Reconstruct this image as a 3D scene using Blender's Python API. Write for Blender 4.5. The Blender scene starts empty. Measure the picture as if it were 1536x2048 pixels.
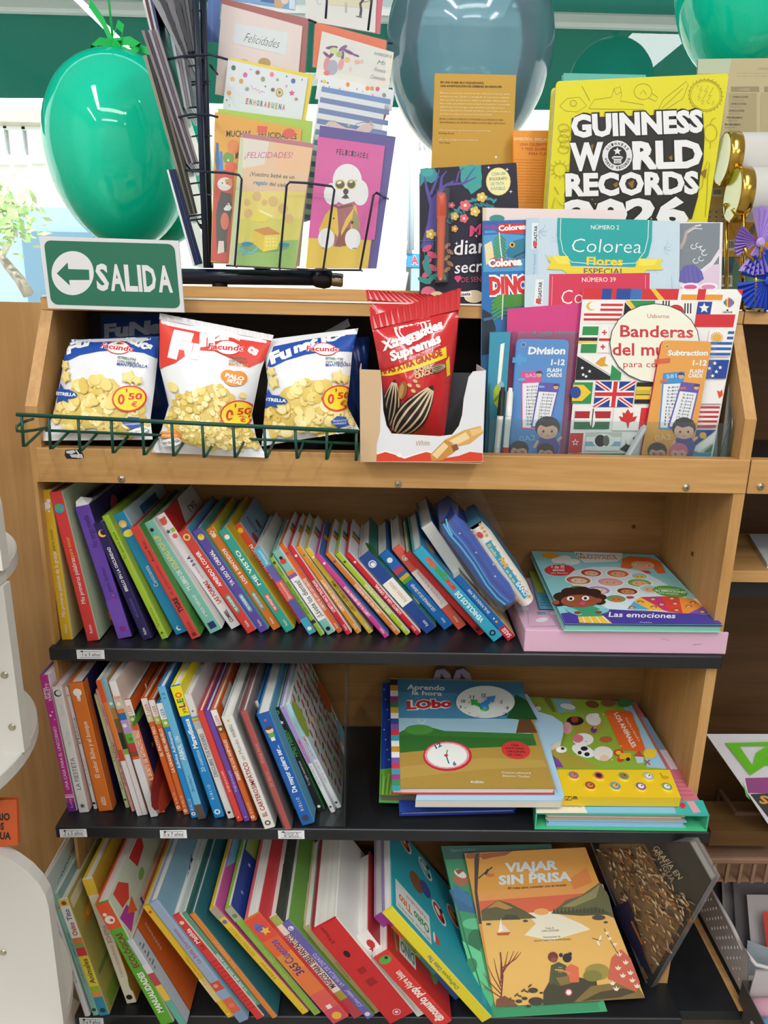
import bpy,bmesh,math,random
from mathutils import Vector as V,Matrix
random.seed(7)
S = bpy.context.scene
COL = S.collection

# ------------------------------------------------------------------ camera
FPX = 1503.0
PITCH,ROLL,YAW = 0.2819,-0.021,0.0172
EYE = V((-0.0282,-0.9661,1.22))
_f = V((math.sin(YAW),math.cos(YAW),0));_r = V((math.cos(YAW),-math.sin(YAW),0));_u = V((0,0,1))
CF = _f*math.cos(PITCH)-_u*math.sin(PITCH)
_u2 = _u*math.cos(PITCH)+_f*math.sin(PITCH)
CR = _r*math.cos(ROLL)-_u2*math.sin(ROLL)
CU = _u2*math.cos(ROLL)+_r*math.sin(ROLL)
cam = bpy.data.cameras.new('camera');camo = bpy.data.objects.new('camera',cam);COL.objects.link(camo)
cam.sensor_fit = 'HORIZONTAL';cam.sensor_width = 36.0;cam.lens = 36.0*FPX/1536.0
cam.clip_start = 0.01;cam.clip_end = 200
M = Matrix.Identity(4)
for i in range(3):
 M[i][0] = CR[i];M[i][1] = CU[i];M[i][2] = -CF[i];M[i][3] = EYE[i]
camo.matrix_world = M
S.camera = camo

def ray(px,py): return CF+CR*((px-768)/FPX)-CU*((py-1024)/FPX)
def atY(px,py,y): d = ray(px,py);return EYE+d*((y-EYE.y)/d.y)
def atZ(px,py,z): d = ray(px,py);return EYE+d*((z-EYE.z)/d.z)
def atX(px,py,x): d = ray(px,py);return EYE+d*((x-EYE.x)/d.x)
def onP(px,py,p,n): d = ray(px,py);return EYE+d*((p-EYE).dot(n)/d.dot(n))

# ------------------------------------------------------------------ view, world, lights
S.view_settings.view_transform = 'Standard'
S.view_settings.look = 'None'
S.view_settings.exposure = 0.05
S.view_settings.gamma = 1.0
S.view_settings.use_curve_mapping = False
S.cycles.max_bounces = 8
S.cycles.transparent_max_bounces = 16
S.cycles.caustics_reflective = False
S.cycles.caustics_refractive = False
S.cycles.sample_clamp_indirect = 6.0

W = bpy.data.worlds.new('world');S.world = W;W.use_nodes = True
_bg = W.node_tree.nodes['Background']
_tc = W.node_tree.nodes.new('ShaderNodeTexCoord');_sp = W.node_tree.nodes.new('ShaderNodeSeparateXYZ');_cr = W.node_tree.nodes.new('ShaderNodeValToRGB')
W.node_tree.links.new(_tc.outputs['Generated'],_sp.inputs[0]);W.node_tree.links.new(_sp.outputs['Z'],_cr.inputs[0])
_cr.color_ramp.elements[0].color = (1,1,1,1);_cr.color_ramp.elements[1].color = (0.55,0.78,1,1)
W.node_tree.links.new(_cr.outputs[0],_bg.inputs[0]);_bg.inputs[1].default_value = 3.0

def area(name,loc,size,energy,rot=(0,0,0),color=(1,1,1)):
 l = bpy.data.lights.new(name,'AREA');l.shape = 'RECTANGLE';l.size,l.size_y = size;l.energy = energy;l.color = color
 o = bpy.data.objects.new(name,l);COL.objects.link(o);o.location = loc;o.rotation_euler = rot
 return o
CEIL = 2.75
sunl = bpy.data.lights.new('sun','SUN');sunl.energy = 7.0;sunl.angle = 0.02;sunl.color = (1,0.97,0.9)
suno = bpy.data.objects.new('sun',sunl);COL.objects.link(suno);suno.rotation_euler = (math.radians(50),0,math.radians(8))
# ceiling tubes of the shop
area('ceiling_tube',(-0.95,-1.15,CEIL-0.06),(0.16,1.5),17.5)
area('ceiling_tube',(0.75,-1.15,CEIL-0.06),(0.16,1.5),17.5)
area('ceiling_tube',(-0.1,-1.9,CEIL-0.06),(1.5,0.35),17)
area('ceiling_tube',(-1.62,-2.55,CEIL-0.07),(0.05,1.9),22)
area('ceiling_tube',(1.6,-3.0,CEIL-0.06),(0.35,1.5),24)
area('ceiling_tube',(-0.2,-3.4,CEIL-0.06),(1.5,0.35),20)

# ------------------------------------------------------------------ materials
def lin(h):
 h = h.lstrip('#');h = h if len(h) == 6 else ''.join(x*2 for x in h);c = [int(h[i:i+2],16)/255 for i in (0,2,4)]
 return tuple(((x+0.055)/1.055) ** 2.4 if x > 0.04045 else x/12.92 for x in c)+(1.0,)
_mats = {}
def mat(h,rough=0.45,metal=0.0,alpha=1.0,emit=0.0,coat=0.0,spec=0.4):
 k = (h,rough,metal,alpha,emit,coat,spec)
 if k in _mats: return _mats[k]
 m = bpy.data.materials.new('paint_' +h.strip('#'));m.use_nodes = True
 b = m.node_tree.nodes['Principled BSDF']
 b.inputs['Base Color'].default_value = lin(h);b.inputs['Roughness'].default_value = rough
 b.inputs['Metallic'].default_value = metal;b.inputs['Alpha'].default_value = alpha
 b.inputs['Specular IOR Level'].default_value = spec;b.inputs['Coat Weight'].default_value = coat
 if emit: b.inputs['Emission Color'].default_value = lin(h);b.inputs['Emission Strength'].default_value = emit
 _mats[k] = m
 return m
def wood(name,c1,c2,axis='X',scale=1.0,rough=0.42):
 m = bpy.data.materials.new(name);m.use_nodes = True;nt = m.node_tree;N = nt.nodes;L = nt.links
 b = N['Principled BSDF'];b.inputs['Roughness'].default_value = rough;b.inputs['Specular IOR Level'].default_value = 0.35
 tc = N.new('ShaderNodeTexCoord');mp = N.new('ShaderNodeMapping')
 k = {'X': (0.9,14,14),'Y': (14,0.9,14),'Z': (14,14,0.9)}[axis]
 mp.inputs['Scale'].default_value = tuple(x*scale for x in k)
 n1 = N.new('ShaderNodeTexNoise');n1.inputs['Scale'].default_value = 1.6;n1.inputs['Detail'].default_value = 6;n1.inputs['Distortion'].default_value = 0.9
 mp2 = N.new('ShaderNodeMapping');mp2.inputs['Scale'].default_value = tuple(x*scale*7 for x in k)
 n2 = N.new('ShaderNodeTexNoise');n2.inputs['Scale'].default_value = 2.0;n2.inputs['Detail'].default_value = 3
 mx = N.new('ShaderNodeMath');mx.operation = 'MULTIPLY_ADD';mx.inputs[1].default_value = 0.35
 sb = N.new('ShaderNodeMath');sb.operation = 'MULTIPLY_ADD';sb.inputs[1].default_value = 0.75
 cr = N.new('ShaderNodeValToRGB')
 cr.color_ramp.elements[0].position = 0.36;cr.color_ramp.elements[0].color = lin(c2)
 cr.color_ramp.elements[1].position = 0.66;cr.color_ramp.elements[1].color = lin(c1)
 L.new(tc.outputs['Object'],mp.inputs[0]);L.new(tc.outputs['Object'],mp2.inputs[0])
 L.new(mp.outputs[0],n1.inputs[0]);L.new(mp2.outputs[0],n2.inputs[0])
 L.new(n2.outputs[0],mx.inputs[0]);mx.inputs[2].default_value = -0.05
 L.new(n1.outputs[0],sb.inputs[0]);L.new(mx.outputs[0],sb.inputs[2])
 L.new(sb.outputs[0],cr.inputs[0]);L.new(cr.outputs[0],b.inputs['Base Color'])
 return m
def noisy(name,c1,c2,scale=20,rough=0.6,lo=0.35,hi=0.65,stretch=(1,1,1)):
 m = bpy.data.materials.new(name);m.use_nodes = True;nt = m.node_tree;N = nt.nodes;L = nt.links
 b = N['Principled BSDF'];b.inputs['Roughness'].default_value = rough
 tc = N.new('ShaderNodeTexCoord');mp = N.new('ShaderNodeMapping');mp.inputs['Scale'].default_value = stretch
 n1 = N.new('ShaderNodeTexNoise');n1.inputs['Scale'].default_value = scale;n1.inputs['Detail'].default_value = 5
 cr = N.new('ShaderNodeValToRGB');cr.color_ramp.elements[0].position = lo;cr.color_ramp.elements[0].color = lin(c1)
 cr.color_ramp.elements[1].position = hi;cr.color_ramp.elements[1].color = lin(c2)
 L.new(tc.outputs['Object'],mp.inputs[0]);L.new(mp.outputs[0],n1.inputs[0]);L.new(n1.outputs[0],cr.inputs[0]);L.new(cr.outputs[0],b.inputs['Base Color'])
 return m
def clear(name,tint='#ffffff',gloss=0.12,rough=0.05,a=0.0,haze='#ffffff'):
 # transparent sheet with a fresnel-weighted shine (and an optional milky share a)
 m = bpy.data.materials.new(name);m.use_nodes = True;nt = m.node_tree;N = nt.nodes;L = nt.links
 N.remove(N['Principled BSDF']);out = N['Material Output']
 t = N.new('ShaderNodeBsdfTransparent');t.inputs[0].default_value = lin(tint)
 g = N.new('ShaderNodeBsdfGlossy');g.inputs['Roughness'].default_value = rough
 fr = N.new('ShaderNodeLayerWeight');fr.inputs['Blend'].default_value = gloss
 mx = N.new('ShaderNodeMixShader');L.new(fr.outputs['Fresnel'],mx.inputs[0]);L.new(t.outputs[0],mx.inputs[1]);L.new(g.outputs[0],mx.inputs[2])
 last = mx
 if a:
  d = N.new('ShaderNodeBsdfDiffuse');d.inputs[0].default_value = lin(haze)
  m2 = N.new('ShaderNodeMixShader');m2.inputs[0].default_value = a
  L.new(mx.outputs[0],m2.inputs[1]);L.new(d.outputs[0],m2.inputs[2]);last = m2
 L.new(last.outputs[0],out.inputs[0])
 return m
OAK = wood('oak_wood','#cfa268','#b5864e','X');OAKZ = wood('oak_wood_upright','#cda067','#b3844b','Z')
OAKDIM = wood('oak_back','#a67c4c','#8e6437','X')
BLACK = noisy('black_shelf_paint','#16181c','#1f2226',9,0.38)
CHROME = mat('#b8b09a',0.3,1.0);GOLD = mat('#c9a24a',0.18,1.0)
WIREBLK = mat('#1b2238',0.4);WIREGRN = mat('#12493a',0.4)
PAGES = noisy('page_edges','#d9d6cc','#efeee8',3,0.7,stretch=(400,1,1))
SLEEVE = clear('clear_sleeve','#fbfdff',0.1,0.1,0.05)
ACRYL = clear('clear_acrylic','#eef4f4',0.15,0.03,0.02)

# ------------------------------------------------------------------ object helpers
def _inv(o):
 t = V((0,0,0))
 while o is not None: t = t+o.location;o = o.parent
 return t
def thing(name,loc,label,cat,group=None):
 o = bpy.data.objects.new(name,None);COL.objects.link(o);o.location = loc;o.empty_display_size = 0.02
 return tag(o,label,cat,group)
def tag(o,label,cat,group=None):
 o['label'] = label;o['category'] = cat
 if group: o['group'] = group
 return o
class MB:
 """collects faces in world space and links them as ONE mesh object"""
 def __init__(s): s.v = [];s.f = [];s.m = [];s.mats = [];s.sm = []
 def mi(s,m):
  if isinstance(m,str): m = mat(m)
  if m not in s.mats: s.mats.append(m)
  return s.mats.index(m)
 def poly(s,pts,m,smooth=False):
  b = len(s.v);s.v += [V(p) for p in pts];s.f.append(tuple(range(b,b+len(pts))));s.m.append(s.mi(m));s.sm.append(smooth)
 def raw(s,vs,fs,m,smooth=False):
  b = len(s.v);s.v += [V(p) for p in vs];k = s.mi(m)
  for f in fs: s.f.append(tuple(b+i for i in f));s.m.append(k);s.sm.append(smooth)
 def hexa(s,p,m):
  """8 corners: bottom 0-3 ccw, top 4-7; m one material or six (bottom, top, s01, s12, s23, s30)"""
  fs = [(3,2,1,0),(4,5,6,7),(0,1,5,4),(1,2,6,5),(2,3,7,6),(3,0,4,7)]
  ms = m if isinstance(m,(list,tuple)) else [m]*6
  b = len(s.v);s.v += [V(q) for q in p]
  for f,mm in zip(fs,ms):
   s.f.append(tuple(b+i for i in f));s.m.append(s.mi(mm));s.sm.append(False)
 def box(s,lo,hi,m):
  x0,y0,z0 = lo;x1,y1,z1 = hi
  s.hexa([(x0,y0,z0),(x1,y0,z0),(x1,y1,z0),(x0,y1,z0),(x0,y0,z1),(x1,y0,z1),(x1,y1,z1),(x0,y1,z1)],m)
 def obox(s,o,ax,m):
  """box from corner o along three vectors"""
  o = V(o);a,b,c = (V(x) for x in ax)
  s.hexa([o,o+a,o+a+b,o+b,o+c,o+a+c,o+a+b+c,o+b+c],m)
 def tube(s,path,r,m,seg=8,closed=False,caps=True):
  P = [V(p) for p in path];n = len(P);rings = []
  rr = r if isinstance(r,(list,tuple)) else [r]*n
  up = None
  for i,p in enumerate(P):
   t = (P[(i+1) % n]-P[i-1]) if closed else (P[min(i+1,n-1)]-P[max(i-1,0)])
   t = t.normalized() if t.length > 1e-9 else V((0,0,1))
   if up is None: up = t.orthogonal().normalized()
   up = (up-t*up.dot(t));up = up.normalized() if up.length > 1e-6 else t.orthogonal().normalized()
   w = t.cross(up)
   rings.append([p+(up*math.cos(a)+w*math.sin(a))*rr[i] for a in (2*math.pi*k/seg for k in range(seg))])
  vs = [q for r_ in rings for q in r_];fs = []
  for i in range(n if closed else n-1):
   j = (i+1) % n
   for k in range(seg): fs.append((i*seg+k,i*seg+(k+1) % seg,j*seg+(k+1) % seg,j*seg+k))
  if caps and not closed: fs += [tuple(range(seg))[::-1],tuple((n-1)*seg+k for k in range(seg))]
  s.raw(vs,fs,m,True)
 def lathe(s,o,axis,prof,m,seg=32,smooth=True,ms=None):
  """prof: list of (distance along axis, radius)"""
  a = V(axis).normalized();u = a.orthogonal().normalized();w = a.cross(u);o = V(o)
  vs = [];fs = []
  for d,r in prof:
   for k in range(seg):
    t = 2*math.pi*k/seg;vs.append(o+a*d+(u*math.cos(t)+w*math.sin(t))*r)
  b = len(s.v);s.v += vs
  for i in range(len(prof)-1):
   km = s.mi(ms[i] if ms else m)
   for k in range(seg):
    s.f.append(tuple(b+x for x in (i*seg+k,i*seg+(k+1) % seg,(i+1)*seg+(k+1) % seg,(i+1)*seg+k)));s.m.append(km);s.sm.append(smooth)
  for i in (0,len(prof)-1):
   if prof[i][1] > 1e-5: s.f.append(tuple(b+i*seg+k for k in range(seg)));s.m.append(s.mi(ms[min(i,len(ms)-1)] if ms else m));s.sm.append(False)
 def build(s,name,parent=None,bevel=0.0,seg=2,weld=False):
  me = bpy.data.meshes.new(name)
  t = _inv(parent) if parent else V((0,0,0))
  if parent is None and s.v:
   lo = V((min(v.x for v in s.v),min(v.y for v in s.v),min(v.z for v in s.v)));hi = V((max(v.x for v in s.v),max(v.y for v in s.v),max(v.z for v in s.v)))
   t = V(((lo.x+hi.x)/2,(lo.y+hi.y)/2,lo.z))
  me.from_pydata([v-t for v in s.v],[],s.f)
  for m in s.mats: me.materials.append(m)
  me.polygons.foreach_set('material_index',s.m);me.polygons.foreach_set('use_smooth',s.sm)
  if weld:
   bm = bmesh.new();bm.from_mesh(me);bmesh.ops.remove_doubles(bm,verts=bm.verts,dist=1e-5);bmesh.ops.recalc_face_normals(bm,faces=bm.faces);bm.to_mesh(me);bm.free()
  me.update()
  o = bpy.data.objects.new(name,me);COL.objects.link(o)
  if parent: o.parent = parent
  else: o.location = t
  if bevel:
   md = o.modifiers.new('bevel','BEVEL');md.width = bevel;md.segments = seg;md.limit_method = 'ANGLE';md.angle_limit = 0.6
  return o
def structure(o): o['kind'] = 'structure';return o

# ------------------------------------------------------------------ lettering
_txt = {}
def glyphs(s,bold=0.0,res=2):
 k = (s,bold,res)
 if k in _txt: return _txt[k]
 c = bpy.data.curves.new('lettering','FONT');c.body = s;c.resolution_u = res;c.offset = bold;c.size = 1.0;c.fill_mode = 'FRONT'
 o = bpy.data.objects.new('lettering',c);COL.objects.link(o)
 me = bpy.data.meshes.new_from_object(o)
 vs = [(v.co.x,v.co.y) for v in me.vertices];fs = [tuple(p.vertices) for p in me.polygons]
 bpy.data.objects.remove(o);bpy.data.curves.remove(c);bpy.data.meshes.remove(me)
 if vs:
  x0 = min(v[0] for v in vs);x1 = max(v[0] for v in vs)
  vs = [((x-x0)/max(x1-x0,1e-6),y/0.73) for x,y in vs];w = (x1-x0)/0.73
 else: w = 1
 _txt[k] = (vs,fs,w)
 return _txt[k]

class Art(MB):
 """print on a surface; coordinates are picture coordinates of that surface, laid on the surface by fn"""
 def __init__(s,fn,normal,fr=(0,0,1),sub=0,eps=0.000014,start=0.00025,flipx=False):
  super().__init__();s.fn = fn;s.n = normal;s.fr = fr;s.sub = sub;s.eps = eps;s.k = start
 def P(s,x,y): return (s.fr[0]+x/s.fr[2],s.fr[1]+y/s.fr[2])
 def put(s,pts2,faces,m):
  s.k += s.eps
  if s.sub:
   bm = bmesh.new();vs = [bm.verts.new((x,y,0)) for x,y in pts2]
   for f in faces:
    try: bm.faces.new([vs[i] for i in f])
    except ValueError: pass
   bmesh.ops.triangulate(bm,faces=bm.faces[:])
   for _ in range(5):
    es = [e for e in bm.edges if e.calc_length() > s.sub]
    if not es: break
    bmesh.ops.subdivide_edges(bm,edges=es,cuts=1);bmesh.ops.triangulate(bm,faces=[f for f in bm.faces if len(f.verts) > 3])
   bm.verts.index_update();pts2 = [(v.co.x,v.co.y) for v in bm.verts];faces = [tuple(v.index for v in f.verts) for f in bm.faces];bm.free()
  out = []
  for x,y in pts2:
   p = s.fn(x,y);n = s.n(x,y) if callable(s.n) else s.n
   out.append(p+n*s.k)
  s.raw(out,faces,m,bool(s.sub))
 def pg(s,pts,m):
  s.put([s.P(*p) for p in pts],[tuple(range(len(pts)))],m)
 def rect(s,x0,y0,x1,y1,m): s.pg([(x0,y0),(x1,y0),(x1,y1),(x0,y1)],m)
 def ell(s,cx,cy,rx,ry,m,rot=0.0,n=20,a0=0,a1=360):
  c,d = math.cos(math.radians(rot)),math.sin(math.radians(rot))
  pts = []
  for i in range(n+(0 if a1-a0 == 360 else 1)):
   t = math.radians(a0+(a1-a0)*i/n);x,y = rx*math.cos(t),ry*math.sin(t)
   pts.append((cx+x*c-y*d,cy+x*d+y*c))
  s.pg(pts,m)
 def star(s,cx,cy,r,m,n=5,q=0.45,rot=-90):
  s.pg([(cx+(r if i % 2 == 0 else r*q)*math.cos(math.radians(rot+180*i/n)),cy+(r if i % 2 == 0 else r*q)*math.sin(math.radians(rot+180*i/n))) for i in range(2*n)],m)
 def line(s,pts,w,m,closed=False):
  pts = [V((p[0],p[1])) for p in pts];n = len(pts);L = [];R = []
  for i in range(n):
   a = pts[i-1] if (i or closed) else pts[i];b = pts[(i+1) % n] if (i < n-1 or closed) else pts[i]
   t = b-a;t = t.normalized() if t.length else V((1,0));q = V((-t.y,t.x))*(w[i] if isinstance(w,(list,tuple)) else w)/2
   L.append(pts[i]+q);R.append(pts[i]-q)
  allp = [s.P(*p) for p in L+R];fs = [(i,(i+1) % n,n+(i+1) % n,n+i) for i in range(n if closed else n-1)]
  s.put(allp,fs,m)
 def ring(s,cx,cy,rx,ry,w,m,n=28,a0=0,a1=360):
  full = a1-a0 == 360
  s.line([(cx+rx*math.cos(math.radians(a0+(a1-a0)*i/n)),cy+ry*math.sin(math.radians(a0+(a1-a0)*i/n))) for i in range(n+(0 if full else 1))],w,m,full)
 def text(s,t,a,b,h,m,bold=0.0,shear=0.0,up=None,res=2,out=None,ow=0.04,fit=True,arc=0.0):
  """lettering from baseline start a to baseline end b, capital height h"""
  vs,fs,w = glyphs(t,bold,res);a = V(a);b = V(b);d = b-a
  if not fit:
   d = d.normalized()*(w*h)
  u = V(up).normalized() if up else V((d.y,-d.x)).normalized()
  dn = d.normalized()
  def mp(vv):
   r = []
   for x,y in vv:
    q = a+d*x+u*(y*h+arc*h*(1-(2*x-1) ** 2))+dn*(shear*y*h)
    r.append(s.P(q.x,q.y))
   return r
  if out:
   v2,f2,w2 = glyphs(t,bold+ow,res)
   s.put(mp(v2),f2,out)
  s.put(mp(vs),fs,m)
 def para(s,lines,x,y,w,dy,h,m,dx=0.0,slope=0.0,bold=0.0,center=False,ragged=None):
  """lines of print; each line's width scales with its own length"""
  mxl = max(len(l) for l in lines)
  for i,l in enumerate(lines):
   ww = w*len(l)/mxl;x0 = x+dx*i+((w-ww)/2 if center else 0);yy = y+dy*i
   s.text(l,(x0,yy),(x0+ww,yy+slope*ww),h,m,bold=bold,res=1)
def plane_art(p,n,fr=(0,0,1),**k):
 return Art(lambda x,y: onP(x,y,p,n),n,fr,**k)
# ------------------------------------------------------------------ the shop shell
XL,XR,ZT,ZB = -0.4797,0.4773,1.0172,0.9705      # shelf unit: outer sides, front plank top and bottom
YU,YB = 0.013,0.245                                  # upright fronts, back panel
Z1,Z2,Z3 = 0.7326,0.4693,0.127                     # shelf tops
L1,L2,L3 = 0.002,-0.0415,-0.0517                   # shelf lips
ZF = 1.003                                             # floor of the display tray
WINY = 0.80
b = MB();b.box((-2.6,-4.2,-0.05),(3.2,WINY,0),noisy('floor_tiles','#8f8a82','#a39d94',4,0.5));structure(b.build('floor'))
b = MB();b.box((-2.6,-4.2,CEIL),(3.2,WINY,CEIL+0.06),'#e6e4de');structure(b.build('ceiling'))
b = MB();b.box((-2.66,-4.2,0),(-2.6,WINY,CEIL),'#d8d4cc');structure(b.build('wall_left'))
b = MB();b.box((3.2,-4.2,0),(3.26,WINY,CEIL),'#d8d4cc');structure(b.build('wall_right'))
b = MB();b.box((-2.6,-4.26,0),(3.2,-4.2,CEIL),'#cfcac0');structure(b.build('wall_back'))
b = MB();b.box((-2.6,WINY,-0.1),(3.2,WINY+0.14,1.02),'#dcd9d2');structure(b.build('wall_front'))
wn = structure(bpy.data.objects.new('window_1',None));COL.objects.link(wn);wn.location = (0.3,WINY,1.02)
b = MB();FRM = mat('#cfd3d2',0.4)
b.box((-2.6,WINY-0.02,1.02),(3.2,WINY+0.16,1.06),FRM);b.box((-2.6,WINY,2.68),(3.2,WINY+0.1,CEIL),FRM)
for x in (-2.6,3.14): b.box((x,WINY,1.06),(x+0.06,WINY+0.1,2.68),FRM)
b.build('window_frame',wn)
b = MB();b.poly([(-2.54,WINY+0.04,1.06),(3.14,WINY+0.04,1.06),(3.14,WINY+0.04,2.68),(-2.54,WINY+0.04,2.68)],clear('window_glass','#eef7f5',0.37,0.0));b.build('window_pane',wn)

# ------------------------------------------------------------------ the shelf unit
unit = thing('bookshelf',(0,0.1,0),'oak shop bookshelf with three black shelves and a display tray on top','bookshelf')
TH = 0.0157
def side(x0,x1,name,par,inner=None):
 # upright whose upper end slants back to the top board (outline in the YZ plane); inner: thickness below the plank
 pr = [(YU,ZB),(YB,ZB),(YB,1.19),(0.092,1.19),(YU,1.0715)]
 b = MB();n = len(pr);vs = [(x0,y,z) for y,z in pr]+[(x1,y,z) for y,z in pr]
 b.raw(vs,[tuple(range(n)),tuple(range(2*n-1,n-1,-1))]+[(i,i+n,(i+1) % n+n,(i+1) % n) for i in range(n)],OAKZ)
 b.box((x0,YU,0),(inner or x1,YB,ZB),OAKZ)
 return b.build(name,par)
side(XL,XL+TH,'side_panel',unit,XL+0.005);side(XR-TH,XR,'side_panel',unit)
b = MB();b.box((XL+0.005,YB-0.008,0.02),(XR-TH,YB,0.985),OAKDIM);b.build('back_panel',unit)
b = MB();b.box((XL+TH,YB-0.03,0.985),(XR-TH,YB,1.19),noisy('dark_tray_back','#2a2320','#332a26',5,0.7));b.build('tray_back',unit)
b = MB();b.box((XL+TH*0.55,YU-0.0015,ZB),(XR,YU+0.019,ZT),OAK);pl = b.build('front_plank',unit,bevel=0.0012)
def screw(px,py,par,y=YU-0.0015):
 p = atY(px,py,y);b = MB()
 b.lathe(p,(0,-1,0),[(0,0.0048),(0.0012,0.0048),(0.0016,0.0040)],CHROME,20)
 b.lathe(p+V((0,-0.0016,0)),(0,-1,0),[(0,0.0034),(0.0012,0.0030),(0.0015,0.0022)],CHROME,16)
 for k in (0,1): d = V((math.cos(k*1.57+.5),0,math.sin(k*1.57+.5)));b.tube([p+V((0,-0.0031,0))-d*0.0017,p+V((0,-0.0031,0))+d*0.0017],0.0004,'#3a352c',5)
 b.build('screw',par)
for q in ((243,958),(796,968),(1372,975)): screw(*q,unit)
b = MB();b.box((XL+TH,YU+0.019,ZF-0.014),(XR-TH,YB-0.03,ZF),noisy('tray_floor','#17181b','#202125',8,0.5));b.build('tray_floor',unit)
b = MB();b.box((XL,0.092,1.1905),(XR,YB+0.02,1.2075),OAK);b.build('top_board',unit,bevel=0.001)
b = MB();b.box((XL+0.004,0.0905,1.2078),(XR-0.004,YB+0.02,1.2098),'#f1eee4');b.build('lit_edge_strip',unit)  # added pale strip: light along the board's top painted as near-white colour
b = MB();b.box((XL+0.03,0.168,1.2099),(XR-0.003,YB+0.06,1.2260),OAK);b.build('rear_riser',unit,bevel=0.001)
def shelf(lip,z,name):
 b = MB();b.box((XL-0.001,lip,z-0.0205),(XR+0.001,YB-0.012,z),BLACK)
 return b.build(name,unit,bevel=0.003,seg=3)
SH1 = shelf(L1,Z1,'shelf');SH2 = shelf(L2,Z2,'shelf');SH3 = shelf(L3,Z3,'shelf')
b = MB();b.box((XL+TH,-0.03,0),(XR-TH,-0.012,Z3-0.0205),BLACK);b.build('plinth',unit)
for q,x in (((1267,1053),None),((1386,1108),XR-TH)):
 b = MB();p = atY(*q,YB-0.008) if x is None else atX(*q,x);d = (0,-1,0) if x is None else (-1,0,0)
 b.lathe(p,d,[(0,0.0036),(0.0012,0.0036),(0.0016,0.0028)],mat('#6b5a3c',.4,.6),16);b.lathe(p+V(d)*.0016,d,[(0,.0016),(.0004,.0016)],'#2b2419',10);b.build('screw',unit)
def shelf_tag(par,lip,q,lines,fs):
 """rounded paper label stuck on a shelf front; q = its corners"""
 y = lip-0.0006;b = MB();c = [atY(x_,y_,y) for x_,y_ in q]
 b.hexa([c[3],c[2],c[2]+V((0,.0005,0)),c[3]+V((0,.0005,0)),c[0],c[1],c[1]+V((0,.0005,0)),c[0]+V((0,.0005,0))],'#eceef2')
 a = plane_art(V((0,y,0)),V((0,-1,0)),start=0.0001)
 x0,y0 = q[0];x1,y1 = q[1];x2,y2 = q[2];x3,y3 = q[3]
 mx = lambda u,v: ((x0+(x1-x0)*u)*(1-v)+(x3+(x2-x3)*u)*v,(y0+(y1-y0)*u)*(1-v)+(y3+(y2-y3)*u)*v)
 a.line([mx(.12,.18),mx(.88,.18),mx(.88,.84),mx(.12,.84)],0.8,'#4a4c55',True)
 for i,l in enumerate(lines):
  v = 0.70 if len(lines) == 1 else (0.47,0.76)[i]
  a.text(l,mx(fs[0],v),mx(fs[1],v),7.2 if len(lines) == 1 else 4.4,'#3d3f48',bold=.01)
 e = mx(.2,.14);a.rect(e[0]-2,e[1]-1,e[0]+2,e[1]+2,'#26272c')
 merge(b,a)
 return b.build('shelf_label',par)
def merge(a,b):
 """append b's faces to a"""
 k = len(a.v);a.v += b.v
 for f,m,sm in zip(b.f,b.m,b.sm): a.f.append(tuple(k+i for i in f));a.m.append(a.mi(b.mats[m]));a.sm.append(sm)
C2 = lambda x,y: (60+x/9.6,1220+y/9.6)
C3 = lambda x,y: (60+x/7.68,1600+y/7.68)
CE = lambda x,y: (60+x/4.518,1310+y/4.518)
CFf = lambda x,y: (340+x/4.042,1310+y/4.042)
shelf_tag(SH1,L1,[C2(888,765),C2(1420,770),C2(1436,940),C2(905,938)],['1 a 3 años'],(.2,.84))
shelf_tag(SH2,L2,[C3(450,453),C3(862,447),C3(880,568),C3(465,575)],['3 a 5 años'],(.16,.84))
shelf_tag(SH2,L2,[CE(1172,1585),CE(1412,1582),CE(1420,1655),CE(1178,1656)],['5 a 7 años'],(.14,.86))
shelf_tag(SH2,L2,[CFf(872,1420),CFf(1085,1420),CFf(1088,1487),CFf(876,1485)],['A partir de','8 años'],(.22,.78))
shelf_tag(SH3,L3,[(158,2036),(206,2036.5),(208,2052),(160,2052)],['7 a 9 años'],(.14,.86))

# torn sticker left on the plank
b = MB();a = plane_art(V((0,YU-0.0015,0)),V((0,-1,0)),(0,580,4.877),start=0.0002)
a.pg([(640,1560),(700,1556),(780,1555),(800,1580),(812,1600),(822,1640),(760,1648),(650,1645),(630,1610)],'#2a2732')
a.pg([(645,1570),(720,1560),(740,1580),(700,1600),(650,1592)],'#d9d4d0');a.pg([(680,1605),(800,1600),(815,1640),(700,1632)],'#d2cdc9');a.line([(740,1560),(770,1600),(760,1640)],12,'#ebe7e3')
merge(b,a);b.build('torn_sticker',unit)['label'] = 'torn paper sticker'

# ------------------------------------------------------------------ panel on the left, street side
pn = MB();pn.box((-1.6,YB,0.0),(XL-0.001,YB+0.02,1.197),wood('oak_panel','#c19863','#aa7f4e','Z',0.6));o = pn.build('wood_panel')
tag(o,'tall plain oak panel left of the bookshelf, below the window','panel')

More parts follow.
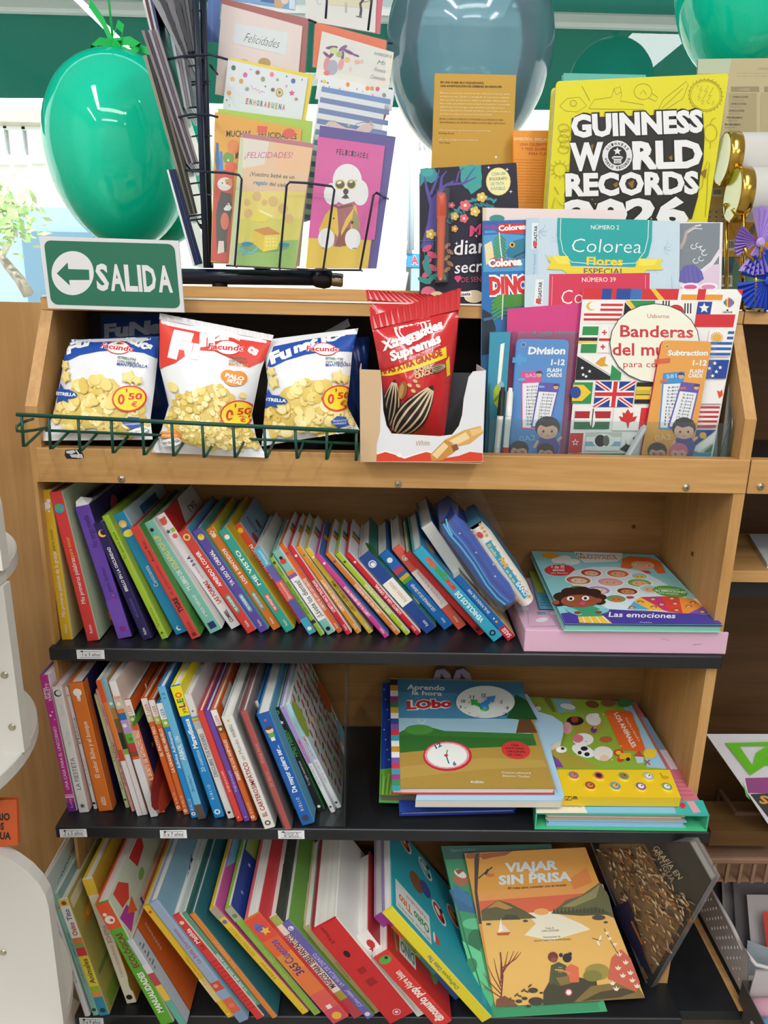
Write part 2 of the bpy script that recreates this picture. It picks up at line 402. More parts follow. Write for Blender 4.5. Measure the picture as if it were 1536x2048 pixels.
# ------------------------------------------------------------------ neighbouring shelf unit on the right
nb = thing('bookshelf',(0.98,0.1,0),'second oak shop bookshelf cut off by the right edge','bookshelf')
X0,X1 = XR+0.0015,1.45
b = MB();b.box((X0,YU-0.0015,ZB),(X1,YU+0.019,ZT),OAK);b.build('front_plank',nb,bevel=0.0012)
b = MB();b.box((X0,0.092,1.1905),(X1,YB+0.02,1.2075),OAK);b.build('top_board',nb,bevel=0.001)
b = MB();b.box((X0,0.0905,1.2078),(X1,YB+0.02,1.2098),'#f1eee4');b.build('lit_edge_strip',nb)  # same added strip, the lit top of the board put into its colour
b = MB();b.box((X0+.003,0.168,1.2099),(X1,YB+0.06,1.2260),OAK);b.build('rear_riser',nb,bevel=0.001)
b = MB();b.box((X0,YU+0.019,ZF-0.014),(X1,YB,ZF),'#1b1b1c');b.build('tray_floor',nb)
b = MB();b.box((X0,YB,0),(X1,YB+0.015,1.19),wood('oak_shaded_back','#5f4226','#4c331c','X',.7));b.build('back_panel',nb)  # interior shade of this unit is put into the darker wood colour
b = MB();b.box((X1,YU,0),(X1+.02,YB,1.19),OAKZ);b.build('side_panel',nb)
screw(1521,973,nb)
# slanting shelf of the neighbour with a black underside
pA = atX(1482,1098,XR+0.003)
b = MB();zz = 0.842;b.box((X0,0.06,zz-0.018),(X1,YB,zz),OAK);b.build('shelf',nb,bevel=0.001)
b = MB();b.box((X0,0.075,zz-0.045),(X1,YB,zz-0.0185),BLACK);b.build('shelf_support',nb)
b = MB();b.box((X0,-0.03,0.10),(X1,YB,0.118),[OAK,BLACK,BLACK,OAK,OAK,OAK]);b.box((X0+.1,-.03,.118),(X0+.112,YB,.1188),OAK);b.build('shelf',nb)

# ------------------------------------------------------------------ street outside the window
STU = mat('#c6beb2',0.9);GREYB = mat('#7f97a6',0.8);DKG = mat('#4f6879',0.6);GLZ = mat('#e6ecf0',0.3)
b = MB();b.box((-14,1.2,-0.2),(16,12,-0.12),noisy('pavement','#c9c6c0','#dbd8d2',3,.9));structure(b.build('ground'))
fy = 7.5
bd = thing('building',(-3.5,fy+1,0),'pale apartment building across the street with grey garage door, left','building')
b = MB();b.box((-9,fy,0),(0.299,fy+3,9),STU);b.build('wall',bd)
p0 = atY(-120,350,fy);p1 = atY(260,350,fy)
g = lambda x,y,d=0.0: atY(x,y,fy-d)
b = MB();q0 = g(-300,418);q1 = g(110,418);b.box((q0.x,fy-0.15,0),(g(150,600).x+.3,fy,q1.z),GREYB);b.build('plinth',bd)
b = MB();b.box((g(60,480).x,fy-0.2,0),(g(200,480).x,fy-0.15,g(60,465).z),DKG);b.build('garage_door',bd)
for (x0,y0,x1,y1) in ((-60,258,20,330),(22,262,56,330),(58,262,92,328)):
 a0,a1 = g(x0,y0),g(x1,y1);b = MB();b.box((a0.x,fy-0.06,a1.z),(a1.x,fy,a0.z),GLZ)
 w_ = b.build('window',bd)
 b = MB();b.box((a0.x-.04,fy-0.08,a0.z),(a1.x+.04,fy,a0.z+.06),'#cfcfca');b.build('lintel',bd)
b = MB();a0,a1 = g(-80,228),g(125,258);b.box((a0.x,fy-0.3,a1.z),(a1.x,fy,a0.z),'#a89a84');b.build('balcony_slab',bd)
b2 = thing('building',(4.5,fy+1,0),'white building across the street with drainpipes, seen between cards and books','building')
b = MB();b.box((0.3,fy+.4,0),(9,fy+3,7),'#c9c6be');b.build('wall',b2)
a0,a1 = g(740,240),g(808,465);b = MB();b.box((.35,fy+.32,a1.z),(a1.x,fy+.4,a0.z+3),'#d9d6cf');b.build('bay',b2)
for x in (814,822):
 b = MB();b.tube([g(x,240,-.3),g(x,500,-.3)],.035,'#9aa3a9',8);b.build('drainpipe',b2)
a0,a1 = g(780,340,-.28),g(796,395,-.28);b = MB();b.box((a0.x,fy+.28,a1.z),(a1.x,fy+.33,a0.z),'#7f95a3');b.build('window',b2)
a0,a1 = g(840,272,-.36),g(868,296,-.36)
b = MB()
for i in range(7): b.box((a0.x+i*.05,fy+.36,a1.z),(a0.x+i*.05+.02,fy+.4,a0.z),'#9fb4bf')
b.build('vent_grille',b2)
a0,a1 = g(740,535,.2),g(800,600,.2);b = MB();b.box((.35,fy-.2,0),(a1.x+.4,fy+.39,a0.z),'#7f9fb5');b.build('shop_front',b2)
# air conditioner and shop sign
p0 = atY(786,466,7.53);p1 = atY(812,532,7.53)
ac = thing('air_conditioner',((p0.x+p1.x)/2,7.65,p1.z),'white outdoor air conditioner on the white building outside','air conditioner')
b = MB();b.box((p0.x,7.53,p1.z),(p1.x,7.82,p0.z),'#eef0f0');b.build('casing',ac,bevel=.01)
for k in (.28,.72):
 b = MB();c = V(((p0.x*.35+p1.x*.65),7.53,p1.z+(p0.z-p1.z)*k));b.lathe(c,(0,-1,0),[(0,.06),(.01,.06)],'#b7bec2',20);b.build('fan_grille',ac)
p0 = atY(814,507,7.84);p1 = atY(860,535,7.84)
sg = thing('shop_sign',((p0.x+p1.x)/2,7.84,p1.z),'blue shop sign with a red letter A across the street','sign')
b = MB();b.box((p0.x,7.84,p1.z),(p1.x,7.90,p0.z),'#2f7fc4');b.build('sign_board',sg)
a = plane_art(V((0,7.84,0)),V((0,-1,0)),start=.003,eps=.002);a.text('A',(822,528),(837,528),16,'#e0424a',bold=.05,out='#f3f3f3',ow=.04);a.build('sign_letter',sg)
# street tree
tr = thing('street_tree',tuple(atY(10,590,5.5)),'pale green street tree outside the window, left edge','tree')
b = MB();T = lambda x,y,d=0: atY(x,y,5.5+d)
b.tube([T(58,590),T(40,560),T(15,530),T(2,512),T(-10,490)],[.05,.045,.04,.03,.02],'#7f7361',8);b.tube([T(2,512),T(20,485),T(34,460)],[.03,.02,.01],'#b8ab96',6);b.tube([T(2,512),T(-20,470)],[.03,.012],'#b8ab96',6);b.build('trunk',tr)
b = MB();rnd = random.Random(3);lc = ['#8fae6a','#7a9a54','#a5bb80','#9aa06f']
for i in range(420):
 x = rnd.gauss(0,34);y = 440+rnd.gauss(0,30);c = T(x,y,rnd.gauss(0,.3));u = V((rnd.gauss(0,1),rnd.gauss(0,1),rnd.gauss(0,1))).normalized();w = u.orthogonal().normalized();s_ = rnd.uniform(.03,.06)
 b.poly([c-u*s_,c+w*s_*.4,c+u*s_,c-w*s_*.4],lc[i % 4])
b.build('foliage',tr)
# awning: rolled green cloth, white rail, hanging valance
aw = thing('awning',(0.2,1.55,1.6),'green shop awning with white rail seen through the window','awning')
ay = 1.55
def trans(name,h,k=.5):
 m = bpy.data.materials.new(name);m.use_nodes = True;nt = m.node_tree;N = nt.nodes;L = nt.links;N.remove(N['Principled BSDF'])
 d = N.new('ShaderNodeBsdfDiffuse');t = N.new('ShaderNodeBsdfTranslucent');d.inputs[0].default_value = lin(h);t.inputs[0].default_value = lin(h);x = N.new('ShaderNodeMixShader');x.inputs[0].default_value = k
 L.new(d.outputs[0],x.inputs[1]);L.new(t.outputs[0],x.inputs[2]);L.new(x.outputs[0],N['Material Output'].inputs[0]);return m
AWG = trans('awning_cloth','#1b6e5e',.3)
zt_ = atY(1300,62,ay).z;zb_ = atY(1100,222,ay).z;zl = atY(40,186,ay).z
b = MB();nx = 60
for i in range(nx):
 x0 = -2.4+5.4*i/nx;x1 = x0+5.4/nx;f0 = .012*math.sin(x0*9);f1 = .012*math.sin(x1*9)
 b.poly([(x0,ay+f0,zb_),(x1,ay+f1,zb_),(x1,ay,zt_),(x0,ay,zt_)],AWG,True)
b.build('valance',aw)
b = MB();b.box((-2.4,ay-.03,zt_),(3,ay+.03,zt_+(atY(1300,34,ay).z-atY(1300,62,ay).z)),'#e8e8e2');b.build('rail',aw,bevel=.008)
zr = zt_+(atY(1300,34,ay).z-atY(1300,62,ay).z)
b = MB();b.poly([(-2.4,ay,zr),(3,ay,zr),(3,0.98,2.62),(-2.4,0.98,2.62)],AWG);b.build('canopy',aw)
# ------------------------------------------------------------------ books that stand with the spine to the front
A1 = (60,950,3.072);B1 = (500,950,2.743)
E2 = (60,1310,4.518);F2 = (340,1310,4.042)
G3 = (60,1670,3.491);H3 = (400,1670,2.743)
def uncrop(fr,q): return fr[0]+q[0]/fr[2],fr[1]+q[1]/fr[2]
BOOKS = []
def book(lab,fr,z,TL,TR,BL,BR,spine,right,left=None,page='#e9e7df',d=0.19,Y=None,board=0.0022,bands=(),txt=(),group=None,dots=(),rough=0.35,hang=0.004,soft=False,tmin=0.003,cover=None,extra=None,tk=1.0,cat='book',name='book'):
 """TL..BR: corners of the spine in the picture (frame fr); the book stands on the shelf top z"""
 tl,tr,bl,br = (uncrop(fr,q) for q in (TL,TR,BL,BR))
 if Y is None:
  B = atZ(*bl,z);y = B.y;T = atY(*tl,y)
 else:
  y = Y;T = atY(*tl,y);B = atY(*bl,y)
  k = (z-B.z)/(T.z-B.z);B = B+(T-B)*k
 u = (T-B);h = u.length;u.normalize();n = V((u.z,0,-u.x))
 t = max(tmin,0.5*((atY(*tr,y)-T).dot(n)+(atY(*br,y)-atY(*bl,y)).dot(n))*tk)
 d = min(d,YB-0.012-y)
 e = thing(name,B,lab,cat,group);BOOKS.append((e,B,u,n,h,t,d))
 D = V((0,d,0));bt = min(board,t*0.3);left = left or right
 # cover: spine with rounded edges and two boards, one folded sheet
 r = min(0.0022,t*0.25);prof = []
 o = [(0,d),(0,r),(r*.3,r*.3),(r,0),(t-r,0),(t-r*.3,r*.3),(t,r),(t,d),(t-bt,d),(t-bt,bt+r*.6),(bt,bt+r*.6),(bt,d)]
 mats = [left,left,spine,spine,spine,right,right,page if soft else right,right,spine,left,left]
 b = MB();m0 = [B+n*x+V((0,y_,0)) for x,y_ in o];k = len(o)
 vs = m0+[p+u*h for p in m0]
 for i in range(k):
  j = (i+1) % k;b.raw([vs[i],vs[j],vs[j+k],vs[i+k]],[(0,1,2,3)],mats[i])
 # top and bottom edges of the boards
 for off in (0,k):
  for (i0,i1,i2,i3,mm) in ((0,1,10,11,left),(7,8,9,6,right)):
   b.raw([vs[off+i0],vs[off+i1],vs[off+i2],vs[off+i3]],[(0,1,2,3)],mm)
  b.raw([vs[off+i] for i in (1,2,3,4,5,6,9,10)],[tuple(range(8))],spine)
 # printed bands, titles and small emblems on the spine
 a = Art(lambda x,f: B+n*(x*t)+u*(f*h),V((0,-1,0)),start=0.00012,eps=0.000012)
 for f0,f1,c in bands: a.rect(0.03,f0,0.97,f1,c)
 asp = t/h
 for dt in dots:
  if dt[0] == 'p':   # rounded bar: x, from, to, half width, colour
   _,x,f0,f1,hw,c = dt;rr = hw*asp
   a.pg([(x+hw*math.sin(q),f1-rr+rr*math.cos(q)) for q in [math.pi*(i/8-.5) for i in range(9)]]+[(x+hw*math.sin(q),f0+rr+rr*math.cos(q)) for q in [math.pi*(.5+i/8) for i in range(9)]],c);continue
  kind,x,f,sz,c = dt[:5];ry = sz*asp
  if kind == 'o': a.ell(x,f,sz,ry*(dt[5] if len(dt) > 5 else 1),c,n=16)
  elif kind == 'r': a.rect(x-sz,f-ry,x+sz,f+ry,c)
  elif kind == 's':
   a.pg([(x+(sz if i % 2 == 0 else sz*.45)*math.sin(math.pi*i/5),f+(ry if i % 2 == 0 else ry*.45)*math.cos(math.pi*i/5)) for i in range(10)],c)
  elif kind == 'm': # crescent
   a.pg([(x+sz*math.cos(t_),f+ry*math.sin(t_)) for t_ in [math.radians(60+250*i/12) for i in range(13)]]+[(x+sz*.35+sz*.75*math.cos(t_),f+ry*.2+ry*.75*math.sin(t_)) for t_ in [math.radians(290-220*i/12) for i in range(13)]],c)
 for tx in txt:
  s_,f0,f1,size,c = tx[:5];o_ = tx[5] if len(tx) > 5 else {}
  xo = o_.get('x',0.5);size = min(.62,size*1.2);bold = o_.get('b',0.0);res = 2 if t > .007 else 1
  if o_.get('down'): a.text(s_,(xo-size/2,f1),(xo-size/2,f0),size,c,bold=bold,up=(1,0),res=res,shear=o_.get('s',0))
  else: a.text(s_,(xo+size/2,f0),(xo+size/2,f1),size,c,bold=bold,up=(-1,0),res=res)
 if cover:   # picture printed on the right-hand cover: coordinates (0..1 front to back, 0..1 bottom to top)
  ca = Art(lambda x,f: B+n*t+V((0,x*d,0))+u*(f*h),n,start=0.00012,eps=0.000012)
  cover(ca);merge(b,ca)
 merge(b,a);b.build('cover',e)
 # page block, set back from the boards
 g = 0.0028 if not soft else 0.0;b = MB()
 b.obox(B+n*bt+u*g+V((0,bt+r*.6+.0004,0)),(n*(t-2*bt),V((0,d-g-bt-r*.6,0)),u*(h-2*g)),PAGES if page == '#e9e7df' else page)
 b.build('page_block',e)
 if extra: extra(e,B,u,n,h,t,d)
 return e
def blobs(seed,cols,k=8,lo=.05,hi=.14,area_=(0.05,.05,.95,.95)):
 def f(a):
  rn = random.Random(seed)
  for i in range(k): a.ell(rn.uniform(area_[0],area_[2]),rn.uniform(area_[1],area_[3]),rn.uniform(lo,hi),rn.uniform(lo,hi)*.8,cols[i % len(cols)],rn.uniform(0,180),12)
 return f

G1 = 'picture books on the top book shelf'
W_ = '#f2f2ee';K_ = '#22232a'
def r1(*a,**k): k.setdefault('group',G1);return book(a[0],a[1],Z1,*a[2:],**k)
r1('yellow board book at the left end of the top book shelf',A1,(52,92),(112,92),(192,1012),(277,1010),'#deb32e','#c6c184','#d9ad2c',d=.2,
   txt=[('Auzou',.045,.105,.22,W_),('Mis primeras palabras de la granja',.16,.60,.30,W_),('para tocar',.61,.75,.26,'#4f7d33')],dots=[('o',.5,.90,.30,W_),('o',.68,.93,.17,W_),('o',.3,.872,.1,W_),('o',.6,.865,.1,W_)],cover=blobs(1,['#8e3b2a','#b9b374'],4))
r1('red board book with a globe on its spine beside the yellow one',A1,(115,108),(190,102),(350,1022),(432,1015),'#d2403f','#b9c7a8','#cf3c3c',d=.2,
   txt=[('Auzou',.05,.11,.24,W_),('Mis primeras palabras',.26,.57,.30,W_),('para tocar',.575,.71,.26,'#e7bf3a')],dots=[('o',.5,.895,.38,'#3d9ad0'),('o',.42,.905,.2,'#62b04a'),('o',.62,.885,.13,'#62b04a')],
   cover=lambda a: [a.ell(.3,.62,.06,.05,'#4d8a3c'),a.ell(.45,.28,.2,.08,'#2f2e33'),a.ell(.55,.33,.12,.08,'#c23b36'),a.ell(.5,.15,.16,.07,'#7a4fa0'),a.ell(.3,.12,.08,.05,'#e0b43c'),a.rect(.7,.35,.95,.42,'#d49a3a')])
r1('slim maroon book pushed back between the red and the purple books',A1,(275,150),(330,135),(470,960),(520,950),'#7c2428','#5d2a66','#a83030',d=.17,Y=.075,txt=[('cuentos',.4,.6,.4,'#d9c7a0')],bands=[(.12,.2,'#3d87b5'),(.05,.12,'#d58a34')])
r1('purple book with torn wavy white page tops on the top book shelf',A1,(272,200),(372,190),(540,1007),(622,985),'#6a48ae','#2a2450','#6746a8',d=.2,bands=[(0,.3,'#7450b8')],
   txt=[('No tengo miedo',.70,.93,.34,'#2a1d4a'),('para dormir',.36,.55,.26,'#3d2b6b')],dots=[('o',.55,.07,.22,'#8c2f8a'),('o',.5,.3,.1,'#a03a9a'),('o',.62,.33,.07,'#c24fa8')],cover=blobs(4,['#6b9a4a','#c24a5a','#8a5ab0','#3f9bb5'],7,.05,.1),
   extra=lambda e,B,u,n,h,t,d: (lambda b: (b.raw([B+u*h+n*(t*.06)+V((0,.003,0)),B+u*h+n*(t*.9)+V((0,.003,0)),B+u*(h+.004)+n*(t*.95)+V((0,.02,0)),B+u*(h+.011)+n*(t*.4)+V((0,.012,0)),B+u*(h+.007)+n*(t*.1)+V((0,.006,0))],[(0,1,2,3,4)],W_),b.build('torn_page',e)))(MB()))
r1('dark navy book with a yellow crescent moon on its spine',A1,(385,305),(450,288),(690,1018),(752,1000),'#2c2457','#231d47',d=.2,
   txt=[('Auzou',.04,.10,.28,W_),('BRILLO EN LA OSCURIDAD',.425,.80,.24,W_,{'b': .02}),('MIS IMÁGENES',.2,.36,.2,'#5b4fae',{'b': .02})],bands=[],dots=[('m',.5,.915,.36,'#f0c84a')],
   cover=blobs(5,['#3b3470','#4a5fa8','#c9b46a'],8,.02,.07))
r1('lime green book left of the blue one on the top book shelf',A1,(438,258),(475,248),(808,1012),(852,992),'#a0c137','#9dbb3c',d=.2,txt=[('Te quiero, papá',.66,.87,.34,'#3d5a1e'),('Varios',.1,.26,.3,'#6b7f2c')],dots=[('s',.5,.05,.25,'#40421f')],cover=blobs(6,['#86a52c','#b9cf63'],5))
r1('blue book with a small fair-haired figure on its spine',A1,(502,250),(582,208),(895,985),(958,960),'#2389b8','#b5cfd6','#2389b8',d=.2,txt=[('Cenicienta',.40,.57,.30,'#d8ecf2')],dots=[('o',.45,.915,.30,'#e9b948'),('o',.46,.905,.18,'#f3cfae'),('o',.5,.872,.3,'#3d62b0',.6),('o',.5,.84,.4,'#efe05a',.7),('m',.5,.045,.2,W_)],
   cover=lambda a: [a.rect(.3,.86,.75,.95,'#1f6a94'),a.text('cuento',(.34,.885),(.7,.885),.03,W_)])
r1('red book lettered with a big black animal word on its spine',A1,(612,330),(667,310),(992,1012),(1050,985),'#cd453f','#4f8a3c','#c9423c',d=.2,txt=[('Roser Ros',.70,.87,.24,'#3a1d1b'),('el',.40,.42,.2,'#3a1d1b'),('TIGRE',.24,.37,.40,'#2b1512',{'b': .03}),('y los ratones',.45,.66,.24,'#8c2b27'),('Edebé',.06,.15,.26,'#7a201d')],dots=[('r',.5,.035,.2,'#7a201d')],cover=blobs(7,['#3b7a2e','#74a83f'],5))
r1('sea green book with yellow pop-up lettering and thick white pages',A1,(680,308),(752,278),(1105,978),(1188,940),'#7dbdac','#e3e3df','#b8487e',d=.2,board=.0012,txt=[('SOLAPAS POP-UP',.58,.88,.34,'#e8d873',{'b': .02}),('MI LIBRO DE',.39,.565,.26,'#f0f3ee',{'b': .02}),('AMIGOS MUSICALES',.14,.34,.18,'#e9f1ee',{'b': .01})],dots=[('r',.5,.06,.26,'#27386f'),('o',.5,.93,.14,'#2b2b2b')])
r1('white spined book with coloured shapes at its top and a red cover',A1,(765,262),(832,226),(1235,950),(1292,928),'#e9e7ea','#cc3333','#dfe3e6',d=.2,txt=[('LAS FORMAS',.22,.42,.34,'#c2393b',{'b': .03}),('con textura',.44,.56,.2,'#8f8f96'),('b e A',.56,.64,.3,'#3a2f6b',{'b': .03}),('COMBEL',.05,.155,.28,'#2b2b30',{'b': .03})],
   dots=[('o',.45,.945,.34,'#e0604c'),('o',.2,.965,.13,'#e0604c'),('o',.72,.965,.13,'#e0604c'),('s',.32,.865,.24,'#2f5a58'),('r',.75,.86,.18,'#9cc43a'),('o',.6,.815,.22,'#e5635e')],cover=lambda a: [a.pg([(.25,.8),(1,.72),(1,1),(.45,1)],'#dfe1dd'),a.text('LAS',(.55,.9),(.8,.9),.05,'#7d2f36',bold=.02)])
def imag(lab,TL,TR,BL,BR,c,rc,title,pill,emb,**k):
 fr = k.pop('fr',A1)
 return r1(lab,fr,TL,TR,BL,BR,c,rc,c,d=.195,txt=[(title,.46,.80,.30,W_,{'b': .03}),('Auzou',.05,.11,.26,W_),('MIS IMÁGENES',.215,.36,.22,W_,{'b': .02})],bands=[],dots=[('p',.52,.195,.375,.2,pill)]+emb,**k)
imag('red book with a yellow flower emblem, beside the white spined one',(908,360),(970,330),(1335,978),(1387,945),'#d3433c','#5fa3c4','APRENDO A COMER','#3f9f8e',[('o',.5,.94,.34,'#f2c64a'),('o',.5,.94,.18,'#a8437a')])
imag('purple book with a yellow potty emblem and white lettering',(992,352),(1050,322),(1412,973),(1466,940),'#5f4d9f','#3e9d94','YA USO EL ORINAL','#4aa3b8',[('o',.5,.93,.30,'#f0d93c'),('o',.55,.945,.14,'#d0b21f')])
imag('orange book with a pale hand emblem between purple and sea green ones',(1075,340),(1130,315),(1492,957),(1536,932),'#dc7a31','#d8cf3e','LOS 5 SENTIDOS','#4fa39b',[('o',.5,.93,.26,'#f3d9b8'),('o',.3,.955,.1,'#f3d9b8'),('o',.5,.968,.1,'#f3d9b8'),('o',.7,.955,.1,'#f3d9b8')])
imag('sea green book with a white hand emblem and red pill',(1152,352),(1207,318),(1570,971),(1622,934),'#38a392','#d8bf35','ME VISTO','#d9523c',[('o',.5,.93,.24,W_),('o',.45,.96,.1,'#d9463c')])
imag('orange-red book with a sun emblem and blue drawn cover',(1242,318),(1302,288),(1648,918),(1690,892),'#da5130','#7fa9c4','PALABRAS MÁGICAS','#c23a30',[('o',.5,.94,.28,'#f3c33c'),('s',.5,.94,.4,'#f3c33c')],cover=lambda a: [a.rect(.25,.82,.32,.97,'#2b2c36'),a.rect(.27,.83,.30,.96,'#9dbccd'),a.ell(.12,.8,.07,.06,'#b5323a'),a.ell(.5,.84,.05,.05,'#6f3a5a'),a.rect(0,.2,1,.6,'#d8552e')])
r1('multicoloured banded book in blue, violet and coral with white cover',B1,(20,412),(62,398),(325,878),(357,850),'#5aa6c9','#dfe3e2','#dcdcda',d=.19,bands=[(.80,1,'#5fb0cf'),(.62,.80,'#6b62ab'),(.40,.62,'#e0655f'),(.18,.40,'#5e5aa6'),(0,.18,'#4ba7cb')],txt=[('Montessori',.82,.97,.36,W_),('Emociones',.42,.60,.34,'#f6e2df')],dots=[('o',.5,.06,.28,W_)])
r1('very thin green paperback leaning before the toothbrushing book',B1,(105,462),(123,452),(385,885),(410,868),'#8db83d','#c9d3c4','#5f9a3a',d=.17,txt=[('Susaeta',.78,.88,.5,'#2c431a'),('LAURA Y LA TRIPITA DE MAMÁ',.28,.70,.46,'#2c431a')],dots=[('o',.5,.94,.3,'#2c431a')],bands=[(.16,.2,'#2c2c2c')])
r1('sea green and white book with a ladybird on its spine',B1,(120,425),(162,388),(425,880),(457,853),'#7fc1b8','#eef0f0','#7fc1b8',d=.17,bands=[(.72,.76,'#e58a3a'),(.68,.72,'#8a5aa8'),(.17,.68,'#f0eff0')],txt=[('¡Lávate los dientes!',.20,.64,.55,'#2f3a45',{'b': .01})],dots=[('o',.5,.87,.34,'#d8402e'),('o',.5,.91,.2,'#2a1a18'),('o',.5,.06,.26,'#222')])
GL = 'thin matching picture books in the middle of the top book shelf'
def thin(lab,TL,TR,BL,BR,c,title,emb='#5a3a1e',cov='#e9ebee',**k):
 return r1(lab,B1,TL,TR,BL,BR,c,cov,c,d=.165,page='#f1f3f5',board=.0016,txt=[(title,.26,.62,.42,W_ if c not in ('#dcc23d',) else '#4a431b',{'b': .02}),('Auzou',.045,.105,.4,W_)],dots=[('o',.5,.9,.22,emb)],group=GL,cover=lambda a: [a.rect(.45,.86,.5,.99,'#d94a3a'),a.rect(.5,.86,.55,.99,'#e7b93a'),a.rect(.55,.86,.6,.99,'#3f9b4c'),a.rect(.6,.86,.65,.99,'#3a62b0')],**k)
thin('thin orange book, first of the slim coloured row',(157,388),(186,374),(480,870),(503,850),'#dd6b2f','LOBITO SE LAVA LOS DIENTES','#8f3ca0')
thin('thin crimson book, second of the slim coloured row',(205,402),(236,388),(530,880),(556,862),'#d02c3d','LOBITO HACE TRASTADAS',W_)
thin('thin amber book, third of the slim coloured row',(250,400),(276,385),(585,873),(606,855),'#e3932d','LOBITO QUIERE UN PERRITO','#7a7a3a')
thin('thin yellow book with dark lettering in the slim coloured row',(298,412),(330,397),(650,873),(671,855),'#dcc23d','LOBITO CELEBRA SU CUMPLE',W_)
thin('thin magenta book in the slim coloured row',(355,448),(381,433),(738,897),(763,875),'#cf3f92','LOBITO VA A SER HERMANO MAYOR',W_,'#3d6fb5')
thin('thin tan-orange book right of the magenta one',(412,438),(441,422),(800,882),(822,862),'#d97c37','LOBITO PASA UN DÍA FANTÁSTICO','#6b4a9a')
thin('thin lime green book near the end of the slim coloured row',(468,440),(493,422),(855,882),(878,865),'#aac62f','LOBITO TIENE MIEDO A LA OSCURIDAD','#23421c')
thin('thin bright red book at the end of the slim coloured row',(523,442),(551,425),(912,883),(934,862),'#d12133','LOBITO USA EL ORINAL','#f1d3d3')
def pill(f0,f1,c='#f2f2ef'):
 return [('o',.5,f0+.03,.30,c,1.4),('o',.5,f1-.03,.30,c,1.4)]
r1('navy board book with a white pill label on its spine',B1,(597,460),(657,418),(965,875),(1020,825),'#254790','#2f7f6f','#d7c6cf',d=.17,bands=[(.36,.66,'#f0efe8')],txt=[('Animales lobitos',.385,.635,.30,'#d98a2c'),('Auzou',.06,.13,.24,W_)],dots=[('o',.5,.88,.3,'#c9d6ea'),('o',.5,.88,.2,'#254790'),('o',.5,.875,.16,W_)],cover=blobs(11,['#2b6b3a','#3f9bb5','#d8d0c0'],6))
r1('bright blue book with multicoloured block letters on its spine',B1,(705,445),(762,405),(1065,852),(1110,820),'#1c6fbd','#1f5a9a','#e4e8ea',d=.17,txt=[('LOS ANIMALES DE LA GRANJA',.22,.58,.24,W_,{'b': .02}),('Auzou',.06,.12,.24,W_)],bands=[(.62,.66,'#5fae3c'),(.66,.70,'#e9b93a'),(.70,.74,'#3d63ae'),(.74,.78,'#d8443a'),(.78,.82,'#7b52a8')],dots=[('o',.5,.9,.25,W_)])
r1('coral board book with a long white label on its spine',B1,(780,412),(830,390),(1142,852),(1189,822),'#e2614f','#d7cfc4','#efe3dc',d=.17,bands=[(.27,.72,'#f0e9ea')],txt=[('Tu orquesta de la sabana',.30,.69,.24,'#d35f55'),('Auzou',.07,.14,.24,W_)],dots=[('o',.5,.87,.32,'#f4cfc8'),('o',.5,.87,.2,'#e2614f'),('o',.5,.865,.14,W_)])
r1('red book half hidden behind the coral label book',B1,(848,440),(893,420),(1258,883),(1284,865),'#c92b30','#3f8a4d','#b52529',d=.17,bands=[(.02,.1,'#a11f25')],dots=[('o',.5,.06,.3,'#2b1718')])
r1('cyan vehicles book with multicoloured script near the right of the row',B1,(893,428),(947,388),(1335,918),(1390,886),'#36a6c6','#2c86b4','#4aa6bb',d=.18,txt=[('VEHICULOS DE',.20,.53,.36,'#eaf6f8',{'b': .03}),('eme',.55,.66,.44,'#d8443a',{'b': .05}),('rgen',.66,.79,.44,'#48a043',{'b': .05}),('cias',.79,.90,.44,'#d8653a',{'b': .05})],dots=[('o',.5,.07,.28,'#1d2b33'),('o',.5,.07,.14,'#36a6c6')],cover=lambda a: [a.ell(.25,.88,.12,.06,'#e8a89a'),a.ell(.45,.7,.1,.08,'#d8c9b0'),a.ell(.7,.9,.1,.05,W_)])
r1('chunky board book with rounded white pages beside the cyan vehicles book',B1,(938,292),(1010,262),(1175,640),(1235,610),'#dfe0d8','#2a6fae','#3f8fae',page='#e6e5dc',d=.14,Y=.07,board=.001)
r1('blue board book with a red strip at the foot of its spine',B1,(1115,575),(1152,548),(1415,912),(1460,880),'#1f66ac','#c8b48a','#5fa7c9',d=.16,board=.001,bands=[(0,.19,'#c4283a')],txt=[('SASSI',.03,.16,.42,W_,{'b': .02}),('EN EL FONDO DEL MAR',.42,.80,.26,'#d6e6f2',{'b': .02})],dots=[('o',.5,.28,.14,'#e3a03c'),('o',.5,.33,.1,W_)],cover=blobs(14,['#d98a4a','#1d3f6b','#e7dcc0','#7a2f2f','#caa16a'],16,.03,.08))

# ------------------------------------------------------------------ middle shelf
G2 = 'picture books on the middle book shelf'
def r2(*a,**k): k.setdefault('group',G2);return book(a[0],a[1],Z2,*a[2:],**k)
LEER = lambda c='#d9652b': [('LEER',.88,.955,.4,c,{'b': .01})]
r2('magenta book turning purple at its foot, left end of the middle shelf',E2,(80,192),(172,188),(345,1415),(415,1410),'#b92f8b','#ded6e0','#6a4f9a',d=.2,bands=[(0,.07,'#7a2a8f'),(.105,.12,'#e3b7dc'),(.125,.132,'#e3b7dc')],
   txt=[('UNA CASA PARA EL UNICORNIO',.17,.64,.30,'#ead3ea',{'b': .01}),('EMMA',.84,.92,.28,'#f0dcf0',{'x': .3,'b': .02}),('YARLETT',.82,.95,.30,'#f0dcf0',{'x': .68,'b': .02}),('Luna',.03,.10,.26,'#d9bfe4')],dots=[('s',.35,.72,.2,'#f0dcf0'),('s',.62,.745,.14,'#f0dcf0'),('s',.7,.69,.1,'#f0dcf0')])
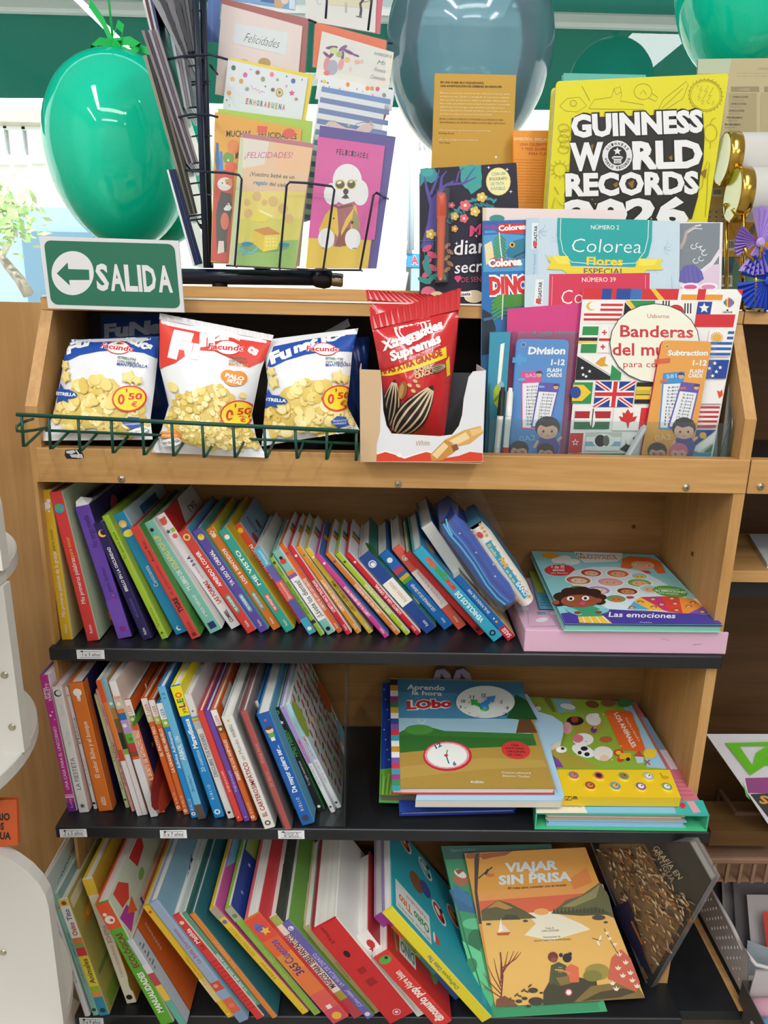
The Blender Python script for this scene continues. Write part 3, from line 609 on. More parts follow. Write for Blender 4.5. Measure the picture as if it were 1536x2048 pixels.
r2('thick white book with black sketched letters beside the magenta one',E2,(190,297),(292,284),(440,1425),(528,1418),'#dedede','#cdb2aa','#c98d8f',d=.2,txt=[('LA FIESTETA',.19,.45,.36,'#4a4a4c',{'b':-.005}),('van Tom',.54,.66,.28,'#b7b7ba'),('Texto',.78,.87,.24,'#c4c4c6')],dots=[('s',.5,.055,.3,'#3f6660'),('o',.5,.955,.34,'#2d2d30'),('o',.56,.957,.25,'#dedede')])
r2('narrow white book squeezed between the thick white and the orange book',E2,(310,292),(338,284),(575,1392),(612,1390),'#e2dfe0','#d8d4d0',d=.19,txt=[('Mañana',.55,.76,.5,'#3a3a3c'),('Esteban',.2,.42,.3,'#8a8a8c')],dots=[('o',.5,.05,.4,'#222226'),('o',.5,.935,.3,'#c9a24a')])
r2('orange hardcover with a white light bulb on its spine',E2,(338,260),(485,235),(618,1413),(742,1405),'#da762c','#241f4f','#d9702a',d=.2,board=.003,txt=[('El señor Búho y el bosque',.27,.71,.26,'#f6ead8',{'b': .005}),('AUZOU',.045,.115,.24,W_,{'b': .02})],dots=[('o',.5,.93,.28,'#f2f0ea'),('r',.5,.89,.11,'#f2f0ea'),('r',.5,.875,.1,'#dcd6cc')],cover=lambda a: [a.rect(0,0,.08,1,'#cf6d29')]+blobs(21,['#3a2f70','#1b1740','#4a3f8a'],6)(a) if False else a.rect(0,0,.08,1,'#cf6d29'))
r2('very thin dark green book in the gap right of the orange hardcover',E2,(562,300),(582,295),(835,1310),(855,1306),'#1f3b2c','#23402f',d=.17,Y=.05)
r2('thin pale yellow-green paperback next to the pink one',E2,(575,365),(603,362),(862,1382),(907,1378),'#c9d4a2','#cfd8ac',d=.18,txt=[('A POQUIL',.42,.56,.45,'#5f7040'),('ELEM',.17,.24,.4,'#2f3a26')],dots=[('o',.5,.075,.3,'#2c3326')])
r2('thin pink book with dark lettering beside the pale green paperback',E2,(590,318),(622,312),(917,1415),(948,1412),'#e5aba6','#d98a55',d=.18,txt=[('¿Dónde caray NADA?',.22,.58,.5,'#5a2f30',{'b': .01}),('PERE REBERT',.72,.88,.34,'#7d4a4a')])
r2('slim picture book fading from red-orange to white at its foot',E2,(592,238),(641,190),(970,1455),(1003,1445),'#e07a35','#c9a27a','#dfe4ea',d=.18,bands=[(0,.42,'#e4e4ea'),(.42,.5,'#c9482a'),(.85,1,'#d4572e')])
r2('slim picture book with a sky blue top and white foot',E2,(640,225),(690,213),(1015,1447),(1062,1432),'#7fb8d0','#b98a5f','#a9d0e0',d=.18,bands=[(0,.46,'#e3e3e9'),(.46,.5,'#8fb04a'),(.5,.62,'#2c3028'),(.62,.72,'#7a5a34'),(.72,.8,'#b07f42')],dots=[('o',.5,.83,.3,'#e8eef2')])
r2('white book with a colourful strip of little pictures on its spine',E2,(705,250),(772,235),(1090,1465),(1157,1455),'#eee9e4','#e3cdbf','#dfe3e2',d=.19,bands=[(0,.44,'#e4e3e8'),(.44,.46,'#d8643a'),(.46,.5,'#8f4a34'),(.5,.56,'#c23c3a'),(.56,.63,'#5fae3c'),(.63,.73,'#b79ad0'),(.73,.78,'#2f6db5'),(.78,.81,'#d9884a'),(.81,.88,'#cfc6b0'),(.88,.9,'#e3a39a')],dots=[('o',.4,.69,.3,'#e8dff0'),('o',.6,.59,.25,'#3a8a3a'),('o',.5,.845,.28,'#f0e7d0')],cover=blobs(23,['#d9a79a','#c9d4c0'],4))
def leer(lab,TL,TR,BL,BR,c,rc,title,pic,logo=W_,tc='#f4ead8',**k):
 return r2(lab,E2 if not k.pop('f',0) else F2,TL,TR,BL,BR,c,rc,c,d=k.pop('d',.185),board=.002,bands=[(.865,1,'#ebe9e6'),(.80,.865,pic)],txt=LEER(k.pop('lc','#d9652b'))+[(title,*k.pop('span',(.30,.74)),.40,tc,{'b': .02}),('B I B L I O',.07,.17,.3,'#f1e7da')],dots=[('o',.5,.833,.25,'#eadfae'),('o',.5,.035,.28,logo),('o',.5,.035,.14,c)],group='matching reader books with white heads on the middle shelf',**k)
leer('orange reader book with white head and dark fireworks cover',(838,410),(897,395),(1155,1430),(1232,1415),'#d9662b','#1f2247','EL SECRETO DEL RATONCITO PÉREZ','#6fae4a',cover=lambda a: [a.rect(0,.9,1,1,'#d9662b'),a.ell(.5,.83,.6,.05,'#5f9a3f'),a.ell(.5,.2,.7,.2,'#8f2f2f'),a.ell(.3,.1,.4,.12,'#b5462f'),a.ell(.75,.28,.14,.1,'#c9a13a'),a.ell(.6,.42,.09,.07,'#d4a59a')]+[a.star(random.Random(i).random(),.45+.3*random.Random(i+50).random(),.025,'#e0b93c') for i in range(14)])
leer('reader book set deeper, only its head showing behind the orange readers',(992,270),(1047,263),(1325,1300),(1380,1290),'#d9662b','#c96a35','CUENTO','#d8c9a0',Y=.05)
leer('orange reader book with white head, left one of the close pair',(998,397),(1061,385),(1322,1415),(1376,1410),'#da672c','#d4622a','EL PATITO FEO','#d9cfae',span=(.5,.76))
leer('orange reader book with white head, directly left of the blue reader',(1068,412),(1131,402),(1387,1445),(1437,1438),'#db6a2e','#cf5f28','LA GRANJA DEL ABUELO','#b5c05a',span=(.38,.76))
leer('blue reader book with a white head',(1138,440),(1202,430),(1455,1475),(1522,1460),'#1f87cf','#1b6fae','Adivina Adivinanza','#8cc04a',span=(.44,.76),lc='#2a7fc4',tc='#d6e8f4')
r2('light blue book with a small round green tree on its spine',F2,(-105,268),(-62,250),(226,1330),(307,1310),'#6ab5db','#1c5fa4','#2f86c4',d=.19,bands=[(0,.115,'#5a4c42')],txt=[('UN',.60,.64,.42,'#d9edf6',{'b': .02}),('ÁRBOL',.46,.58,.42,'#e3f2f8',{'b': .03}),('Rodari',.22,.34,.3,'#2c6a92'),('13',.92,.96,.4,'#2c7fb5')],dots=[('o',.5,.495,.22,'#4f8f3f')])
r2('thick book with a yellow head and bright blue spine',F2,(0,260),(77,250),(357,1320),(447,1305),'#1a84cb','#efe034','#efe034',d=.2,board=.0028,bands=[(.785,1,'#efdd1f')],txt=[('ya',.80,.84,.36,'#7a3f1f',{'b': .01}),('L',.845,.875,.5,'#8a2f6b',{'b': .04}),('E',.88,.91,.5,'#3f8f3f',{'b': .04}),('O',.915,.955,.5,'#e0662b',{'b': .04}),('Maravillosos',.54,.76,.38,'#eef5fa',{'b': .04}),('20 cuentos',.36,.525,.34,'#bcdcf0',{'b': .01}),('B I B L I O',.145,.26,.24,'#e0eef6')],dots=[('o',.5,.045,.3,'#e0eef6'),('o',.5,.045,.16,'#1a84cb')],cover=lambda a: [a.rect(0,0,1,.78,'#1a84cb'),a.text('El',(.25,.86),(.5,.86),.05,'#5f5a1f')])
r2('white book with a rainbow and star near its top',F2,(108,335),(166,318),(465,1325),(527,1315),'#dddbdb','#d3cfd2','#dfe0df',d=.195,board=.003,txt=[('DESCUBRE TUS PODERES',.35,.70,.40,'#4b4a52',{'b': .01})],bands=[(.80,.812,'#d98a3a'),(.812,.822,'#d9c04a'),(.822,.832,'#6fae6a'),(.832,.84,'#6a9fd0'),(.74,.80,'#b8b6c0')],dots=[('s',.5,.88,.22,'#5a6fb0'),('o',.5,.05,.2,'#2a2a2e')])
r2('plain red slim book with white script beside the purple one',F2,(215,465),(266,455),(540,1350),(593,1340),'#da4540','#c93c3a',d=.18,txt=[('La regla que no se olvida',.28,.47,.34,'#f4d4cc')],dots=[('r',.5,.04,.1,'#f4d4cc')])
r2('plain purple slim book with white script beside the red one',F2,(270,462),(322,450),(598,1348),(647,1340),'#6f4aa4','#5f3f94',d=.18,txt=[('El regalo que no se guarda',.28,.47,.34,'#d6c6ea')],dots=[('r',.5,.04,.1,'#d6c6ea')])
leer('orange reader book with white head, right of the plain purple book',(325,450),(376,440),(655,1345),(707,1335),'#dd6b2b','#d8662a','BEBÉS DE LOS ANIMALES','#8a5a34',f=1,span=(.38,.74),cover=lambda a: [a.rect(.15,.86,.5,.97,'#e9e4de'),a.rect(.5,.78,.9,.85,'#e9e4de')])
r2('broad white book with red letters, wrapped in clear film',F2,(412,510),(502,490),(762,1410),(854,1385),'#e2dfda','#cfd4d4','#c8d0d0',d=.2,txt=[('EL CARTERO',.11,.36,.34,'#a8343a',{'b': .02}),('SIMPÁTICO',.365,.60,.34,'#a8343a',{'b': .02}),('un Mundo',.62,.80,.28,'#7a7a7c'),('AHLBERG',.82,.93,.26,'#5f5f62')],dots=[('o',.5,.05,.26,'#4a4a4e'),('o',.5,.05,.14,'#e2dfda'),('s',.5,.965,.16,'#c9b45a')])
r2('deep pink book set back behind the clear wrapped red one',F2,(530,432),(572,418),(872,1325),(912,1318),'#a52a6d','#8a2238','#c22f86',d=.17,Y=.0,bands=[(.955,1,'#e3dfe0'),(.86,.90,'#c9a24a')])
r2('red book in a crumpled clear plastic sleeve',F2,(570,464),(612,450),(932,1418),(988,1408),'#bf4038','#6f5a5c','#8f3a3a',d=.19,txt=[('El libro',.38,.50,.34,'#d9a69c'),('Daisy hirst',.58,.74,.34,'#dcb0a6')],extra=lambda e,B,u,n,h,t,d: (lambda b: (b.obox(B-n*.0012-V((0,.0012,0))+u*.0005,(n*(t+.0024),V((0,d+.001,0)),u*(h+.006)),SLEEVE),b.build('plastic_sleeve',e)))(MB()))
r2('pale grey-white book set back right of the clear wrapped red one',F2,(652,390),(718,378),(985,1302),(1040,1290),'#e3e5e4','#2f77ac','#dfe3e2',d=.17,Y=.0,txt=[('K',.92,.95,.4,'#4a4a50')])
r2('bright blue book with a little child figure on its spine',F2,(697,490),(802,460),(1065,1382),(1167,1350),'#1f5fb2','#5f9fc0','#2f77b8',d=.19,board=.0016,txt=[('De mayor quiero ser...',.30,.72,.32,'#e7eef8',{'b': .03}),('B I B L I O',.13,.25,.22,'#dfe8f4')],dots=[('o',.5,.855,.28,'#f0c9a0'),('o',.5,.875,.28,'#5f3f2a',.5),('o',.5,.81,.24,'#5fae4a'),('r',.5,.78,.15,'#e9e9ef'),('r',.5,.945,.09,'#d84a6a'),('o',.5,.06,.28,'#3a3f5a')],cover=blobs(29,['#8fb54a','#d8c43a','#4aa0c0'],8))
r2('black book with bright green scrawled lettering',F2,(820,445),(884,418),(1190,1272),(1252,1258),'#1d1e20','#2a7a3a','#19352a',d=.18,txt=[('Tu rugido monstruoso',.26,.50,.26,'#d8d8d6'),('+Mis Pedos+',.54,.80,.52,'#4fbf4a',{'b': .0})],dots=[('s',.5,.87,.3,W_),('o',.5,.965,.26,'#4fbf4a'),('o',.5,.965,.15,'#1d1e20'),('o',.5,.05,.2,W_)])
def picto(lab,TL,TR,BL,BR,top,**k):
 return r2(lab,F2,TL,TR,BL,BR,'#dfe1e5',k.pop('rc','#d3dbe2'),top,d=.19,board=.0016,bands=[(.47,1,top)],txt=[('CUENTOS CLÁSICOS',.25,.455,.38,'#8f959c',{'b': .01}),('CON PICTOGRAMAS',.485,.70,.44,'#c24a4c',{'b': .02})],dots=[('o',.5,.055,.26,'#44494f')],**k)
picto('slim book with lilac upper half and white lower half',(885,422),(921,404),(1300,1278),(1337,1265),'#a58fd0')
def smallpics(a):
 a.rect(.02,.02,.98,.98,'#d3dade');rn = random.Random(5);cs = ['#c9683a','#8a6a4a','#cc3f4a','#d8a13a','#b5573a','#7f9f4a','#a8486a']
 for i in range(7):
  for j in range(14):
   a.ell(.12+i*.13+rn.uniform(-.03,.03),.07+j*.068+rn.uniform(-.012,.012),.04,.02,cs[rn.randrange(7)],rn.uniform(0,90),9)
 a.ell(.9,.5,.12,.16,'#d96a3a');a.ell(.05,.82,.09,.16,'#9bb04a');a.ell(.9,.12,.1,.1,'#7fb5d0')
picto('light blue and white book with many tiny pictures on its cover',(925,405),(969,392),(1345,1243),(1387,1230),'#a3d4e6',cover=smallpics)
# ------------------------------------------------------------------ bottom shelf, books leaning hard to the left
G4 = 'picture books on the bottom book shelf'
def r3(*a,**k): k.setdefault('group',G4);return book(a[0],a[1],Z3,*a[2:],**k)
r3('white book with grey lettering at the left end of the bottom shelf',G3,(70,328),(110,325),(380,1268),(418,1255),'#e0dcde','#b5c2bd','#dcdcdc',d=.22,txt=[('MARIPOSAS',.74,.90,.4,'#8f8f96'),('Cuentos para',.55,.72,.3,'#a3a3a8'),('Río de Papel',.26,.36,.36,'#8a8a90')],cover=lambda a: [a.text('Cuentos',(.1,.9),(.45,.94),.03,'#2f6b5a',shear=.3),a.rect(.85,0,1,1,'#5f9f90')])
r3('pale sea green book second from the left on the bottom shelf',G3,(145,425),(194,418),(437,1262),(484,1255),'#86bbae','#8aa6a2','#a9c9c2',d=.22,txt=[('cuentos por contar',.50,.70,.36,'#4a6f8f'),('rojo de otoño',.28,.44,.34,'#c2504f')],dots=[('o',.5,.05,.3,'#23403a'),('o',.5,.9,.22,'#cf7a4a')])
def osito(a):
 for x,y,rx,ry,c in ((.22,.74,.12,.06,'#c98a2c'),(.22,.74,.07,.035,'#e0b03a'),(.3,.6,.06,.09,'#8a4a2a'),(.55,.35,.14,.06,'#c9622f'),(.72,.55,.15,.05,'#8a8f96')): a.ell(x,y,rx,ry,c)
 a.rect(.05,.02,.95,.14,'#7fa33c');a.rect(.55,.14,.95,.26,'#b8303a');a.rect(.02,.9,.25,.98,'#d9cfae');a.rect(.05,.3,.95,.34,'#6f8a4a')
r3('board book banded in white, red, yellow and blue with an animal cover',G3,(192,455),(266,443),(487,1262),(551,1250),'#efe9dc','#a8a254','#d9d2bc',d=.2,bands=[(.945,1,'#efcf5a'),(.68,.945,'#f1efe9'),(.635,.68,'#e5884a'),(.595,.635,'#9aa85a'),(.525,.595,'#d8404a'),(.26,.525,'#f0d83f'),(.21,.26,'#a5c23a'),(.165,.21,'#e59a4a'),(0,.165,'#2f93b5')],
   txt=[('Osito',.70,.81,.42,'#b5343a',{'b': .02}),('Tito',.825,.92,.42,'#3f5a8a',{'b': .02}),('Animales',.285,.50,.46,'#26262a',{'b': .01})],dots=[('o',.5,.045,.3,'#1d3f4a'),('o',.5,.97,.24,'#8a5a34')],cover=osito)
r3('bright blue book set far back on the bottom shelf',G3,(372,185),(436,170),(560,700),(620,690),'#1c62b5','#2468b8','#1a5aa8',d=.15,Y=.06)
r3('book with yellow head and long cream spine on the bottom shelf',G3,(362,315),(441,302),(672,1178),(742,1168),'#e9e4cd','#bf9630','#e0bf35',d=.2,board=.003,bands=[(.88,1,'#e3c23a')],txt=[('BOHEMIA',.50,.64,.4,'#b56a5a'),('Cuentos extraordinarios',.22,.48,.3,'#c98a84')],dots=[('o',.5,.05,.3,'#25251f')],cover=blobs(31,['#c9a23a','#6a5a3a','#8a8f7a'],7))
r3('broad green crafts book with orange head and white capitals',G3,(452,490),(560,452),(912,1330),(1022,1268),'#5da62f','#cdd6c0','#e35a35',d=.2,tk=.80,bands=[(.80,1,'#e4552f')],txt=[('ECOLÓGICAS',.48,.76,.36,'#7a3324',{'b': .03}),('MANUALIDADES',.10,.44,.36,'#f0f2e6',{'b': .03})],dots=[('o',.45,.87,.34,'#e8e4dc'),('o',.3,.915,.14,'#e8e4dc'),('o',.55,.865,.12,'#c9523a')],
   cover=lambda a: [a.pg([(.08,.99),(.2,.99),(.3,.9),(.22,.84),(.1,.86)],'#d94a3a'),a.pg([(.02,.85),(.16,.84),(.2,.74),(.06,.7)],'#b0409a'),a.pg([(.12,.8),(.26,.83),(.24,.72)],'#e0693c'),a.pg([(.45,.99),(.75,.99),(.7,.9),(.5,.88)],'#cf3a3a'),a.ell(.85,.95,.08,.04,'#4fa05a'),a.ell(.5,.82,.06,.03,'#8fb55a')])
r3('small blue book showing only its head between green and orange books',G3,(655,555),(705,540),(800,850),(850,840),'#2f58b5','#d8d4cc','#2a52ae',d=.17,Y=.005)
r3('violet book with a peach corner peeping out behind the leaning orange cover',G3,(732,455),(786,432),(900,790),(950,780),'#4a2f86','#e59a78','#54338f',d=.17,Y=.0)
def orangeback(a):
 a.rect(.0,0,.13,1,'#b7c2cf');a.line([(.135,0),(.135,1)],.008,'#8c4019')
 for i in range(7): a.rect(.03,.62+i*.045,.06+.03*(i % 2),.64+i*.045,'#6a7482')
 for i in range(8): a.rect(.24,.62+i*.04,.27,.65+i*.04,'#dda27a')
 a.rect(.45,.42,.85,.60,'#8fa0bb');a.ell(.65,.5,.1,.06,'#d98a74');a.ell(.6,.46,.1,.05,'#e9e4de');a.rect(.45,.22,.88,.40,'#d7c0ae');a.ell(.6,.31,.07,.05,'#c46a5a');a.ell(.75,.30,.06,.05,'#7f96b0')
 a.rect(.62,.03,.95,.15,'#ecebea')
 for i in range(12): a.rect(.66+i*.02,.05,.667+i*.02+.004*(i % 3),.13,'#2a2a2c')
r3('book showing its orange back cover with barcode and two picture boxes',G3,(672,742),(712,726),(1048,1336),(1092,1306),'#c9cdd6','#cf642b','#c9682f',d=.16,bands=[(.62,.72,'#d9d4da'),(.48,.62,'#b5454f'),(.3,.48,'#e0bb4a'),(0,.3,'#5fae9a')],cover=orangeback)
r3('slim yellow book right of the orange back cover',G3,(785,508),(834,492),(1380,1280),(1424,1258),'#e5ba2e','#cfa52a','#e5ba2e',d=.19,txt=[('Cuentos divertidos',.30,.55,.3,'#a57f1c')],bands=[(.15,.36,'#e0c887')],dots=[('o',.5,.95,.22,'#c9502f'),('o',.5,.03,.14,'#f3e3a8')])
r3('grey-blue book with pink script and a red painted foot',G3,(825,482),(882,455),(1461,1312),(1540,1295),'#96a7c1','#7fa4b8','#8fa2bd',d=.21,bands=[(.0,.08,'#7f98bb'),(.08,.2,'#d8644a'),(.2,.27,'#8fa5c6'),(.27,.34,'#c94f3c')],txt=[('La Bella Durmiente',.50,.78,.34,'#b0427a')],dots=[('o',.5,.14,.3,'#e07a5a'),('o',.4,.31,.24,'#e2907a')],cover=lambda a: [a.text('La',(.3,.82),(.62,.86),.05,'#2a2030',bold=.01,shear=.2),a.ell(.45,.76,.1,.02,'#c2333a')])
r3('red ribbed book beside the grey-blue one',G3,(990,573),(1052,545),(1581,1292),(1630,1273),'#d63a38','#c9d3cf','#d2d8d4',d=.2,txt=[('Matilda',.74,.87,.46,'#f3e2da',{'b': .02}),('La',.68,.72,.4,'#7d1c20')],dots=[('o',.5,.93,.26,'#e0c9a0')],bands=[(.1+.035*i,.115+.035*i,'#c22f30') for i in range(14)])
r3('muted green book with a dark blue foot and pale lettering',G3,(1050,560),(1094,540),(1635,1281),(1681,1272),'#5f9278','#3f6f66','#57806f',d=.2,bands=[(0,.12,'#27425a')],txt=[('La niña que tenía dos papás',.26,.62,.36,'#e6ece4',{'b': .01}),('Mel Elliott',.14,.22,.3,'#c9d6cc')])
r3('tan-orange book with a dark teal night cover',G3,(1112,562),(1148,543),(1690,1284),(1730,1262),'#d98138','#33707a','#2f6670',d=.22,txt=[('Las aventuras',.5,.75,.3,'#e9b98a')],cover=lambda a: [a.rect(.15,.80,.5,.88,'#5f8f8f'),a.text('EL',(.2,.81),(.42,.81),.05,'#b5c2bb',bold=.02),a.pg([(.3,.52),(.5,.62),(.6,.55),(.85,.6),(.7,.45),(.4,.42)],'#1d2b30'),a.pg([(.2,.2),(.45,.3),(.9,.28),(.9,.12),(.3,.1)],'#27575f'),a.pg([(.5,.28),(.62,.24),(.7,.08),(.6,.07)],'#14262b'),a.ell(.57,.17,.04,.05,'#dfe0da')])
r3('lilac-grey book with an orange-brown spine set back on the bottom shelf',G3,(1118,290),(1150,276),(1400,760),(1440,745),'#c9733a','#ab9cab','#b3a3b3',d=.14,Y=.03)
r3('teal slim book set back before the yellow one on the bottom shelf',H3,(18,360),(46,350),(420,985),(450,970),'#2f8f90','#3a4a4a','#dfe3e0',d=.17,Y=.0)
r3('yellow book with grey emblem and worn lettering, middle of the bottom shelf',H3,(50,412),(90,390),(560,987),(596,970),'#e3c231','#cc5a9f','#ddb82f',d=.2,board=.003,bands=[(.91,1,'#a59a86')],txt=[('HISTORIAS Y FÁBULAS',.56,.82,.4,'#b99a2c',{'b': .01}),('Horror',.34,.50,.4,'#8f7f5a')],dots=[('o',.5,.875,.3,'#7a68a8'),('r',.5,.04,.06,'#5a4a1a')],cover=lambda a: [a.pg([(.4,1),(1,1),(1,.8),(.7,.85)],'#7fc0dc')])
r3('green book with grey head and dark starry cover',H3,(135,412),(178,385),(625,992),(662,978),'#90b94a','#27408f','#8fbf3f',d=.2,board=.003,bands=[(.89,1,'#a9a695')],txt=[('MÁS DE CUENTOS',.50,.78,.36,'#b9d080'),('POR PAÍSES',.34,.48,.34,'#b9d080')],dots=[('o',.5,.93,.3,'#5f8f4a'),('r',.5,.03,.06,'#3a4a1a')],cover=lambda a: [a.star(.3,.83,.04,'#cfd6e8'),a.star(.5,.93,.02,'#cfd6e8'),a.star(.2,.94,.02,'#8f9fd0'),a.pg([(.6,1),(1,1),(1,.7),(.62,.84)],'#9bb45a')])
r3('thick orange and pink storybook with curly number lettering',H3,(240,477),(336,430),(730,1038),(803,986),'#e58a36','#cf3b42','#d8606a',d=.21,board=.0035,bands=[(.80,1,'#e0503f'),(.66,.80,'#e2683a'),(.28,.5,'#e47a44'),(.12,.28,'#dd5f58'),(0,.12,'#d24a66')],txt=[('365',.46,.56,.40,'#4a3a7a',{'b': .02}),('Cuentos',.57,.78,.40,'#6a4f9a',{'b': .02})],dots=[('o',.45,.90,.26,'#7a5aa8'),('s',.6,.87,.3,'#e9c04a'),('o',.4,.935,.12,'#4f7fb5'),('o',.5,.05,.26,'#e9b63a'),('r',.5,.14,.14,'#efe3da')])
r3('cream book with an olive head, red foot and dark capitals',H3,(370,463),(424,436),(845,1009),(897,990),'#e6e0d0','#3a4038','#cfd4c4',d=.2,bands=[(.92,1,'#a9b25a'),(.18,.26,'#a79a4a'),(0,.18,'#b5434a')],txt=[('MÁGICOS PARA',.30,.53,.5,'#5a2f3f',{'b': .03}),('SERES FANTÁSTICOS',.54,.83,.5,'#5a2f3f',{'b': .03})],cover=blobs(37,['#2f352f','#6a8a4a','#c9c4b0'],6))
r3('violet-blue book with a green cover bearing a barcode',H3,(448,491),(492,463),(915,1013),(960,998),'#6c62ab','#6a9f45','#5a7f9a',d=.21,txt=[('LA HUELLA DE ZAPATO',.34,.68,.42,'#c6c2e6',{'b': .01}),('¿Cómo vuelan?',.12,.30,.42,'#d6d2ec')],dots=[('o',.5,.94,.3,'#e3e1f0'),('m',.5,.94,.2,'#6c62ab'),('o',.5,.04,.3,'#dcd9ee')],cover=lambda a: [a.rect(.12,.70,.5,.86,'#e9ebe6')]+[a.rect(.17+i*.022,.74,.178+i*.022+.004*(i % 3),.85,'#25282a') for i in range(13)])
r3('tan edged thick book left of the big red one',H3,(565,517),(604,500),(950,986),(990,976),'#b9a476','#e4e4df','#c9b48a',d=.19,txt=[('relatos',.4,.6,.4,'#8a7448')])
r3('big plain red book with a small dark emblem on its spine',H3,(610,528),(742,456),(1040,1038),(1180,968),'#cb2f32','#efefea','#a5262a',d=.2,board=.003,txt=[('El Principito',.83,.99,.12,'#571a1c',{'x': .34}),],dots=[('o',.46,.70,.10,'#2a1416',1.6),('r',.5,.40,.16,'#9f2428'),('r',.5,.52,.13,'#9f2428'),('o',.5,.07,.14,'#e9e4e0'),('o',.5,.07,.12,'#cb2f32'),('s',.5,.07,.09,'#e9e4e0')])
r3('slim pink book sunk between white page blocks',H3,(790,492),(834,478),(1120,960),(1160,945),'#d34f9a','#e5e4e6','#d9c9d4',d=.16,Y=-.005)
r3('white book with a red dragon shape on its spine',H3,(848,566),(924,522),(1190,1000),(1262,962),'#e9e6e2','#b52f35','#e7e4e0',d=.17,bands=[],dots=[('o',.6,.88,.22,'#c2333a',1.6),('s',.5,.83,.26,'#b52f35')])
r3('red pop-up dinosaur book lettered in white',H3,(950,680),(1032,652),(1300,1064),(1400,1020),'#d83b38','#c7362f','#d9d4d0',d=.17,txt=[('Abre bien',.53,.76,.36,'#f2e6e0',{'b': .02}),('dinosaurio pop',.06,.52,.44,'#f4ece6',{'b': .04})],dots=[('o',.5,.93,.36,'#5fa94a',.8),('o',.62,.945,.1,'#2a2a22')],
   cover=lambda a: [a.rect(.12,.56,.42,.82,'#eceae6'),a.text('DINO',(.27,.58),(.27,.8),.12,'#3f8f7a',bold=.03,up=(-1,0)),a.ell(.6,.55,.3,.12,'#3f7a3a'),a.ell(.7,.35,.25,.12,'#2f5a34'),a.ell(.4,.25,.2,.08,'#8ab04a'),a.line([(.1,.86),(.3,.9),(.6,.84)],.03,'#6fae4a')])
r3('book with a rainbow striped edge and purple, orange and green spine',H3,(955,457),(1004,430),(1400,905),(1440,880),'#b0429f','#d9d4e2','#c9b4d8',d=.18,bands=[(.86,1,'#a93fa0'),(.72,.86,'#e07a4a'),(.5,.72,'#9ab04a'),(.3,.5,'#4fa39b'),(0,.3,'#3f6fb0')],txt=[('Animales',.55,.7,.4,'#3a4a2a')])
def vehicles(a):
 a.rect(0.02,.0,1,1,'#2fa6b9');a.rect(.05,.62,.33,.97,'#dde4e2');a.rect(.05,.05,1,.09,'#48b3c4')
 a.text('Osito',(.21,.635),(.21,.79),.085,'#2f8a4a',bold=.03,up=(-1,0));a.text('Tito',(.21,.81),(.21,.94),.085,'#d8743a',bold=.03,up=(-1,0));a.text('Vehículos',(.285,.65),(.285,.86),.04,'#c2434f',up=(-1,0));a.text('Mi primer diccionario',(.095,.64),(.095,.95),.03,'#4a5a66',up=(-1,0))
 for cx,cy,c1,c2 in ((.50,.50,'#c23a3a','#e9e6df'),(.66,.32,'#d8503a','#e0b04a'),(.88,.26,'#4a8f5a','#e9e6df'),(.86,.62,'#7fb0c0','#e9e6df'),(.90,.85,'#c9452f','#e8d06a')):
  a.ell(cx,cy,.10,.065,'#e8ebe8',30);a.ell(cx,cy,.085,.05,c1,30);a.ell(cx+.01,cy+.015,.04,.022,c2,30);a.ell(cx-.04,cy-.04,.022,.016,'#2a2c30');a.ell(cx+.05,cy-.03,.022,.016,'#2a2c30')
 a.ell(.56,.74,.10,.07,'#8a5a34');a.ell(.6,.64,.08,.06,'#4a4f9a');a.ell(.16,.56,.04,.03,'#d8443a');a.ell(.16,.585,.05,.012,'#f0efe8')
r3('large teal-blue vehicles book with a yellow spine, leaning over the row',H3,(1000,432),(1037,366),(1545,1030),(1588,985),'#e6d535','#2fa6b9','#8f7fb0',d=.195,board=.003,txt=[('Osito Tito',.47,.60,.30,'#3f6a8a',{'x': .42,'b': .02}),('DePeques',.30,.46,.28,'#7a8a3a',{'x': .42,'b': .02})],cover=vehicles)
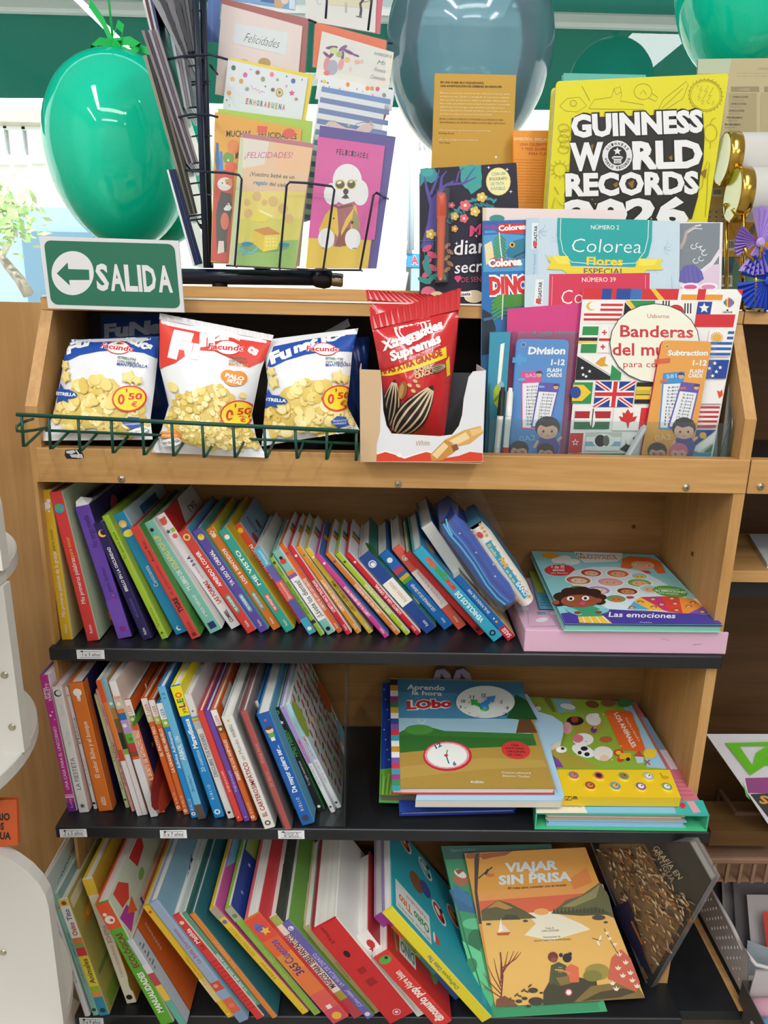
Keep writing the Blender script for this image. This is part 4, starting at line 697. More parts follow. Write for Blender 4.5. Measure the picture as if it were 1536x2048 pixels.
# ------------------------------------------------------------------ slabs: books, magazines and cards lying or facing the front
def plane3(a,b,c):
 n = (b-a).cross(c-a).normalized()
 return n if n.dot(EYE-a) > 0 else -n
def slab(lab,name,cat,P4,t,col,page='#e9e7df',art=None,group=None,back=None,board=.0022,inset=.003,n=None,rnd=0.0,spine=None,start=.0002,parts=('front_cover','page_block','back_cover')):
 """P4: corners TL, TR, BR, BL of the front in space; body of thickness t behind it"""
 P4 = [V(p) for p in P4];n = n or plane3(P4[3],P4[2],P4[0])
 loc = (P4[2]+P4[3])/2-n*t/2
 e = thing(name,loc,lab,cat,group)
 c = sum(P4,V((0,0,0)))/4
 def outl(k,ins=0.0):
  pts = []
  for i in range(4):
   p = P4[i];a = (P4[i-1]-p).normalized();d = (P4[(i+1) % 4]-p).normalized();p = p+(a+d)*ins
   if rnd and not ins:
    q = [p+a*rnd,p+(a+d)*rnd*.293,p+d*rnd]
    pts += q
   else: pts.append(p)
  return [p-n*k for p in pts]
 def sl(b,k0,k1,m,ins=0.0,mt=None):
  o,u = outl(k0,ins),outl(k1,ins);m_ = len(o);b.raw(o,[tuple(range(m_))],mt or m);b.raw(u,[tuple(range(m_))],m)
  b.raw(o+u,[(i,(i+1) % m_,m_+(i+1) % m_,m_+i) for i in range(m_)],m)
 bt = min(board,t/3)
 b = MB();sl(b,0,bt,col)
 if spine is not None:   # side index closed by the spine
  i = spine;p,q = P4[i],P4[(i+1) % 4];ins = (P4[i-1]-p).normalized()*bt
  b.hexa([p-n*t,q-n*t,q-n*t+ins,p-n*t+ins,p,q,q+ins,p+ins],back or col)
 if art:
  a = plane_art(P4[3],n,start=start);art(a);merge(b,a)
 b.build(parts[0],e)
 if t > .0022 and parts[1]:
  b = MB();sl(b,bt,t-bt,page if page != '#e9e7df' else PAGES,inset);b.build(parts[1],e)
  b = MB();sl(b,t-bt,t,back or col);b.build(parts[2],e)
 return e
def lay(q,zf,yb,zb=None):
 """corners of a lying cover: front corners at height zf, back corners on the plane Y = yb (or height zb)"""
 TL,TR,BR,BL = q
 f = lambda p: atZ(*p,zb) if zb is not None else atY(*p,yb)
 bl = atZ(*BL,zf);br = atZ(*BR,zf);tl = f(TL);n = plane3(bl,br,tl)
 return [tl,onP(*TR,bl,n),br,bl]
D_ = (960,1000,2.667);S_ = (740,1320,2.194);V6 = (860,1670,2.648)
# pink boxed book
ZP = 0.767
pb = thing('boxed_book',(0.335,0.13,Z1),'pale pink boxed book lying at the right end of the top book shelf','boxed book')
bl,br = atZ(1046,1301,Z1),atZ(1447,1305,Z1);bl.y = br.y = .0085;tl_ = V((bl.x,bl.y,ZP));PK = mat('#dcb2cb',.3)
b = MB();b.box((bl.x,.0085,Z1+.0004),(br.x,.0125,ZP),PK);b.box((bl.x,.0125,Z1+.0004),(XR-TH-.0012,.215,ZP),PK)
a = plane_art(tl_,V((0,0,1)),D_)
a.line([(255,600),(262,675),(420,672)],3,'#c58fb0');a.ell(330,640,34,12,'#e9e0e8',-8);a.rect(305,595,350,612,'#8a93a8');a.ell(230,580,30,12,'#dcd6e0');a.rect(375,598,410,612,'#e6d9e4')
merge(b,a);a = plane_art(bl,V((0,-1,0)),D_);a.line([(965,742),(985,738),(1010,752)],2,'#a58aa0');a.line([(1135,772),(1180,768)],3,'#9a7f95');merge(b,a)
b.build('box',pb,bevel=.0012)
# leaflets under the flat picture book
q = [atZ(*uncrop(D_,p),ZP+.004) for p in ((250,345),(300,340),(395,578),(318,578))]
slab('yellow-green and blue leaflet showing beside the flat emotions book','leaflet','leaflet',[q[0],q[1],q[2],q[3]],.003,'#5fa3bd',art=lambda a: (setattr(a,'fr',D_),a.pg([(252,348),(298,344),(345,495),(305,492)],'#b9c24a'),[a.line([(325,520+i*14),(375,521+i*14)],3,'#2f6f92') for i in range(4)]),parts=('sheet',None,None),n=V((0,0,1)))
def emo(a):
 a.fr = D_
 a.pg([(272,272),(930,292),(1292,668),(452,662)],'#8fcdd2')
 a.ell(375,296,46,17,'#e7a53a',4);a.star(375,296,0,'#e7a53a');a.ell(430,322,50,16,'#eaf2f4');a.ell(490,330,44,16,'#eaf2f4');a.ell(450,312,36,16,'#eaf2f4')
 a.pg([(500,276),(760,284),(758,310),(730,330),(560,335),(520,310)],'#e3ecee')
 a.text('Mi aventura',(512,296),(722,303),13,'#2f2a4a',bold=.0);a.text('IMANTADA',(522,313),(735,320),15,'#d8873a',bold=.02)
 a.ell(425,375,82,30,'#d13a3f');a.text('+ de 70',(378,366),(450,366),17,W_,bold=.02);a.text('IMANES',(388,380),(452,380),10,W_,bold=.02);a.text('para descubrir',(380,393),(472,394),8,W_)
 # girl with red plaits (printed)
 a.pg([(750,360),(760,312),(800,300),(900,308),(965,330),(992,390),(950,395),(920,360),(820,358),(790,372)],'#dd6b35');a.ell(868,348,62,24,'#ecab82',4);a.pg([(800,318),(880,306),(945,325),(900,330),(840,328)],'#dd6b35');a.ell(840,345,8,5,W_);a.ell(900,350,8,5,W_);a.ell(841,346,4,3.4,'#222');a.ell(901,351,4,3.4,'#222');a.pg([(850,376),(900,378),(915,393),(860,392)],'#cc3f4a')
 # magnet board with small faces
 a.pg([(455,415),(500,378),(600,358),(720,358),(860,380),(960,430),(1100,520),(1150,590),(700,590),(560,520)],'#d5e6ea')
 for x,y,rx,ry,c,sk in ((592,390,62,22,'#b5402f','#e9b592'),(735,394,66,22,'#d9663a','#e6a883'),(850,408,46,18,'#9cc7dc','#e9c84a'),(525,430,74,24,'#b5653a','#efc7a8'),(695,440,78,24,'#e59ab0','#e3b08f'),(850,445,72,24,'#6fae5a','#e6ac7f'),(520,472,46,14,'#5f8a4a','#6a4a34'),(632,484,70,24,'#b08ac9','#f0cfb4'),(785,490,62,20,'#7a3f2f','#c98a5a'),(725,530,60,22,'#4fa07a','#c9703a'),(905,478,60,24,'#a9cfdc','#e6ac7f')):
  a.ell(x,y,rx,ry,W_,4);a.ell(x,y,rx*.88,ry*.86,c,4);a.ell(x+2,y+3,rx*.6,ry*.6,sk,4);a.ell(x-rx*.2,y+2,3,2.4,'#3a2a2a');a.ell(x+rx*.25,y+3,3,2.4,'#3a2a2a')
 a.ell(800,523,22,7,'#c23a6a')
 a.pg([(780,585),(860,520),(1160,530),(1235,605),(1080,610)],'#e9dccb')
 for pts,c in (([(785,585),(820,545),(905,590)],'#58a8cf'),([(820,545),(855,522),(985,595),(905,590)],'#f0b93a'),([(855,522),(965,518),(1010,602),(985,595)],'#c73a6f'),([(965,518),(1060,520),(1080,608),(1010,602)],'#d9433a'),([(1060,520),(1130,530),(1190,570),(1110,610),(1080,608)],'#e8923a'),([(1190,570),(1238,610),(1110,610)],'#7a52a8')): a.pg(pts,c)
 for x,y in ((855,548),(925,575),(922,532),(968,560),(1022,528),(1040,556),(1048,590),(1135,552),(1112,572),(1185,600),(810,578)): a.ell(x,y,18,7,'#8a4a3a',4);a.ell(x,y+2,12,5,'#e6ac8a',4)
 a.ell(1015,492,92,28,'#5a9c3a',8);a.text('Un muestrario de',(952,482),(1062,486),8,W_);a.text('las EMOCIONES',(935,492),(1098,503),11,W_,bold=.02);a.text('para compartir',(952,503),(1060,512),8,W_)
 a.pg([(690,588),(1238,618),(1292,668),(452,662),(430,610),(520,600)],'#4a3f9c')
 a.text('Las emociones',(685,628),(1040,636),27,W_,bold=.015,shear=.15);a.text('Auzou',(850,661),(915,662),8,'#c9c4e6')
 # boy (printed)
 a.pg([(520,625),(655,622),(705,664),(530,660)],'#e8c04a')
 for i in range(4): a.line([(545+i*36,624),(560+i*42,661)],5,'#f3e9cf')
 a.pg([(492,575),(600,570),(645,590),(648,626),(520,628)],'#3f9a72');a.ell(500,600,45,14,'#7cc3c9',20);a.ell(655,598,34,13,'#7cc3c9',-10);a.ell(520,607,20,8,'#8a4630');a.ell(632,605,18,8,'#8a4630')
 for x,y,r in ((440,520,50),(420,555,36),(480,495,48),(540,490,50),(600,500,46),(635,525,40),(640,550,30),(470,530,50)): a.ell(x,y,r,r*.46,'#3a2420')
 a.ell(530,545,100,34,'#9a5236');a.ell(405,552,18,12,'#9a5236');a.ell(630,542,20,12,'#9a5236');a.ell(482,532,20,12,W_);a.ell(562,530,20,12,W_);a.ell(484,533,9,7,'#1d1616');a.ell(561,531,9,7,'#1d1616');a.ell(546,558,16,9,'#cc4a78')
P = lay([uncrop(D_,p) for p in ((270,270),(935,290),(1295,672),(450,664))],ZP+.0135,.232)
slab('flat turquoise picture book of emotions with children faces, lying on the pink box','book','book',P,.011,'#3f3a86','#86c9b9',art=emo,board=.001,inset=.002,back='#9fd0c4')

# ------------------------------------------------------------------ piles lying on the middle shelf
P = lay([uncrop(S_,p) for p in ((100,110),(600,150),(640,655),(130,668))],Z2+.0125,.2)
slab('flat dark blue book at the bottom of the left pile on the middle shelf','book','book',P,.0115,'#22409a','#d9d6e6',board=.002)
P = lay([uncrop(S_,p) for p in ((55,98),(420,105),(470,600),(40,592))],Z2+.034,.205)
def nightgrass(a):
 a.fr = S_;a.pg([(56,100),(130,101),(130,480),(46,500)],'#1d3a96');a.pg([(46,480),(130,470),(150,596),(41,592)],'#5f9a3a')
 for i in range(8): a.star(62+7*(i % 4),130+44*i,4,'#cfd8ee')
 for i in range(9): a.line([(48+i*8,590),(52+i*10,500+9*(i % 3))],4,'#a3b93a' if i % 2 else '#3f7a34')
slab('flat book with blue night sky and green grass edge under the clock book','book','book',P,.0195,'#3f8a4a','#7a6f66',art=nightgrass,board=.002,back='#5fae5a')
lobe = [uncrop(S_,p) for p in ((300,120),(690,150),(735,225),(800,245),(845,275),(850,310),(840,350),(790,375),(800,420),(852,590),(848,608),(838,617),(200,615),(205,590))]
z0 = Z2+.050;pl0 = lay([uncrop(S_,p) for p in ((300,100),(690,110),(855,614),(200,612))],z0,.205);nL = plane3(pl0[3],pl0[2],pl0[0])
e = thing('board_book',pl0[3],'light blue board book with a rounded lobe on its right, under the clock book','board book')
b = MB();top = [onP(*p,pl0[3],nL) for p in lobe];m_ = len(top);lo = [p-nL*.0145 for p in top]
b.raw(top,[tuple(range(m_))],'#a9cbe3');
a = plane_art(pl0[3],nL,S_);merge(b,a);b.raw([p-nL*.0012 for p in top]+top,[(i,(i+1) % m_,m_+(i+1) % m_,m_+i) for i in range(m_)],'#a9cbe3')
b.build('front_cover',e)
b = MB();mid = [p-nL*.0012 for p in top];b.raw(mid+lo,[(i,(i+1) % m_,m_+(i+1) % m_,m_+i) for i in range(m_)]+[tuple(range(m_,2*m_))[::-1]],'#e6e3da');b.build('page_block',e)
for cx in (320,408):   # two small rounded tabs standing out at the back
 c = [atY(*uncrop(S_,p),.21) for p in ((cx-44,84),(cx-30,45),(cx+4,38),(cx+30,60),(cx+40,90))]
 b = MB();o = [p+V((0,.008,0)) for p in c];k = len(c);b.raw(c,[tuple(range(k))],'#7f7487');b.raw(c+o,[(i,(i+1) % k,k+(i+1) % k,k+i) for i in range(k)]+[tuple(range(k,2*k))],'#6d6476')
 a = plane_art(V((0,.21,0)),V((0,-1,0)),S_);a.pg([(cx-14,84),(cx-8,58),(cx+12,84)],'#3a3440');merge(b,a);b.build('rounded_tab',e)
def clockbook(a):
 a.fr = S_
 a.pg([(122,82),(668,96),(700,260),(126,255)],'#4a8bb0');a.pg([(122,82),(668,96),(680,150),(123,140)],'#3f7596');a.pg([(126,255),(700,260),(705,330),(128,330)],'#9fc6d8')
 a.pg([(128,318),(180,292),(240,290),(330,312),(520,318),(715,325),(740,400),(131,412)],'#3d7a34');a.ell(215,306,62,22,'#4f9140');a.pg([(128,330),(720,345),(738,398),(131,412)],'#356c30')
 a.pg([(131,408),(300,392),(500,385),(735,375),(814,560),(136,562)],'#b08f43');a.pg([(132,470),(500,430),(760,440),(780,470),(500,480),(134,520)],'#ba9a4e')
 # tree at right edge
 a.pg([(640,150),(690,180),(735,262),(650,262),(600,255)],'#24582f');a.pg([(655,258),(705,262),(735,320),(640,322)],'#6b4a2c')
 for i,c in enumerate(('#1d2a44','#c9902f','#e9e9e6','#a33f7f','#3f7f4a','#d0a23a','#e9e9e6','#2a4f9a','#7a5aa8','#d43a4a','#3aa0b0','#e9e9e6','#c9902f','#e9e9e6','#7a5aa8','#d43a4a','#3aa0b0','#a33f8a','#3f8f5a','#3aa0b0')):
  y = 86+i*24.5;a.pg([(88+i*.45,y),(121+i*.6,y),(121.6+i*.6,y+24.6),(88.5+i*.45,y+24.6)],c)
 a.text('Aprendo',(162,130),(328,134),22,'#dfe4e2',bold=.03);a.text('la hora',(184,153),(316,158),20,'#dfe4e2',bold=.03);a.text('con',(196,171),(226,172),9,'#7fa8bf');a.text('LObo',(162,217),(360,206),36,'#c8303c',bold=.05,out='#f3efe8',ow=.07)
 # the clock the two bears no more than its face and rim
 a.ell(340,423,108,66,'#c83040');a.ell(338,420,98,59,'#e3a0a0');a.ell(338,420,88,53,'#eef0ec');a.text('12',(290,392),(316,378),20,'#22468f',bold=.03);a.text('6',(366,466),(380,462),18,'#22468f',bold=.03);a.line([(334,420),(346,456)],5,'#22468f');a.line([(334,420),(340,396)],5,'#3f9a4a');a.ell(334,420,9,6,'#d23a3a')
 a.ell(640,397,64,39,'#cf3d3a',8)
 for i,(t,x0,x1) in enumerate((('UNA',620,654),('HISTORIA',594,676),('ORIGINAL',598,684),('DE LOBO',606,668))): a.text(t,(x0,379+i*14),(x1,381+i*14),9,'#3a1d1b',bold=.02)
 a.text('Orianne Lallemand',(577,499),(704,502),9,'#f0ead8');a.text('Éléonore Thuillier',(582,514),(702,518),9,'#f0ead8');a.text('AUZOU',(440,541),(498,543),10,W_,bold=.02);a.line([(210,262),(222,282)],2,W_);a.line([(246,262),(228,284)],2,W_)
P = lay([uncrop(S_,p) for p in ((88,78),(662,92),(814,563),(97,562))],Z2+.0655,.205)
cb = slab('large landscape clock book with red title, lying on top of the left pile','book','book',P,.0125,'#b08f43','#eceae4',art=clockbook,board=.0015,back='#d0303c',inset=.002)
nC = plane3(P[3],P[2],P[0]);cA = lambda x,y,k=0: onP(*uncrop(S_,(x,y)),P[3]+nC*k,nC)
b = MB();ring_ = lambda k,rx,ry: [cA(506+rx*math.cos(2*math.pi*i/48),184+ry*math.sin(2*math.pi*i/48),k) for i in range(48)]
r0,r1_ = ring_(0.0003,130,72),ring_(.004,128,71);b.raw(r0+r1_,[(i,(i+1) % 48,48+(i+1) % 48,48+i) for i in range(48)],'#c9ccc9');b.raw(r1_,[tuple(range(48))],'#e6ebe6')
a = Art(lambda x,y: onP(x,y,P[3]+nC*.004,nC),nC,S_)
for k_,(x,y,s_) in enumerate(((490,160,'12'),(438,168,'11'),(400,187,'10'),(392,213,'9'),(572,190,'2'),(598,217,'3'),(590,245,'4'))): a.text(s_,(x,y),(x+9*len(s_),y+1),14,'#23262c',bold=.02)
for x,y,s_ in ((428,190,'40'),(412,213,'45'),(430,236,'40'),(466,252,'35'),(556,253,'25'),(582,236,'20'),(590,213,'15'),(566,190,'10'),(446,177,'55'),(488,168,'60')): a.text(s_,(x,y),(x+12,y),6,'#5f676b')
merge(b,a);b.build('clock_face',cb)
def hand(name,pts,c,k):
 b = MB();lo_ = [cA(x,y,k) for x,y in pts];hi_ = [cA(x,y,k+.0022) for x,y in pts];m2 = len(pts);b.raw(hi_,[tuple(range(m2))],c);b.raw(lo_+hi_,[(i,(i+1) % m2,m2+(i+1) % m2,m2+i) for i in range(m2)],c);b.build(name,cb)
hand('clock_hand',[(500,215),(456,195),(446,200),(442,172),(474,176),(470,184),(512,206)],'#3fae4a',.0042)
hand('clock_hand',[(490,210),(478,196),(516,172),(510,162),(552,156),(540,188),(530,180),(512,210)],'#3f8fd4',.0066)
b = MB();hub = cA(502,212,.004);b.lathe(hub,nC,[(0,.0075),(.002,.0075),(.0025,.0055)],'#3fae4a',20);b.lathe(hub+nC*.003,nC,[(0,.0052),(.003,.0045)],'#3f8fd4',18);b.build('hub',cb)

# right pile: big open-fronted green case and the sound book
zg = Z2+.0285
P = lay([uncrop(S_,p) for p in ((690,160),(1165,185),(1490,682),(728,672))],zg,.226)
gc = thing('book_case_box',(0.34,0.09,Z2),'green edged open box holding thin books, under the animal sound book','book box')
nG = plane3(P[3],P[2],P[0]);b = MB();P0 = [V((p.x,p.y,Z2+.0005)) for p in P]
dn = lambda p,k: p-nG*k
b.hexa([dn(P[3],.002),dn(P[2],.002),dn(P[1],.002),dn(P[0],.002),P[3],P[2],P[1],P[0]],'#4cb4a0')
a = plane_art(P[3],nG,S_);a.pg([(1150,190),(1165,186),(1488,680),(1330,676)],'#c9707f');a.pg([(1190,250),(1215,255),(1300,400),(1270,400)],'#7fa0b8');a.pg([(1270,395),(1300,395),(1350,480),(1320,480)],'#dcd0d6');a.pg([(728,640),(940,640),(960,672),(730,672)],'#e3e0cd');a.pg([(940,645),(1330,640),(1345,674),(955,672)],'#7fbfe0');a.pg([(1330,620),(1460,616),(1488,680),(1345,676)],'#38b5b0');a.pg([(1390,622),(1420,620),(1452,668),(1420,672)],'#e0a0ae');a.star(1372,640,18,'#d23a46',7,.6);a.text('números.',(850,645),(930,648),11,'#4a5a5a')
for i in range(5): a.line([(1338,520+i*18),(1395+i*6,522+i*18)],2,'#9a5060')
merge(b,a);b.build('lid',gc)
b = MB();b.hexa([P0[3],P0[2],P0[1],P0[0],P0[3]+V((0,0,.0022)),P0[2]+V((0,0,.0022)),P0[1]+V((0,0,.0022)),P0[0]+V((0,0,.0022))],'#4cc48a');b.build('base',gc)
for i,j,nm in ((3,0,'side_flap'),(2,1,'side_flap')):
 b = MB();s_ = .0022 if i == 3 else -.0022;x_ = V((s_,0,0));b.hexa([P0[i],P0[i]+x_,P0[j]+x_,P0[j],dn(P[i],.002),dn(P[i],.002)+x_,dn(P[j],.002)+x_,dn(P[j],.002)],'#46b68c');b.build(nm,gc)
for k_,(z_,c_,x0,x1) in enumerate(((.0032,'#8fc0e0',.018,.03),(.0152,'#b9a58f',.016,.034))):
 zz_ = Z2+z_;h_ = .0115 if k_ == 0 else .0085
 slab(('thin light blue book inside the green edged box','thin tan paged book inside the green edged box')[k_],'book','book',[V((P0[0].x+x0,.18,zz_+h_)),V((P0[1].x-x1,.18,zz_+h_)),V((P0[2].x-x1,P0[2].y+.004,zz_+h_)),V((P0[3].x+x0,P0[3].y+.004,zz_+h_))],h_,c_,'#e3e0dc' if k_ else '#9cc4dc',n=V((0,0,1)))
def animals(a):
 a.fr = S_
 a.pg([(692,168),(1138,186),(1300,478),(800,474)],'#8fae3c');a.pg([(1090,180),(1140,188),(1300,478),(1215,470),(1180,300)],'#9cc3dc')
 a.pg([(700,172),(770,176),(800,240),(735,260)],'#93b342');a.pg([(800,174),(880,178),(905,225),(830,232)],'#7fb9cf');a.pg([(900,260),(1000,240),(1030,280),(1000,330),(900,330)],'#a89a3c');a.pg([(800,380),(900,420),(1010,470),(800,472)],'#a89a3c');a.pg([(795,415),(830,440),(850,472),(812,472)],'#7a4a9a')
 for i in range(9): a.line([(760+i*5,170+i*7),(790+i*3,168+i*7)],4,'#6a4a2a')
 a.ell(722,208,18,14,'#c9653a');a.ell(735,214,16,10,W_);a.ell(868,205,34,12,'#eef0ee',10);a.ell(975,195,30,16,'#7a4a34',10);a.ell(1045,190,34,16,'#8a5a3c');a.ell(1115,190,34,18,'#3f8a4a')
 a.ell(900,268,38,20,'#2a2422');a.ell(898,262,16,14,'#a8402f');a.ell(980,262,34,26,'#e3e3e0',20);a.ell(990,244,16,10,'#efefec');a.ell(865,300,22,26,'#e3a3a8');a.ell(982,308,14,14,'#6a3f7a')
 a.ell(935,350,46,28,'#eef0f0');a.ell(912,346,24,18,'#e07a86');a.ell(935,400,52,26,'#f0f0ee',20);a.ell(940,390,16,10,'#26262a');a.ell(952,415,12,9,'#26262a');a.ell(920,408,9,8,'#26262a');a.ell(840,395,24,14,'#eef0ee');a.ell(845,390,8,6,'#2a2a2c');a.ell(1035,350,28,14,'#b5653a');a.ell(1022,412,44,32,'#e9e6e0');a.ell(1028,432,22,14,'#e9c7a8')
 a.ell(1090,408,22,16,'#c9452f');a.ell(1090,408,12,9,'#e9c03a');a.ell(1100,438,16,12,'#c9452f');a.rect(1095,410,1145,436,'#e3b52f');a.ell(1132,437,9,8,'#2a2a2a');a.pg([(1160,420),(1180,400),(1200,425),(1200,452),(1172,455)],'#b5d3dc');a.pg([(1155,424),(1180,398),(1204,428)],'#c94a3f');a.line([(1205,460),(1228,440)],5,'#3f6fa0');a.line([(1205,440),(1230,462)],5,'#c9453f');a.ell(1228,412,28,22,'#e9c93a');a.ell(1246,402,12,10,'#e9c93a')
 a.pg([(1030,228),(1042,222),(1140,226),(1150,232),(1208,392),(1200,402),(1112,398),(1100,390)],'#e2662c')
 a.text('LOS ANIMALES',(1070,238),(1152,388),20,W_,bold=.02,up=(1,-.5));a.text('Escucha y descubre',(1120,258),(1178,360),10,'#f0dcae',up=(1,-.5))
 for i in range(14): a.ell(720+38*(i*7 % 13),200+20*(i*5 % 13),5,3,'#d8d04a')
P = [onP(*uncrop(S_,p),P[3]+nG*.0135,nG) for p in ((688,163),(1140,183),(1305,482),(800,478))]
an = slab('green farm animal book with an orange title tag, right pile on the middle shelf','sound_book','book',P,.011,'#8fae3c','#c9cfd2',art=animals,board=.0015,rnd=.006)
# yellow sound bar in front of it
q = [uncrop(S_,p) for p in ((820,480),(1315,482),(1365,604),(838,600))]
nA = plane3(P[3],P[2],P[0]);Q = [onP(*p,P[3]+nA*.006,nA) for p in q];b = MB();Qd = [p-nA*.0175 for p in Q]
b.hexa([Qd[3],Qd[2],Qd[1],Qd[0],Q[3],Q[2],Q[1],Q[0]],mat('#ecc728',.35))
a = plane_art(Q[3]+nA*.0002,nA,S_)
for i in range(3): a.line([(1272+4*i,498+9*i),(1280+4*i,501+9*i)],3,'#6a5510')
a.ell(1296,516,16,8,'#c9a51a');fA = Q[3]-Q[2]
nf = plane3(Q[3],Q[2],Qd[2]);a2 = plane_art(Q[3],nf,S_);a2.line([(856,598),(884,598),(884,614),(856,614)],3,'#3a3012',True);a2.line([(862,612),(876,600)],3,'#3a3012');a2.rect(890,598,908,604,'#4a3f1a');a2.rect(886,606,912,610,'#6a5a20');merge(a,a2);merge(b,a);b.build('sound_bar',an)

rim = mat('#efcf35',.3)
for i,(x,y,c1,c2) in enumerate(((893,510,'#8f6aa8','#d9823a'),(1003,512,'#c9605a','#4a2a22'),(1113,514,'#5fa07a','#b5653a'),(1221,515,'#a9b5b5','#e6e6e2'),(965,555,'#a8453f','#c98a3a'),(1076,557,'#5f8fd0','#e0b53a'),(1188,559,'#8a5a9a','#eeeae6'),(1302,560,'#6f9f6a','#efe6e0'))):
 b = MB();c = onP(*uncrop(S_,(x,y)),Q[3]+nA*.0002,nA);b.lathe(c,nA,[(0,.0085),(.0016,.0085),(.002,.0075)],rim,24);b.lathe(c+nA*.002,nA,[(0,.0073),(.0004,.0073)],c1,24)
 b.lathe(c+nA*.0026,nA,[(0,.0045),(.0002,.0045)],c2,18);b.lathe(c+nA*.003+V((.0015,.001,0)),nA,[(0,.0012),(.0002,.0012)],'#2a2626',8)
 b.build('sound_button',an)
# clear divider at the end of the middle row
dv = thing('acrylic_divider',atZ(648,1650,Z2),'clear acrylic bookend at the right end of the middle row','bookend')
p0,p1 = atZ(*uncrop(F2,(1412,1388)),Z2),atZ(*uncrop(F2,(1412,1388)),Z2)+V((.0,.15,0));hgt = atY(*uncrop(F2,(1425,250)),p0.y).z-Z2
b = MB();b.box((p0.x-.0012,p0.y,Z2+.0016),(p0.x+.0012,p0.y+.15,Z2+hgt),ACRYL);b.build('upright_plate',dv)
f0 = atZ(*uncrop(F2,(1205,1385)),Z2);b = MB();b.box((f0.x,p0.y,Z2+.0002),(p0.x+.0012,p0.y+.15,Z2+.0014),ACRYL);b.build('foot_plate',dv)

# ------------------------------------------------------------------ two bath books leaning over the pink box
def bath(lab,pts,w,yy,depth,colr,art,page):
 """puffy plastic book: outline strip in the plane Y = yy, running from top to bottom"""
 c = [atY(*uncrop(B1,p),yy) for p in pts];e = thing('bath_book',V((c[-1].x,yy,c[-1].z)),lab,'bath book')
 L = [];R_ = []
 for i,p in enumerate(c):
  t = (c[min(i+1,len(c)-1)]-c[max(i-1,0)]).normalized();s_ = V((-t.z,0,t.x));ww = w*(1 if 0 < i < len(c)-1 else .72)
  L.append(p+s_*ww/2*(1 if s_.x < 0 else -1));R_.append(p-s_*ww/2*(1 if s_.x < 0 else -1))
 b = MB();n_ = len(c)
 prof = [(-1,.01),(-.8,.002),(-.4,-.003),(0,-.0045),(.4,-.003),(.8,.002),(1,.01)]
 vs = []
 for i in range(n_):
  for u_,dy in prof: vs.append(L[i].lerp(R_[i],(u_+1)/2)+V((0,dy,0)))
 k = len(prof);b.raw(vs,[(i*k+j,i*k+j+1,(i+1)*k+j+1,(i+1)*k+j) for i in range(n_-1) for j in range(k-1)],colr,True)
 for A_ in (L,R_): b.raw([p+V((0,.01,0)) for p in A_]+[p+V((0,depth,0)) for p in A_],[(i,i+1,n_+i+1,n_+i) for i in range(n_-1)],page,True)
 for i in (0,n_-1): b.raw([L[i]+V((0,.01,0)),R_[i]+V((0,.01,0)),R_[i]+V((0,depth,0)),L[i]+V((0,depth,0))],[(0,1,2,3)],page)
 b.raw([p+V((0,depth,0)) for p in L+R_],[(i,i+1,n_+i+1,n_+i) for i in range(n_-1)],page)
 a = Art(lambda x,y: atY(x,y,yy-.0047),V((0,-1,0)),B1);art(a);merge(b,a)
 b.build('cushion_cover',e)
 return e,L,R_
BL_ = [(1085,250),(1120,300),(1180,380),(1250,480),(1320,580),(1380,650),(1425,700)]
def waves(a):
 wv = lambda o,ph: [(x+o,y-o*.7+10*math.sin(i*1.7+ph)) for i,(x,y) in enumerate(BL_)]
 a.line(wv(-24,0),11,'#3fb4e0');a.line(wv(-6,.5),9,'#2f8fd4');a.line(wv(18,1),16,'#2a3fa0');a.line([(1075,240),(1085,285),(1110,330)],8,'#5fc4e0')
 for p in ((1240,425),(1335,490),(1345,555),(1150,320)): a.star(p[0],p[1],8,'#cfe6f4',4,.3)
e,L,R_ = bath('deep blue wavy cloth bath book in a clear bag, above the pink box',BL_,.034,.03,.11,mat('#1f4fae',.35),waves,'#2a3f96')
b = MB();n_ = len(L);off = V((0,-.012,0));vs = [p.lerp(R_[i],-.12)+off for i,p in enumerate(L)]+[p.lerp(L[i],-.12)+off for i,p in enumerate(R_)]
tp = [atY(*uncrop(B1,p),.12) for p in ((1028,110),(1150,95))]
b.raw(vs+tp,[(i,i+1,n_+i+1,n_+i) for i in range(n_-1)]+[(0,n_,2*n_+1,2*n_)],SLEEVE,True);b.build('clear_bag',e)
BP = [(1238,285),(1275,345),(1340,440),(1410,540),(1475,630),(1525,705)]
def pepe(a):
 for i in range(len(BP)-1):
  for k in range(3):
   x = BP[i][0]+(BP[i+1][0]-BP[i][0])*k/3;y = BP[i][1]+(BP[i+1][1]-BP[i][1])*k/3
   a.ell(x+24,y-15,8,7,'#dd9a3a');a.ell(x-24,y+17,7,6,'#dd9a3a')
 a.pg([(1290,375),(1318,358),(1525,655),(1505,680)],'#2f9fc9');a.ell(1262,328,20,14,'#cf4a45',40)
 a.text('El pollo',(1302,384),(1345,448),18,'#e3d24a',bold=.02);a.text('PEPE',(1362,462),(1398,514),24,'#f0b53a',bold=.04);a.text('se da un',(1402,524),(1446,590),17,'#e9dc5a',bold=.02);a.text('BAÑO',(1456,596),(1508,666),24,'#e6eef0',bold=.03)
e,L,R_ = bath('white dotted plastic bath book with a blue label strip, leaning over the pink box',BP,.031,.045,.10,mat('#e6e3dc',.35),pepe,'#5f9fc0')
b = MB();k = len(R_);b.raw([p+V((.001,.012,0)) for p in R_]+[p+V((.001,.095,0)) for p in R_],[(i,i+1,k+i+1,k+i) for i in range(k-1)],'#4f93b8')
a = Art(lambda i,d: R_[min(int(i),k-2)].lerp(R_[min(int(i),k-2)+1],i-min(int(i),k-2))+V((0,.012+d*.08,0)),V((.8,0,.6)))
